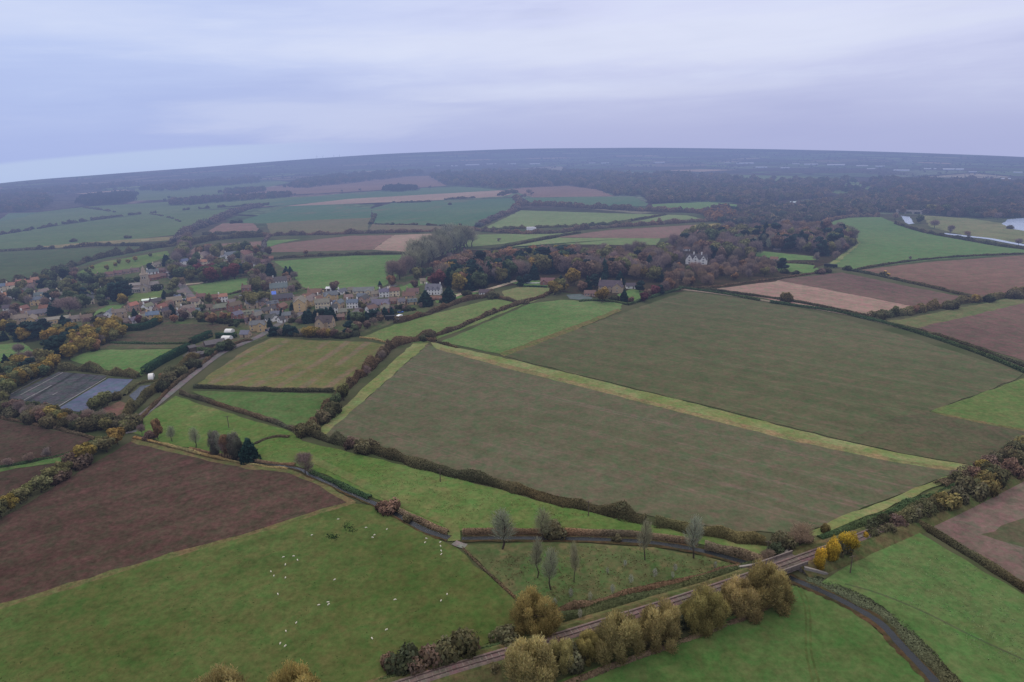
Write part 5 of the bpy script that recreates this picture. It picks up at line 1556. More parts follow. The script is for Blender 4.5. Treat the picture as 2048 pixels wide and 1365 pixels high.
H([(965, 461), (1010, 459), (1050, 457), (1100, 455), (1180, 452), (1260, 446)], 3.2, 8, 'olive', 'roadside scrub behind the far road', 0.7)
H([(955, 455), (975, 444), (1000, 433), (1022, 424), (1038, 418)], 5.0, 14, 'grey', 'broad hedge between wheat and pale green field', 0.5)
H([(1030, 417), (1040, 407), (1030, 396)], 7.0, 14, 'rust', 'clump of scrub at the meeting of far hedges', 0.6)
H([(1049, 411), (1100, 412), (1154, 415), (1220, 419), (1300, 423), (1370, 425), (1420, 428)], 7.0, 16, 'rust', 'long autumn belt beyond the pale green fields', 0.5)
H([(1234, 447), (1280, 439), (1330, 430)], 2.4, 5, 'dark', 'cross hedge between two pale green fields', 0.3)
H([(984, 500), (1040, 489), (1100, 477), (1160, 466)], 2.4, 5, 'dark', 'dark hedge up the light green slope', 0.4, 0.05)
H([(525, 506), (528, 494), (530, 482), (540, 472)], 3.0, 6, 'grey', 'hedge between the two village brown fields', 0.5)
H([(741, 449), (746, 440), (750, 430)], 3.2, 7, 'dark', 'little triangular hedge in the wheat', 0.5)
H([(785, 406), (810, 406), (862, 404)], 2.6, 8, 'dark', 'broken scrub line on the pale strip', 0.7, 0.3)
H([(888, 400), (920, 398), (950, 396)], 3.0, 9, 'dark', 'scrub patch at the end of the pale strip', 0.6, 0.2)
H([(1000, 392), (1012, 388), (1034, 386)], 6.0, 14, 'dark', 'dark scrub mound by the pale strip', 0.5)
H([(1450, 418), (1500, 419), (1555, 421)], 3.5, 8, 'conifer', 'dark conifer hedge in the far parkland', 0.3)
H([(745, 449), (800, 450), (860, 451), (930, 455)], 1.6, 4, 'dark', 'thin hedge at the foot of the blue green wheat', 0.9, 0.45)
H([(300, 428), (340, 436), (360, 444)], 1.2, 4, 'dark', 'thin far hedge by the wide green field', 0.9, 0.4)
H([(1644, 448), (1690, 436), (1758, 434)], 4.0, 9, 'rust', 'scrub along the back of the bright green wheat', 0.6)
# stream sides
H([(622, 946), (660, 962), (700, 981), (740, 998)], 1.1, 2.4, 'green', 'dark green weeds on the far bank of the upper stream', 0.6, name='reed_bed', kind='stuff')
H([(800, 1026), (840, 1044), (870, 1058), (896, 1068)], 1.6, 2.2, 'reed', 'reddish reeds above the culvert', 0.15, name='reed_bed', kind='stuff')
H([(926, 1069), (1000, 1067), (1100, 1068), (1200, 1070), (1300, 1076), (1395, 1090)], 2.0, 2.4, 'reed', 'reddish reed bank along the lower stream', 0.15, name='reed_bed', kind='stuff', maxn=14000)
H([(1410, 1097), (1450, 1106), (1500, 1118), (1535, 1127)], 2.2, 3.0, 'reed', 'brown reeds nearest the railway bridge', 0.3, name='reed_bed', kind='stuff')
H([(380, 900), (440, 912), (520, 926), (590, 932)], 1.0, 1.8, 'reed', 'brown reeds under the left trees', 0.4, name='reed_bed', kind='stuff')
H([(1612, 1160), (1660, 1175), (1720, 1203), (1780, 1238), (1830, 1290), (1880, 1342), (1930, 1400), (1965, 1450)], 0.55, 6.5, (0.11, 0.12, 0.07, 1), 'bed of dull reeds right of the stream', 0.5, name='reed_bed', kind='stuff', maxn=30000)
H([(925, 1096), (960, 1132), (1000, 1168), (1030, 1196)], 0.5, 0.8, 'brown', 'dry weeds along the plantation fence', 0.5, name='weeds', kind='stuff')
H([(1040, 1234), (1100, 1226), (1180, 1208), (1290, 1180), (1400, 1155), (1480, 1136)], 1.0, 2.2, 'rust', 'rusty bramble along the plantation edge', 0.7, name='bramble', kind='stuff')
H([(1060, 1250), (1130, 1238), (1250, 1204), (1380, 1172), (1470, 1142), (1530, 1126)], 1.2, 4.5, (0.10, 0.12, 0.06, 1), 'tangled scrub beside the railway', 0.7, name='bramble', kind='stuff', maxn=14000)
H([(700, 1392), (800, 1358), (900, 1326), (1000, 1296), (1060, 1278)], 1.1, 3.0, 'green', 'weedy strip between sheep pasture and railway', 0.7, name='bramble', kind='stuff')
H([(900, 1352), (1000, 1322), (1100, 1296), (1200, 1266), (1300, 1234), (1400, 1200), (1500, 1166), (1540, 1152)], 1.2, 3.4, 'olive', 'rough growth along the willow side of the railway', 0.7, name='bramble', kind='stuff')
H([(1100, 1385), (1200, 1345), (1300, 1308), (1400, 1272), (1500, 1232), (1560, 1200)], 0.8, 2.0, 'rust', 'line of dead weeds at the foot of the willows', 0.6, name='weeds', kind='stuff')
# railway scrub, right
H([(1640, 1080), (1700, 1062), (1760, 1042), (1830, 1010), (1900, 985), (1960, 962)], 2.6, 5.0, 'green', 'dark bramble hedge along the far side of the railway', 0.7, maxn=14000)

# ------------------------------------------------------------------ far woods that read as one body
WB = [(L(88, 80, 76), 4), (L(78, 76, 66), 4), (L(100, 86, 70), 1.5), (L(64, 74, 62), 3)]
WR = [(L(100, 90, 82), 5), (L(88, 86, 70), 5), (L(110, 95, 76), 1.2), (L(66, 76, 66), 3), (L(104, 98, 76), 1)]
WD = [(L(50, 62, 60), 4), (L(62, 66, 58), 1)]
mass('woodland', [(-80, 412), (0, 398), (60, 393), (108, 400), (98, 412), (70, 423), (20, 426), (-80, 442)], 420, (8, 12), WB, 'dark wood at the far left edge')
mass('woodland', [(155, 412), (165, 400), (230, 393), (275, 390), (270, 402), (205, 412)], 220, (8, 12), WD, 'dark block wood in the far left fields')
mass('woodland', [(335, 411), (345, 404), (450, 397), (575, 390), (582, 395), (460, 404), (370, 412)], 260, (7, 10), WB, 'long purple brown strip wood')
mass('woodland', [(440, 388), (456, 383), (528, 379), (530, 384), (470, 389)], 110, (6, 8), WB, 'small far strip wood')
mass('woodland', [(575, 376), (600, 366), (700, 354), (790, 350), (860, 348), (780, 358), (690, 368), (610, 377)], 420, (7, 11), WB, 'ridge wood above the far brown field')
mass('woodland', [(-60, 396), (0, 386), (150, 376), (270, 368), (272, 374), (150, 384), (0, 398)], 380, (5, 8), WB, 'band of woods near the left skyline')
mass('woodland', [(270, 381), (345, 371), (430, 363), (520, 359), (518, 367), (420, 374), (330, 384)], 300, (6, 9), WB, 'band of woods right of the left skyline')
mass('woodland', [(765, 383), (775, 377), (826, 376), (834, 381), (800, 384)], 90, (7, 9), WD, 'little dark conifer block in mid distance')
mass('woodland', [(860, 356), (950, 348), (1100, 347), (1230, 352), (1348, 362), (1400, 386), (1300, 396), (1230, 393), (1195, 380), (1130, 372), (1014, 379), (940, 374), (895, 371)], 1400, (7, 12), WR, 'broad autumn woods in the middle distance')
mass('woodland', [(1200, 358), (1345, 352), (1560, 368), (1700, 364), (1640, 400), (1500, 405), (1300, 404), (1295, 396)], 1300, (8, 14), WR, 'autumn woods behind the pale fields')
mass('woodland', [(1440, 448), (1480, 420), (1560, 418), (1640, 408), (1720, 392), (1800, 400), (1800, 425), (1690, 434), (1620, 446), (1560, 455)], 900, (9, 14), WR, 'tall autumn woods right of the main road')
mass('woodland', [(1740, 366), (1900, 366), (2060, 374), (2160, 384), (2160, 452), (2060, 436), (2010, 437), (1945, 437), (1844, 429), (1800, 428), (1780, 400)], 1700, (9, 16), WB + [(L(108, 90, 70), 1)], 'dark woods around the river at right')
mass('woodland', [(1295, 396), (1500, 404), (1560, 416), (1430, 402), (1300, 408)], 240, (8, 13), WR, 'front edge of the autumn woods')
mass('woodland', [(1400, 430), (1450, 422), (1470, 440), (1440, 446), (1420, 440)], 120, (11, 15), [(L(126, 98, 72), 2), (L(96, 84, 76), 2)], 'orange brown trees at the bend of the main road')
mass('parkland_trees', [(1540, 362), (1700, 366), (1760, 380), (1800, 398), (1700, 396), (1640, 380)], 90, (8, 12), WB, 'scattered trees on the far parkland')
F('field', [(1330, 352), (1440, 349), (1560, 352), (1660, 356), (1760, 372), (1790, 386), (1690, 390), (1600, 376), (1500, 366), (1400, 361)], GREENF, 'green parkland between far woods')
F('field', [(1180, 364), (1215, 358), (1245, 362), (1225, 369)], FARTAN, 'pale clearing in the far woods')
F('field', [(1326, 341), (1400, 339), (1476, 340), (1400, 344)], FARTAN, 'pale strip field beyond the woods')
# thin far parcels and the far town
FARM = [PALE, GREENF, FARTAN, TEAL, FARBROWN, BRIGHT, DKGREEN]
RX, RY = [r[0] for r in RIMD], [r[1] for r in RIMD]
for i in range(74):
    x = random.uniform(-40, 2080)
    y = float(np.interp(x, RX, RY)) + random.choice([5, 8, 11, 15, 19, 24, 29, 34]) + random.uniform(-1.5, 1.5)
    w, h = random.uniform(18, 60), random.uniform(.7, 2.0)
    if 560 < x < 900 and y > 345:
        continue
    sl = float(np.interp(x + 40, RX, RY) - np.interp(x - 40, RX, RY)) / 80
    F('field', [(x - w, y - w * sl), (x + w * .8, y + w * .8 * sl - h * .3), (x + w, y + w * sl + h), (x - w * .7, y - w * .7 * sl + h)], random.choice(FARM), 'thin far field near the skyline', ragged=False)
WT = [(L(150, 140, 138), 3), (L(176, 174, 178), 2), (L(120, 100, 94), 3)]
mass('distant_town', [(1250, 320), (1500, 319), (1750, 324), (2060, 334), (2060, 362), (1900, 358), (1700, 345), (1450, 336), (1250, 332)], 420, (.7, 1.3), WT, 'scattered roofs of the far town under the right skyline', 1.0, 6)
mass('distant_town', [(860, 326), (1000, 322), (1200, 320), (1230, 332), (1000, 338), (870, 340)], 120, (.6, 1.1), WT, 'scattered far roofs under the middle of the skyline', 1.0, 6)
# skyline woods and hedges
for i, (xa, xb, off, n) in enumerate([(0, 420, 22, 230), (380, 800, 24, 230), (760, 1150, 22, 230), (1100, 1500, 26, 260), (1450, 1800, 30, 260), (1750, 2100, 34, 260)]):
    up = [(x, np.interp(x, [r[0] for r in RIMD], [r[1] for r in RIMD])) for x in np.linspace(xa, xb, 9)]
    poly = [(x, y + 4) for x, y in up] + [(x, y + off + 14) for x, y in reversed(up)]
    mass('woodland', poly, n, (1.3, 3.4), WB, 'scattered hedges and copses on the skyline, %s stretch from left' % ordinal(i + 1), 1.5, 8)

# ------------------------------------------------------------------ single trees: foreground
P = plant
AR = 'beside the railway'
# willows on the near side of the line: bottom edge to the bridge
for i, (x, y, h, w) in enumerate([(1062, 1368, 98, 1.0), (1122, 1335, 66, .8), (1176, 1318, 58, .85), (1236, 1314, 96, .95), (1318, 1284, 86, .95), (1405, 1252, 84, .85), (1474, 1232, 82, .85), (1535, 1212, 92, .85)]):
    P('willow', x, y, h * .92, AR, 'broad olive gold willow in the railside row, %s from the bridge end' % ordinal(8 - i), w * 1.02)
P('willow', 1070, 1258, 74, AR, 'wide olive gold willow between sheep pasture and railway', 1.1)
P('willow', 455, 1440, 92, AR, 'willow crown rising from the bottom edge, left of the other', 1.0)
P('willow', 600, 1432, 96, AR, 'willow crown rising from the bottom edge below the sheep', .95)
P('bush', 1010, 1284, 28, AR, 'low brownish bush at the corner of the sheep pasture', 1.2)
for x, y, h, lk in [(815, 1340, 48, 'dbush'), (848, 1335, 40, 'rbush'), (880, 1325, 42, 'bush'), (912, 1312, 48, 'bush'), (782, 1340, 26, 'rbush'), (950, 1300, 20, 'rbush'), (1150, 1330, 42, 'bush'), (1350, 1262, 40, 'dbush'), (1285, 1290, 30, 'bush'), (990, 1345, 18, 'bush'), (1115, 1300, 20, 'rbush')]:
    P(lk, x, y, h, 'along the lower railway', None, .8)
# gold trees beyond bridge
P('gold', 1638, 1140, 48, AR, 'golden tree nearest the bridge wing wall', .62)
P('gold', 1662, 1128, 58, AR, 'tallest golden tree beyond the bridge', .6)
P('gold', 1692, 1112, 52, AR, 'golden orange tree farthest from the bridge', .75)
P('bush', 1682, 1114, 34, AR, 'olive bush in front of the golden orange tree', .6)
P('gold', 1730, 1085, 22, AR, 'small golden shrub tree alone on the rail bank', .5)
for x, y, h, lk in [(1748, 1078, 20, 'bush'), (1770, 1068, 22, 'bush'), (1792, 1055, 26, 'rbush'), (1815, 1048, 26, 'bush'), (1838, 1040, 30, 'bush'), (1862, 1028, 32, 'bush'), (1888, 1016, 34, 'ybush'), (1912, 1006, 34, 'bush'), (1938, 994, 36, 'bush'), (1965, 982, 36, 'ybush'), (1990, 968, 38, 'bush'), (2018, 954, 38, 'rbush'), (2046, 942, 40, 'bush'), (2075, 930, 40, 'bush'),
                    (1742, 1062, 22, 'dbush'), (1760, 1052, 24, 'dbush'), (1785, 1040, 18, 'dbush'), (1912, 968, 26, 'bush'), (1945, 960, 26, 'rbush'), (1975, 945, 34, 'rbush'), (2000, 935, 34, 'bush'), (2030, 918, 36, 'bush'), (2060, 905, 36, 'ybush')]:
    P(lk, x, y, h, 'along the upper railway', None, .75)
H([(1790, 1052), (1830, 1036), (1900, 1006), (1970, 975), (2050, 938), (2150, 888)], 3.6, 7.0, 'olive', 'thick scrub along the near side of the railway beyond the gold trees', 0.7, maxn=16000)
H([(1880, 975), (1940, 952), (2000, 930), (2060, 900), (2150, 855)], 3.6, 7.0, 'brown', 'thick scrub along the far side of the railway at the right edge', 0.7, maxn=14000)
P('yellow', 1965, 950, 30, 'along the upper railway', 'bright yellow tree at the tip of the grass strip')
P('bare', 1910, 965, 24, 'along the upper railway', 'small bare tree at the corner of the great field')
P('ybush', 1652, 1066, 18, 'along the upper railway', 'little yellow bush above the railway bridge', .6)
# end of the long hedge
P('twig', 1600, 1092, 44, 'at the railway bridge', 'pinkish twiggy bush tree above the bridge', 1.35)
P('bush', 1560, 1098, 34, 'at the railway bridge', 'olive tree at the end of the long hedge', .7)
P('twig', 1535, 1124, 26, 'at the railway bridge', 'twiggy grey shrub on the stream bank by the bridge', 1.3)
P('bush', 1605, 1080, 20, 'at the railway bridge', None, 1.0)
P('dbush', 1552, 1110, 24, 'at the railway bridge', None, .8)
# poplars by the lower stream
for x, y, h, lab, w in [(1005, 1100, 84, 'tall grey poplar left of the others over the stream', 1.6), (1085, 1082, 68, 'dense grey poplar standing on the stream bank', 1.8), (1075, 1158, 88, 'bare poplar in the rough plantation, left of a close pair', .95),
                        (1102, 1182, 92, 'bare poplar in the rough plantation, right of a close pair', 1.0), (1148, 1166, 86, 'slender bare poplar alone in the plantation', 0.65), (1290, 1122, 88, 'pale bare poplar midway along the lower stream', 1.0), (1387, 1118, 92, 'bare poplar by the stream nearest the bridge', 1.3)]:
    o = P('poplar', x, y, h, 'along the lower stream', lab, w)
for x, y, h in [(1108, 1072, 30), (1232, 1082, 12)]:
    P('bush', x, y, h, 'along the lower stream', None, .9)
for x, y, h in [(1142, 1198, 22), (1180, 1205, 22), (1225, 1190, 22), (1262, 1170, 22), (1310, 1158, 22), (1350, 1145, 18), (1215, 1150, 16), (1160, 1240, 22), (1110, 1215, 20), (1430, 1140, 18), (1250, 1135, 16), (1345, 1160, 18)]:
    P('sapling', x, y, h, 'in the rough plantation', None, .9)
# stream upper
P('bare', 612, 950, 44, 'along the upper stream', 'leafless round topped tree on the stream bend', 1.0)
P('rbush', 775, 1022, 24, 'along the upper stream', 'reddish bush overhanging the stream beside the sheep', 1.0)
P('bush', 816, 1043, 14, 'along the upper stream', 'small bush at the stream just before the culvert', .8)
P('conifer', 500, 922, 46, 'along the upper stream', 'dark green conifer at the end of the tree clump', 1.15)
for x, y, h, lk in [(432, 912, 54, 'dcolumn'), (443, 915, 50, 'poplar'), (456, 917, 52, 'orange'), (470, 918, 58, 'dcolumn'), (478, 919, 48, 'dcolumn'), (450, 918, 46, 'bare')]:
    P(lk, x, y, h, 'in the clump on the stream bank', None, .55 if lk != 'poplar' else 1.2)
P('orange', 317, 880, 44, 'along the upper stream', 'single orange tree beside the farm track', .52)
P('poplar', 345, 884, 34, 'along the upper stream', 'thin grey tree right of the orange one', 1.6)
P('poplar', 392, 897, 44, 'along the upper stream', 'bare grey tree halfway to the clump', 1.6)
for x, y, h, lk in [(285, 870, 22, 'bare'), (300, 878, 16, 'rbush'), (270, 850, 22, 'bush')]:
    P(lk, x, y, h, 'at the foot of the lane', None, .9)
# maple row beside ploughed field
for i, (x, y, h, lk) in enumerate([(236, 890, 36, 'yellow'), (214, 905, 30, 'olive'), (190, 910, 28, 'olive'), (172, 926, 38, 'yellow'), (152, 935, 28, 'rbush'), (130, 956, 34, 'olive'), (104, 966, 32, 'olive'), (84, 985, 34, 'olive'), (62, 992, 28, 'olive'), (42, 1008, 32, 'olive'), (22, 1022, 34, 'yellow'), (2, 1035, 36, 'olive'), (-20, 1050, 38, 'yellow'), (116, 962, 24, 'rbush'), (200, 900, 26, 'olive')]):
    P(lk, x, y, h, 'in the slanting row above the ploughed field', None, 1.1)
for x, y, h in [(60, 925, 20), (95, 915, 20), (18, 935, 18)]:
    P('bare', x, y, h, 'by the telegraph pole in the dark soil', None, 1.2)

# hedgerow trees left of great field
for x, y, h, lk in [(688, 802, 36, 'olive'), (672, 815, 28, 'green'), (660, 832, 26, 'bush'), (640, 846, 24, 'bush'), (618, 870, 26, 'bush'), (735, 752, 22, 'bare'), (765, 722, 22, 'bare'), (850, 682, 14, 'dbush'), (742, 898, 20, 'bush'), (700, 895, 20, 'rbush'), (730, 905, 28, 'bush')]:
    P(lk, x, y, h, 'in the hedges round the great field', None, .9)
for x, y, h, lk in [(1572, 604, 20, 'ybush'), (1766, 552, 8, 'bush'), (1820, 521, 9, 'bare'), (1790, 634, 22, 'olive'), (1830, 628, 18, 'orange'), (1760, 640, 18, 'bush'), (1950, 606, 18, 'yellow'), (1900, 618, 16, 'bush'), (1980, 604, 14, 'dbush'), (2030, 598, 18, 'bush')]:
    P(lk, x, y, h, 'in the right hand hedges', None, .9)

# ------------------------------------------------------------------ left tree belts
AN = 'around the nursery'
scatter([(-40, 790), (20, 806), (60, 822), (110, 832), (160, 838), (230, 852), (262, 850), (262, 862), (200, 866), (120, 856), (40, 842), (-40, 826)], 52,
        [('bare', 3, 22, 34), ('bush', 4, 18, 28), ('olive', 2, 22, 32), ('yellow', 1, 24, 34), ('russet', 1, 22, 30), ('dbush', 2, 16, 24)], AN, 9)
for x, y, h, lk in [(205, 818, 32, 'olive'), (192, 822, 28, 'olive'), (215, 812, 30, 'olive'), (230, 800, 16, 'bush'), (130, 850, 26, 'yellow'), (70, 845, 26, 'yellow'), (90, 846, 30, 'russet'), (326, 760, 14, 'orange'), (340, 765, 22, 'bush'), (360, 752, 22, 'bush'), (330, 780, 18, 'dbush'), (390, 735, 20, 'dbush'), (420, 715, 20, 'green'), (445, 705, 22, 'green'), (455, 700, 20, 'dbush'), (208, 690, 14, 'yellow'), (190, 702, 12, 'bush')]:
    P(lk, x, y, h, AN, None, 1.0)
AL = 'in the left tree belt'
scatter([(-60, 735), (10, 745), (60, 735), (100, 728), (128, 735), (110, 745), (70, 765), (10, 798), (-60, 830)], 60,
        [('olive', 3, 26, 38), ('yellow', 3, 26, 38), ('green', 2, 24, 36), ('russet', 1, 24, 32), ('bush', 3, 16, 28), ('conifer', 1, 26, 36)], AL, 8)
scatter([(115, 690), (128, 682), (150, 670), (180, 668), (210, 660), (245, 664), (250, 676), (225, 692), (195, 704), (160, 712), (140, 722), (118, 712)], 40,
        [('yellow', 4, 26, 36), ('olive', 3, 24, 34), ('orange', 2, 22, 30), ('bare', 2, 22, 28), ('green', 1, 24, 32)], AL, 8)
for x, y, h, lk in [(112, 712, 40, 'cedar'), (124, 716, 42, 'cedar'), (134, 700, 36, 'cedar'), (150, 690, 36, 'cedar'), (160, 684, 34, 'conifer'), (140, 668, 30, 'cedar'), (130, 660, 30, 'conifer'),
                    (30, 675, 30, 'cedar'), (42, 682, 32, 'conifer'), (62, 676, 34, 'cedar'), (75, 680, 36, 'cedar'), (92, 668, 30, 'cedar'), (82, 672, 28, 'conifer'), (52, 684, 30, 'yellow'), (15, 738, 30, 'conifer'), (30, 736, 28, 'conifer'), (62, 750, 34, 'cedar'),
                    (8, 668, 28, 'yellow'), (20, 664, 26, 'olive'), (104, 690, 34, 'yellow'), (116, 682, 32, 'olive'), (-4, 684, 22, 'conifer'), (10, 682, 20, 'conifer'), (45, 732, 30, 'bare'), (40, 712, 26, 'bare'), (60, 722, 22, 'bare'), (86, 712, 14, 'bush'), (168, 682, 30, 'yellow'), (182, 690, 34, 'yellow'), (96, 745, 26, 'yellow'), (112, 738, 30, 'yellow'), (84, 752, 24, 'yellow')]:
    P(lk, x, y, h, AL, None, 1.15)

# tussocks one could not count
def tufts(poly, n, h, col, label, name='grass'):
    x0, x1 = min(p[0] for p in poly), max(p[0] for p in poly)
    y0, y1 = min(p[1] for p in poly), max(p[1] for p in poly)
    cs, ss, ts = [], [], []
    k = 0
    while k < n:
        x, y = random.uniform(x0, x1), random.uniform(y0, y1)
        if not inside(x, y, poly):
            continue
        k += 1
        p = G(x, y)
        m = 7
        r = random.uniform(.3, 1.0)
        cs.append(np.stack([p.x + rng.normal(0, r, m), p.y + rng.normal(0, r, m), rng.uniform(.05, h, m)], 1))
        ss.append(rng.uniform(.1, .24, m))
        ts.append(np.repeat(rng.uniform(.7, 1.3, (m, 1)), 3, 1))
    me = quad_cloud(name, np.concatenate(cs), rng.normal(0, 1, (n * 7, 3)), np.concatenate(ss), np.concatenate(ts))
    o = link(name, me, LEAF, None, col)
    return tag(o, label, None, None, 'stuff')
0 and tufts([(742, 1122), (790, 1128), (830, 1102), (826, 1112), (775, 1138), (760, 1140)], 70, .35, L(54, 68, 42), 'dark rush tussocks in the sheep pasture', 'grass_tussocks')
tufts([(690, 1048), (712, 1062), (706, 1068), (688, 1052)], 24, .4, L(46, 62, 38), 'small patch of dark tussocks high in the sheep pasture', 'grass_tussocks')
tufts([(650, 1070), (675, 1074), (672, 1082), (650, 1076)], 24, .4, L(46, 62, 38), 'small patch of dark tussocks beside the lone sheep', 'grass_tussocks')
tufts([(960, 1120), (1180, 1092), (1400, 1112), (1490, 1138), (1300, 1190), (1130, 1228), (1050, 1200)], 520, .45, L(98, 96, 66), 'rough tussocks all over the young plantation', 'grass_tussocks')
tufts([(1700, 1150), (1840, 1080), (2048, 1200), (2100, 1330), (1980, 1330), (1850, 1240)], 500, .3, L(112, 128, 88), 'pale tussocks in the meadow right of the stream', 'grass_tussocks')
tufts([(-20, 1240), (480, 1090), (900, 1110), (1020, 1210), (960, 1280), (600, 1400), (-20, 1400)], 700, .22, L(70, 88, 50), 'darker tufts scattered over the sheep pasture', 'grass_tussocks')
tufts([(400, 880), (560, 868), (700, 912), (1000, 990), (1250, 1048), (1100, 1058), (900, 1050), (640, 940)], 500, .3, L(112, 118, 72), 'paler tufts along the stream meadow', 'grass_tussocks')
# ------------------------------------------------------------------ village and estate trees
AC = 'around the church'
for x, y, h, lk in [(232, 598, 34, 'cedar'), (242, 602, 38, 'conifer'), (252, 596, 34, 'cedar'), (262, 580, 26, 'green'), (276, 568, 16, 'green'), (317, 580, 14, 'dbush'), (247, 609, 22, 'yellow'), (330, 598, 18, 'conifer'), (346, 598, 14, 'dbush'), (356, 597, 12, 'dbush'), (345, 584, 20, 'olive'), (352, 577, 22, 'olive'), (365, 574, 20, 'twig'), (300, 541, 15, 'cedar'), (308, 547, 14, 'cedar'), (333, 533, 24, 'conifer'), (336, 530, 20, 'conifer'), (348, 558, 16, 'cedar'),
                    (212, 600, 26, 'green'), (222, 592, 24, 'green'), (200, 598, 22, 'olive'), (190, 590, 24, 'green'), (225, 572, 18, 'olive'), (240, 570, 18, 'green')]:
    P(lk, x, y, h, AC, None, 1.15)
P('copper', 144, 607, 22, AC, 'dark red beech above the great purple tree', 1.3)
P('bare', 140, 630, 36, AC, 'huge dense purple grey tree in the left village', 1.5)
P('conifer', 112, 628, 32, AC, 'dark conifer leaning against the purple tree', 1.3)
P('conifer', 106, 632, 26, AC, 'lower dark conifer left of the purple tree', 1.2)
P('orange', 148, 576, 18, AC, 'round orange tree above the left village', 1.2)
V1 = 'in the left village'
scatter([(30, 592), (80, 575), (120, 560), (160, 552), (190, 562), (215, 575), (235, 600), (240, 612), (190, 618), (160, 626), (120, 612), (95, 620), (50, 612), (25, 612)], 46,
        [('green', 4, 20, 32), ('olive', 4, 20, 30), ('bare', 2, 18, 26), ('cedar', 2, 20, 28), ('russet', 1, 18, 24), ('dbush', 2, 10, 16)], V1, 8)
scatter([(-40, 600), (20, 600), (40, 618), (55, 640), (30, 660), (-40, 668)], 18, [('russet', 3, 22, 32), ('olive', 2, 20, 30), ('bare', 3, 20, 28), ('cedar', 1, 20, 28)], V1, 8)
scatter([(150, 640), (250, 625), (255, 648), (240, 655), (170, 660)], 12, [('bare', 2, 14, 20), ('dbush', 2, 8, 14), ('olive', 2, 12, 20), ('russet', 1, 12, 18)], V1, 8)
scatter([(120, 545), (175, 540), (260, 515), (330, 500), (335, 503), (270, 525), (200, 548), (140, 558)], 10, [('olive', 2, 8, 14), ('yellow', 1, 8, 12)], V1, 10)
V2 = 'in the village gardens'
scatter([(255, 625), (330, 608), (420, 608), (500, 602), (560, 605), (600, 630), (560, 660), (480, 665), (420, 645), (330, 650), (260, 650)], 46,
        [('olive', 3, 12, 22), ('bare', 3, 12, 22), ('dbush', 4, 6, 12), ('orange', 1, 12, 18), ('russet', 2, 12, 18), ('conifer', 1, 12, 20), ('green', 2, 12, 20)], V2, 8)
scatter([(600, 590), (700, 588), (760, 586), (840, 590), (860, 612), (780, 640), (700, 640), (610, 630)], 34,
        [('olive', 3, 10, 18), ('bare', 2, 10, 18), ('dbush', 4, 5, 10), ('russet', 1, 10, 16), ('bush', 3, 5, 10), ('green', 1, 10, 16)], V2, 8)
for x, y, h, lk in [(425, 650, 24, 'orange'), (448, 642, 18, 'orange'), (460, 641, 16, 'yellow'), (508, 616, 30, 'olive'), (520, 612, 28, 'olive'), (498, 608, 26, 'olive'), (532, 606, 24, 'olive'), (470, 606, 10, 'yellow'), (336, 640, 20, 'bare'), (318, 648, 18, 'yellow'), (270, 634, 18, 'conifer'), (282, 648, 18, 'copper'), (345, 632, 24, 'conifer'), (368, 640, 20, 'russet'), (565, 636, 20, 'conifer'), (584, 590, 22, 'bare'), (594, 584, 20, 'olive'), (670, 582, 20, 'russet'), (534, 585, 22, 'russet'), (520, 580, 22, 'bare'),
                    (574, 556, 24, 'conifer'), (544, 556, 30, 'conifer'), (540, 552, 26, 'conifer'), (582, 554, 22, 'conifer'), (590, 560, 18, 'bare'), (572, 560, 16, 'orange'), (760, 574, 12, 'conifer'), (762, 580, 10, 'bare')]:
    P(lk, x, y, h, V2, None, 1.1)
VF = 'along the village front'
for x, y, h, lk in [(546, 672, 22, 'conifer'), (552, 673, 20, 'cedar'), (572, 672, 24, 'conifer'), (580, 673, 24, 'cedar'), (592, 672, 20, 'conifer'), (562, 673, 18, 'bare'), (612, 647, 26, 'conifer'), (620, 646, 28, 'conifer'), (632, 645, 26, 'conifer'), (645, 644, 28, 'cedar'), (655, 644, 30, 'conifer'), (664, 643, 30, 'conifer'), (638, 648, 16, 'bare'), (598, 650, 14, 'bare'),
                    (612, 676, 22, 'yellow'), (622, 677, 24, 'yellow'), (632, 676, 22, 'yellow'), (645, 678, 22, 'orange'), (655, 677, 20, 'yellow'), (668, 676, 18, 'russet'), (606, 674, 14, 'bare'), (700, 668, 26, 'cedar'), (708, 670, 22, 'green'), (698, 673, 16, 'russet'), (715, 662, 20, 'russet'), (700, 640, 20, 'conifer'), (710, 645, 22, 'green'), (722, 648, 24, 'green'), (734, 646, 24, 'conifer'), (746, 640, 22, 'cedar'), (756, 636, 20, 'conifer'), (770, 634, 20, 'conifer'), (784, 632, 18, 'conifer'), (735, 658, 18, 'russet'), (748, 652, 18, 'bare'), (762, 645, 16, 'russet'), (678, 676, 12, 'dbush'), (690, 676, 10, 'dbush'),
                    (585, 645, 10, 'dbush'), (592, 640, 14, 'bare'), (800, 618, 10, 'dbush'), (812, 622, 10, 'dbush'), (780, 622, 8, 'bush')]:
    P(lk, x, y, h, VF, None, 1.15)
P('conifer', 852, 612, 32, VF, 'left of two round evergreens below the white villa', 1.4)
P('conifer', 898, 605, 34, VF, 'right of two round evergreens below the white villa', 1.35)
P('copper', 875, 578, 38, VF, 'great copper beech behind the white villa', 1.05)
P('russet', 829, 576, 16, VF, 'small red tree above the low stone house', 1.2)
P('yellow', 921, 584, 32, VF, 'yellow brown tree beside the pale drive', 1.05)
P('dbush', 936, 592, 12, VF, 'bush beside the pale drive')
P('bush', 985, 598, 16, VF, 'bush at the end of the low white bungalow')
V3 = 'above the church paddock'
scatter([(335, 556), (350, 545), (400, 555), (440, 552), (495, 548), (500, 556), (440, 566), (400, 570), (370, 570), (345, 566)], 24,
        [('olive', 3, 24, 34), ('green', 2, 24, 34), ('copper', 1, 28, 34), ('cedar', 2, 24, 32), ('bare', 2, 24, 32)], V3, 9, False)
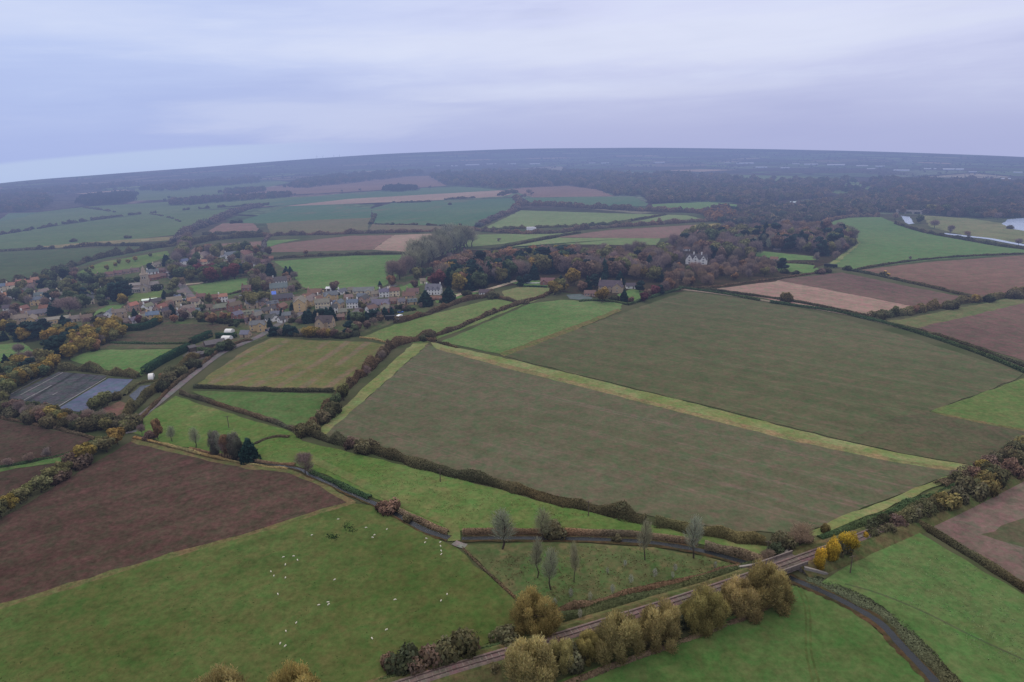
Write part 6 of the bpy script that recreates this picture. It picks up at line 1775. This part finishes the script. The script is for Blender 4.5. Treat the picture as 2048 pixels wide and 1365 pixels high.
scatter([(360, 535), (400, 508), (470, 500), (540, 506), (545, 540), (535, 560), (500, 560), (490, 545), (430, 545), (380, 545)], 44,
        [('olive', 3, 16, 28), ('orange', 1, 16, 22), ('green', 2, 16, 26), ('bare', 3, 16, 26), ('russet', 2, 16, 24), ('cedar', 1, 18, 26)], V3, 8)
P('copper', 424, 566, 34, V3, 'dark copper beech in the line above the church paddock', 1.1)
scatter([(345, 530), (362, 500), (376, 488), (384, 492), (372, 520), (360, 535)], 16, [('bare', 3, 18, 28), ('olive', 2, 18, 28)], V3, 7)
scatter([(496, 575), (505, 556), (540, 562), (545, 580), (520, 590)], 7, [('bare', 3, 18, 28), ('olive', 2, 18, 26)], V3, 8)

EP = 'in the grey poplar wood'
for y0, xs in ((545, range(822, 850, 7)), (530, range(828, 870, 6)), (518, range(850, 900, 6)), (507, range(872, 925, 6)), (498, range(895, 948, 6))):
    for x in xs:
        P('poplar', x + random.uniform(-3, 3), y0 + random.uniform(-5, 3), random.uniform(42, 54), EP, None, 2.0)
for x, y, h, lk in [(788, 564, 46, 'bare'), (800, 560, 44, 'bare'), (783, 572, 22, 'orange'), (812, 552, 44, 'bare'), (824, 548, 38, 'bare'), (835, 560, 26, 'olive'), (846, 556, 22, 'green'), (860, 552, 18, 'green'), (900, 520, 16, 'bare'), (930, 510, 14, 'bare')]:
    P(lk, x, y, h, EP, None, 1.0)
EW = 'in the west part of the estate wood'
for x in range(866, 945, 9):
    P(random.choice(['russet', 'orange', 'russet', 'rbush']), x, 545 - (x - 866) * .35 + random.uniform(-3, 3), random.uniform(18, 24), EW)
scatter([(880, 562), (915, 546), (960, 538), (1010, 532), (1070, 527), (1140, 522), (1150, 550), (1100, 552), (1040, 555), (1000, 574), (940, 586), (912, 584)], 92,
        [('cedar', 5, 36, 46), ('conifer', 2, 34, 46), ('bare', 4, 34, 42), ('russet', 3, 34, 42), ('orange', 2, 34, 42), ('olive', 2, 32, 40), ('green', 2, 30, 40), ('yellow', 1, 30, 38)], EW, 8, False)
for x, y, h, lk in [(1018, 536, 42, 'orange'), (1028, 548, 38, 'russet'), (1068, 530, 42, 'orange'), (1052, 535, 40, 'cedar'), (1125, 540, 34, 'yellow'), (1148, 572, 36, 'yellow'), (1068, 560, 34, 'conifer'), (1040, 574, 22, 'cedar'), (1052, 568, 20, 'cedar'), (1122, 574, 24, 'conifer'), (1128, 584, 18, 'yellow'), (1110, 590, 30, 'yellow'), (1120, 586, 30, 'olive')]:
    P(lk, x, y, h, EW, None, 1.1)
EE = 'in the middle of the estate wood'
scatter([(1140, 522), (1230, 522), (1320, 520), (1365, 518), (1360, 535), (1320, 545), (1320, 565), (1260, 562), (1215, 560), (1160, 562), (1145, 545)], 86,
        [('bare', 6, 32, 42), ('twig', 3, 30, 38), ('olive', 3, 30, 40), ('yellow', 1, 28, 36), ('russet', 3, 28, 38), ('cedar', 2, 30, 40), ('conifer', 1, 30, 40)], EE, 8)
for x, y, h, lk in [(1175, 582, 30, 'conifer'), (1165, 584, 22, 'russet'), (1190, 576, 28, 'cedar'), (1208, 570, 26, 'conifer'), (1240, 570, 28, 'conifer'), (1204, 606, 32, 'yellow'), (1248, 604, 26, 'conifer'), (1262, 608, 14, 'russet'), (1288, 604, 20, 'copper'), (1310, 592, 22, 'copper'), (1295, 598, 20, 'russet'), (1330, 586, 26, 'bare'), (1338, 582, 28, 'orange'), (1320, 590, 20, 'cedar'), (1280, 585, 24, 'cedar'), (1230, 602, 12, 'dbush'), (1285, 560, 28, 'yellow'), (1310, 566, 34, 'olive')]:
    P(lk, x, y, h, EE, None, 1.05)
EO = 'in the fawn orchard scrub'
scatter([(1350, 545), (1420, 535), (1500, 528), (1545, 535), (1550, 556), (1480, 566), (1400, 576), (1345, 580), (1335, 565)], 58,
        [('twig', 6, 20, 28), ('bare', 3, 20, 28), ('orange', 1, 16, 24), ('olive', 1, 16, 24)], EO, 9)
EN = 'in the north part of the estate wood'
scatter([(1345, 498), (1375, 480), (1420, 474), (1480, 478), (1490, 500), (1520, 512), (1500, 525), (1420, 525), (1375, 515)], 54,
        [('bare', 5, 26, 36), ('twig', 2, 26, 34), ('olive', 4, 26, 36), ('orange', 1, 22, 32), ('cedar', 2, 28, 36), ('russet', 2, 26, 34), ('green', 1, 26, 36)], EN, 8)
scatter([(1425, 480), (1500, 474), (1560, 469), (1630, 466), (1690, 476), (1706, 486), (1680, 505), (1640, 515), (1560, 503), (1495, 496), (1450, 490)], 110,
        [('bare', 6, 26, 34), ('twig', 3, 24, 32), ('orange', 1, 24, 34), ('russet', 3, 24, 34), ('cedar', 3, 26, 36), ('olive', 3, 24, 32), ('conifer', 1, 26, 36)], EN, 8, False)
for x in range(1472, 1560, 9):
    P('poplar', x, 498 + random.uniform(-3, 6), random.uniform(28, 36), EN, None, 1.2)
P('cedar', 1563, 541, 26, EN, 'round dark evergreen alone on the estate lawn', 1.1)
P('olive', 1486, 512, 36, EN, 'tall green tree at the corner of the estate lawn', .9)
P('bare', 1632, 524, 20, EN, 'bare tree beside the black trailer')
for x, y, h, lk in [(1640, 548, 12, 'rbush'), (1655, 545, 10, 'bush'), (1570, 547, 10, 'dbush'), (1590, 549, 8, 'dbush'), (1695, 541, 10, 'dbush'), (1670, 520, 18, 'bare'), (1690, 505, 18, 'russet'), (1705, 492, 16, 'olive')]:
    P(lk, x, y, h, EN, None, 1.1)
AM = 'on the marsh'
for x, y, h, lk in [(1868, 457, 18, 'bare'), (1900, 468, 18, 'bare'), (1934, 476, 14, 'twig'), (2036, 492, 16, 'bare'), (1840, 447, 18, 'green'), (1790, 440, 16, 'bare'), (1890, 430, 22, 'green'), (1860, 428, 20, 'olive'), (1995, 440, 16, 'bare'), (2020, 458, 8, 'bush')]:
    P(lk, x, y, h, AM, None, 1.1)
AF = 'in the far hedges'
for x, y, h, lk in [(64, 459, 6, 'dbush'), (146, 484, 7, 'bush'), (255, 477, 6, 'bush'), (466, 447, 7, 'dbush'), (480, 446, 7, 'dbush'), (330, 404, 7, 'green'), (338, 398, 6, 'green'), (570, 376, 7, 'green'), (590, 392, 6, 'bare'), (684, 386, 7, 'bare'), (720, 383, 7, 'bare'), (838, 381, 8, 'bare'), (860, 379, 8, 'bare'), (857, 451, 5, 'dbush'), (920, 451, 4, 'dbush'), (900, 410, 5, 'bush'), (998, 484, 8, 'bare'), (1058, 390, 12, 'bare'), (1050, 396, 10, 'bare'), (1064, 392, 9, 'bare'), (1025, 384, 6, 'bush'), (835, 466, 7, 'orange'), (868, 465, 6, 'orange'), (785, 450, 5, 'dbush'), (612, 510, 10, 'orange'), (1185, 448, 4, 'bush')]:
    P(lk, x, y, h, AF, None, 1.2)
label_trees()

# ------------------------------------------------------------------ railway
RZ = 2.2
RP = [(640, 1421), (760, 1381), (880, 1342), (1013, 1303), (1085, 1281.5), (1180, 1252.5), (1275, 1223), (1367, 1194), (1432, 1173), (1480, 1157), (1525, 1142), (1570, 1126), (1640, 1101), (1700, 1079.5), (1790, 1043), (1900, 994), (2048, 922), (2200, 845), (2320, 780)]
rail_c = densify([G(x, y, RZ) for x, y in smooth_px(RP, 4)], 3.0)
def sweep(name, mat, prof, label=None, parent=None, kind=None, rng_=None, off=0.0):
    """profile (offset, z) swept along the line"""
    c = rail_c if rng_ is None else rail_c[rng_[0]:rng_[1]]
    vs, fs, n = [], [], len(prof)
    for i, p in enumerate(c):
        a, b = c[max(i - 1, 0)], c[min(i + 1, len(c) - 1)]
        t = (b - a).normalized()
        q = Vector((-t.y, t.x, 0))
        for o_, z in prof:
            v = p + q * (o_ + off)
            vs.append((v.x, v.y, z))
    for i in range(len(c) - 1):
        for j in range(n - 1):
            fs.append((i * n + j, (i + 1) * n + j, (i + 1) * n + j + 1, i * n + j + 1))
    me = pymesh(name, vs, fs)
    if me.polygons[len(me.polygons) // 2].normal.z < 0:
        me.flip_normals()
    return tag(link(name, me, mat, parent), label, None, None, kind)
bx = G(1557, 1131, RZ)
ib = min(range(len(rail_c)), key=lambda i: (rail_c[i] - bx).length)
BANKM = grass('embankment_grass', L(84, 90, 58), L(98, 92, 64), scale=0.08, fine=0.35, mottle=(0.2, 0.5, L(84, 100, 58)))
for a, b in ((0, ib - 2), (ib + 2, len(rail_c))):
    sweep('embankment', BANKM, [(-6.5, .05), (-2.9, 1.75), (2.9, 1.75), (6.5, .05)], 'low grassy embankment carrying the single track railway', None, 'structure', (a, b + 1))
tr = empty('railway_track', (0, 0, 0))
tag(tr, 'single track railway with two rails on pinkish ballast', 'railway track')
BALL = field_mat('ballast', L(130, 112, 108), L(116, 100, 98), 0.3, 0.15, 0.25)
sweep('ballast', BALL, [(-1.75, 1.78), (-1.35, 2.0), (1.35, 2.0), (1.75, 1.78)], None, tr)
RAILM = paint_mat('rusty_rail', L(84, 68, 66), 0.5, 0.15, 0.5, 0.4)
for s in (-.75, .75):
    sweep('rail', RAILM, [(s - .09, 2.1), (s - .09, 2.28), (s + .09, 2.28), (s + .09, 2.1)], None, tr)
b = MB()
fine = densify(rail_c, 1.3)
for i in range(0, len(fine) - 1, 1):
    p, q = fine[i], fine[i + 1]
    if (q - p).length < .3:
        continue
    t = (q - p).normalized()
    nn = Vector((-t.y, t.x, 0))
    v = []
    for z in (1.95, 2.1):
        for a, c in ((-1.25, -.13), (1.25, -.13), (1.25, .13), (-1.25, .13)):
            w = p + nn * a + t * c
            v.append((w.x, w.y, z))
    b.add(v, [(0, 3, 2, 1), (4, 5, 6, 7), (0, 1, 5, 4), (1, 2, 6, 5), (2, 3, 7, 6), (3, 0, 4, 7)])
sl = b.build('sleepers', paint_mat('concrete_sleeper', L(118, 106, 102), 0.9, 0.15), tr)
sl['kind'] = 'stuff'
# bridge
t = (rail_c[ib + 1] - rail_c[ib - 1]).normalized()
br = empty('railway_bridge', (rail_c[ib].x, rail_c[ib].y, 0), math.atan2(t.y, t.x))
tag(br, 'low steel girder railway bridge over the stream with stone wing walls', 'bridge')
CONC = paint_mat('grey_stone', L(132, 126, 122), 0.9, 0.2, 0.8)
GIRD = paint_mat('girder_paint', L(112, 102, 98), 0.7, 0.2, 0.8)
MB().box(-8, 8, -2.9, 2.9, 1.45, 1.78).build('deck', GIRD, br)
for y in (-2.9, 2.75):
    g = MB().box(-8.2, 8.2, y, y + .15, 1.1, 2.75)
    for k in range(9):
        g.box(-8 + 2 * k - .06, -8 + 2 * k + .06, y - .1, y + .25, 1.1, 2.75)
    g.box(-8.2, 8.2, y - .12, y + .27, 2.75, 2.85).build('girder', GIRD, br)
for x in (-7.6, 5.6):
    MB().box(x, x + 2.0, -3.2, 3.2, -.3, 1.42).build('abutment', CONC, br)
for sx, sy in ((1, -1), (1, 1), (-1, -1), (-1, 1)):
    x0, x1, y0, y1 = 6.4 * sx, 11.5 * sx, 3.25 * sy, 6.6 * sy
    MB().add([(x0, y0, -.3), (x1, y1, -.3), (x1, y1 + .6 * sy, -.3), (x0 - .6 * sx, y0 + .6 * sy, -.3), (x0, y0, 2.1), (x1, y1, .5), (x1, y1 + .6 * sy, .5), (x0 - .6 * sx, y0 + .6 * sy, 2.1)],
             [(0, 3, 2, 1), (4, 5, 6, 7), (0, 1, 5, 4), (1, 2, 6, 5), (2, 3, 7, 6), (3, 0, 4, 7)]).build('wing_wall', CONC, br)

# ------------------------------------------------------------------ poles
for x, y, h, lab in [(458, 857, 25, 'dark wooden telegraph pole standing in the meadow above the tree clump'), (881, 965, 27, 'wooden pole at the foot of the long thick hedge'), (1177, 1033, 31, 'pale wooden pole in front of the long hedge, right of the poplars'), (1700, 1148, 37, 'wooden pole in the meadow by the golden trees'), (1535, 1103, 21, 'short wooden pole by the stream at the railway bridge'), (105, 919, 27, 'wooden pole between the dark soil fields')]:
    p = G(x, y)
    hh = rise(p, h)
    o = empty('telegraph_pole', p, random.uniform(-.4, .4))
    tag(o, lab, 'telegraph pole', 'wooden poles crossing the fields')
    MB().tube((0, 0, -.2), (0, 0, hh), .17, .12).build('post', WOOD, o)
    MB().box(-1.0, 1.0, -.07, .07, hh - .5, hh - .36).build('crossarm', WOOD, o)

# ------------------------------------------------------------------ sheep
def sheep_mesh():
    me = bpy.data.meshes.new('sheep_body')
    vs = [(0, -.50, .62), (0, -.15, .66), (0, .22, .68), (0, .48, .66), (0, .66, .52), (0, .84, .30), (0, .95, .16)]
    es = [(0, 1), (1, 2), (2, 3), (3, 4), (4, 5), (5, 6)]
    rad = [.26, .34, .34, .26, .14, .10, .06]
    for bi, y in ((0, -.48), (3, .42)):
        for s in (-1, 1):
            k = len(vs)
            vs += [(s * .16, y, .42), (s * .17, y + (.04 if bi else -.05), .22), (s * .17, y, .02)]
            es += [(bi, k), (k, k + 1), (k + 1, k + 2)]
            rad += [.13, .06, .045]
    k = len(vs)
    vs += [(0, -.72, .56), (.13, .74, .50), (-.13, .74, .50)]
    es += [(0, k), (4, k + 1), (4, k + 2)]
    rad += [.06, .03, .03]
    me.from_pydata(vs, es, [])
    o = bpy.data.objects.new('tmp', me)
    COL.objects.link(o)
    m = o.modifiers.new('s', 'SKIN')
    for i, sv in enumerate(me.skin_vertices[0].data):
        sv.radius = (rad[i], rad[i])
        sv.use_root = i == 1
    sub = o.modifiers.new('d', 'SUBSURF')
    sub.levels = sub.render_levels = 1
    dg = bpy.context.evaluated_depsgraph_get()
    out = bpy.data.meshes.new_from_object(o.evaluated_get(dg))
    bpy.data.objects.remove(o)
    out.name = 'sheep'
    out.materials.clear()
    out.materials.append(paint_mat('wool', L(190, 185, 170), 1.0, 0.08, 8.0, 0.0))
    return out
SHEEP = sheep_mesh()
SH = [(932, 268, 'topmost sheep, nearest the corner of the ploughed field'), (1119, 325, 'sheep left of a loose trio near the stream'), (1260, 336, 'sheep nearest the stream in the loose upper trio'), (755, 375, 'lone sheep near the ploughed field edge, second highest at left'),
      (1177, 374, 'upper one of a close pair below the loose trio'), (1164, 391, 'lower one of a close pair below the loose trio'), (1526, 398, 'upper one of two sheep left of the culvert line'), (1518, 425, 'lower one of two sheep left of the culvert line'),
      (1620, 423, 'first sheep of the vertical file below the culvert'), (1622, 449, 'second sheep of the vertical file below the culvert'), (1626, 481, 'third sheep of the vertical file below the culvert'), (1627, 504, 'last sheep of the vertical file below the culvert'),
      (563, 523, 'left sheep of the trio in the left pasture'), (632, 517, 'top right sheep of the trio in the left pasture'), (658, 543, 'lower right sheep of the trio in the left pasture'), (576, 574, 'sheep just beneath the left pasture trio'),
      (479, 621, 'leftmost sheep of all'), (499, 650, 'sheep just below the leftmost one, seen end on'), (577, 662, 'sheep right of the end on one'), (908, 676, 'lone sheep in the middle of the pasture'), (526, 773, 'lone sheep at left, halfway down the pasture'),
      (801, 847, 'left sheep of the trio low in the middle pasture'), (864, 828, 'upper right sheep of the middle pasture trio'), (868, 843, 'lower right sheep of the middle pasture trio'), (1315, 811, 'lone sheep right of the middle pasture trio'),
      (1666, 774, 'upper one of two sheep near the plantation fence'), (1625, 818, 'lower one of two sheep near the plantation fence'), (650, 967, 'lone sheep low in the pasture, right of another'), (580, 1023, 'lone sheep low in the pasture at left'),
      (542, 1106, 'left one of the lowest pair'), (576, 1123, 'right one of the lowest pair'), (1160, 1072, 'sheep nearest the dark railway bushes'), (1258, 1013, 'sheep above the dark railway bushes')]
for i, (x, y, lab) in enumerate(SH):
    o = link('sheep', SHEEP, None)
    o.location = G(400 + x / 3.37, 960 + y / 3.37 + 1)
    o.rotation_euler = (0, 0, random.uniform(0, 6.28) if 'end on' not in lab else 0.1)
    o.scale = (.56,) * 3
    tag(o, 'white ' + lab if lab.startswith('lone') else 'white ' + lab.replace('one of', 'sheep of', 1) if 'sheep' not in lab else 'white ' + lab, 'sheep', 'sheep grazing in the pasture')

# ------------------------------------------------------------------ vehicles and small things
def car(px, py, yaw, col, label):
    p = G(px, py)
    o = empty('parked_car', p, face_rz(p, yaw))
    tag(o, label, 'car', 'cars in the village')
    b = MB()
    b.add([(-2.1, -.85, .35), (2.1, -.85, .35), (2.1, .85, .35), (-2.1, .85, .35), (-2.1, -.85, .85), (2.05, -.8, .8), (2.05, .8, .8), (-2.1, .85, .85)], [(0, 3, 2, 1), (4, 5, 6, 7), (0, 1, 5, 4), (1, 2, 6, 5), (2, 3, 7, 6), (3, 0, 4, 7)])
    b.build('body', paint_mat('car_paint', col, 0.3, 0.03, 1, 0.5), o)
    c = MB()
    c.add([(-1.9, -.78, .86), (1.0, -.78, .86), (1.0, .78, .86), (-1.9, .78, .86), (-1.5, -.65, 1.45), (.3, -.65, 1.45), (.3, .65, 1.45), (-1.5, .65, 1.45)], [(4, 5, 6, 7), (0, 1, 5, 4), (1, 2, 6, 5), (2, 3, 7, 6), (3, 0, 4, 7)])
    c.build('cabin', GLASS, o)
    for x in (-1.3, 1.3):
        for y in (-.8, .8):
            MB().tube((x, y - .1, .32), (x, y + .1, .32), .32, n=12).build('wheel', RUBBER, o)
    return o
car(361, 600, 10, L(200, 204, 210), 'silver car in the village yard by the teal roof')
car(368, 602, 30, L(60, 64, 76), 'dark car in the village yard right of the silver one')
car(375, 599, 20, L(215, 215, 215), 'white car in the village yard beside the street')
car(331, 547, 30, L(220, 220, 220), 'white car parked behind the church')
car(484, 592, -20, L(224, 224, 224), 'white car by the corner of the church paddock')
car(532, 609, 15, L(224, 224, 224), 'white car near the tarpaulin roof')
car(801, 626, 5, L(60, 110, 190), 'bright blue car on the garden lawn edge')
car(534, 663, -30, L(70, 80, 110), 'dark blue car outside the house with white gable')
car(1727, 637, -25, L(210, 212, 216), 'pale car on the lane between two long hedges')

def van(px, py, yaw, L_, h, col, label, name='van', cat='van', k=1.0):
    p = G(px, py)
    o = empty(name, p, face_rz(p, yaw))
    o.scale = (k, k, k)
    tag(o, label, cat)
    m = paint_mat(name + '_paint', col, 0.5, 0.05, 1, 0.3)
    MB().box(-L_ / 2, L_ / 2 - 1.9, -1.15, 1.15, .7, h).build('box_body', m, o)
    MB().add([(L_ / 2 - 1.85, -1.1, .6), (L_ / 2, -1.1, .6), (L_ / 2, 1.1, .6), (L_ / 2 - 1.85, 1.1, .6), (L_ / 2 - 1.85, -1.1, h * .85), (L_ / 2 - .5, -1.05, h * .85), (L_ / 2 - .5, 1.05, h * .85), (L_ / 2 - 1.85, 1.1, h * .85), (L_ / 2, -1.1, h * .5), (L_ / 2, 1.1, h * .5)],
             [(0, 1, 8, 5, 4), (3, 7, 6, 9, 2), (4, 5, 6, 7), (1, 2, 9, 8), (5, 8, 9, 6), (0, 4, 7, 3)]).build('cab', m, o)
    MB().box(L_ / 2 - .42, L_ / 2 - .1, -.95, .95, h * .55, h * .78).build('windscreen', GLASS, o)
    for x in (-L_ / 2 + 1.2, L_ / 2 - 1.0):
        for y in (-1.0, 1.0):
            MB().tube((x, y - .14, .45), (x, y + .14, .45), .45, n=12).build('wheel', RUBBER, o)
van(799, 639, 60, 7, 3.2, L(220, 222, 226), 'white box lorry parked at the field corner', 'lorry', 'lorry')
van(1063, 462, 0, 11, 4.2, L(226, 226, 228), 'white lorry on the far road behind autumn hedges', 'lorry', 'lorry', 1.2)

def trailer(px, py, yaw, ln, label, col):
    p = G(px, py)
    o = empty('trailer', p, face_rz(p, yaw))
    tag(o, label, 'trailer')
    b = MB().box(-ln / 2, ln / 2, -1.3, 1.3, 1.0, 3.4)
    for i in range(int(ln)):
        b.box(-ln / 2 + i + .4, -ln / 2 + i + .5, -1.36, 1.36, 1.0, 3.4)
    b.build('body', paint_mat('trailer_paint', col, 0.7, 0.15), o)
    MB().box(ln / 2, ln / 2 + 1.6, -.1, .1, .8, 1.0).build('drawbar', METAL, o)
    for x in (-ln / 4, ln / 4):
        for y in (-1.1, 1.1):
            MB().tube((x, y - .18, .5), (x, y + .18, .5), .5, n=12).build('wheel', RUBBER, o)
trailer(1661, 536, -3, 11, 'long black trailer at the corner of the green wheat', L(36, 42, 44))
trailer(782, 641, -4, 8, 'black trailer beside the white lorry', L(40, 42, 46))

p = G(1772, 551)
o = empty('tractor', p, face_rz(p, -30))
o.scale = (1.25,) * 3
tag(o, 'yellow tractor working in the red brown field', 'tractor')
YEL = paint_mat('tractor_yellow', L(196, 160, 60), 0.6, 0.1)
MB().box(0, 2.4, -.5, .5, .8, 1.7).box(2.4, 2.6, -.45, .45, .8, 1.55).build('bonnet', YEL, o)
cb = MB().box(-1.5, .0, -.8, .8, 1.0, 1.6).box(-1.55, .05, -.85, .85, 2.75, 2.9).build('cab', YEL, o)
MB().box(-1.4, -.1, -.75, .75, 1.62, 2.72).build('glazing', GLASS, cb)
for x, r_, wy in ((-.8, .9, .95), (1.9, .55, .8)):
    for s in (-1, 1):
        MB().tube((x, s * wy - .25, r_), (x, s * wy + .25, r_), r_, n=16).build('wheel', RUBBER, o)
MB().box(-4.2, -1.6, -1.8, 1.8, .3, .9).box(-1.7, -1.5, -.3, .3, .5, .9).build('implement', METAL, o)

# blue tarpaulin, swimming pool cover, teal roof
p = G(549, 598)
tb = MB()
tb.add([(-1.6, -2.5, 0), (1.6, -2.5, 0), (1.7, 2.4, 2.3), (-1.6, 2.5, 2.3), (-1.6, -2.5, .08), (1.6, -2.5, .08), (1.7, 2.4, 2.38), (-1.6, 2.5, 2.38)], [(0, 3, 2, 1), (4, 5, 6, 7), (0, 1, 5, 4), (1, 2, 6, 5), (2, 3, 7, 6), (3, 0, 4, 7)])
o = tb.build('tarpaulin', paint_mat('blue_tarpaulin', L(54, 96, 190), 0.5, 0.1), None)
o.location, o.rotation_euler, o.scale = (p.x, p.y, 3.4), (0, 0, face_rz(p, 2)), (1.1, 1, 1)
tag(o, 'bright blue tarpaulin lying on the long dark roof', 'tarpaulin')
p = G(1070, 568)
c = MB()
n = 12
for k in range(n):
    a0, a1 = R(215 + 110 * k / n), R(215 + 110 * (k + 1) / n)
    pts = []
    for z in (0.05, .9):
        for a, rr in ((a0, 17), (a1, 17), (a1, 15.2), (a0, 15.2)):
            pts.append((rr * math.cos(a), rr * math.sin(a) * .55 + 10, z))
    c.add(pts, [(0, 3, 2, 1), (4, 5, 6, 7), (0, 1, 5, 4), (2, 3, 7, 6)])
o = c.build('garden_wall', WHITE, None)
o.location, o.rotation_euler = (p.x, p.y, 0), (0, 0, face_rz(p, 0))
o.scale = (.75, .75, 1)
tag(o, 'low curved white garden wall beside the brick bungalow', 'wall')
shed(355, 598, 11, 6, 'white', 'blue', 'small building with pale teal roof by the car yard', 2.6, 6, 'shed', 'shed', 22, 1)
# row covers in the nursery
for i, (a, b_) in enumerate([((41, 790), (126, 745)), ((62, 793), (103, 771)), ((12, 794), (86, 752)), ((38, 806), (70, 788)), ((110, 817), (212, 756)), ((105, 790), (115, 785))]):
    o = ribbon('row_cover', [a, b_], .4, METAL, None, .35, smooth=False, kind='thing')
    tag(o, 'thin white row cover on the dark container beds, %s from left' % ordinal(i + 1), 'row cover', 'white covers on the nursery beds')
    md = o.modifiers.new('thickness', 'SOLIDIFY')
    md.thickness = .3
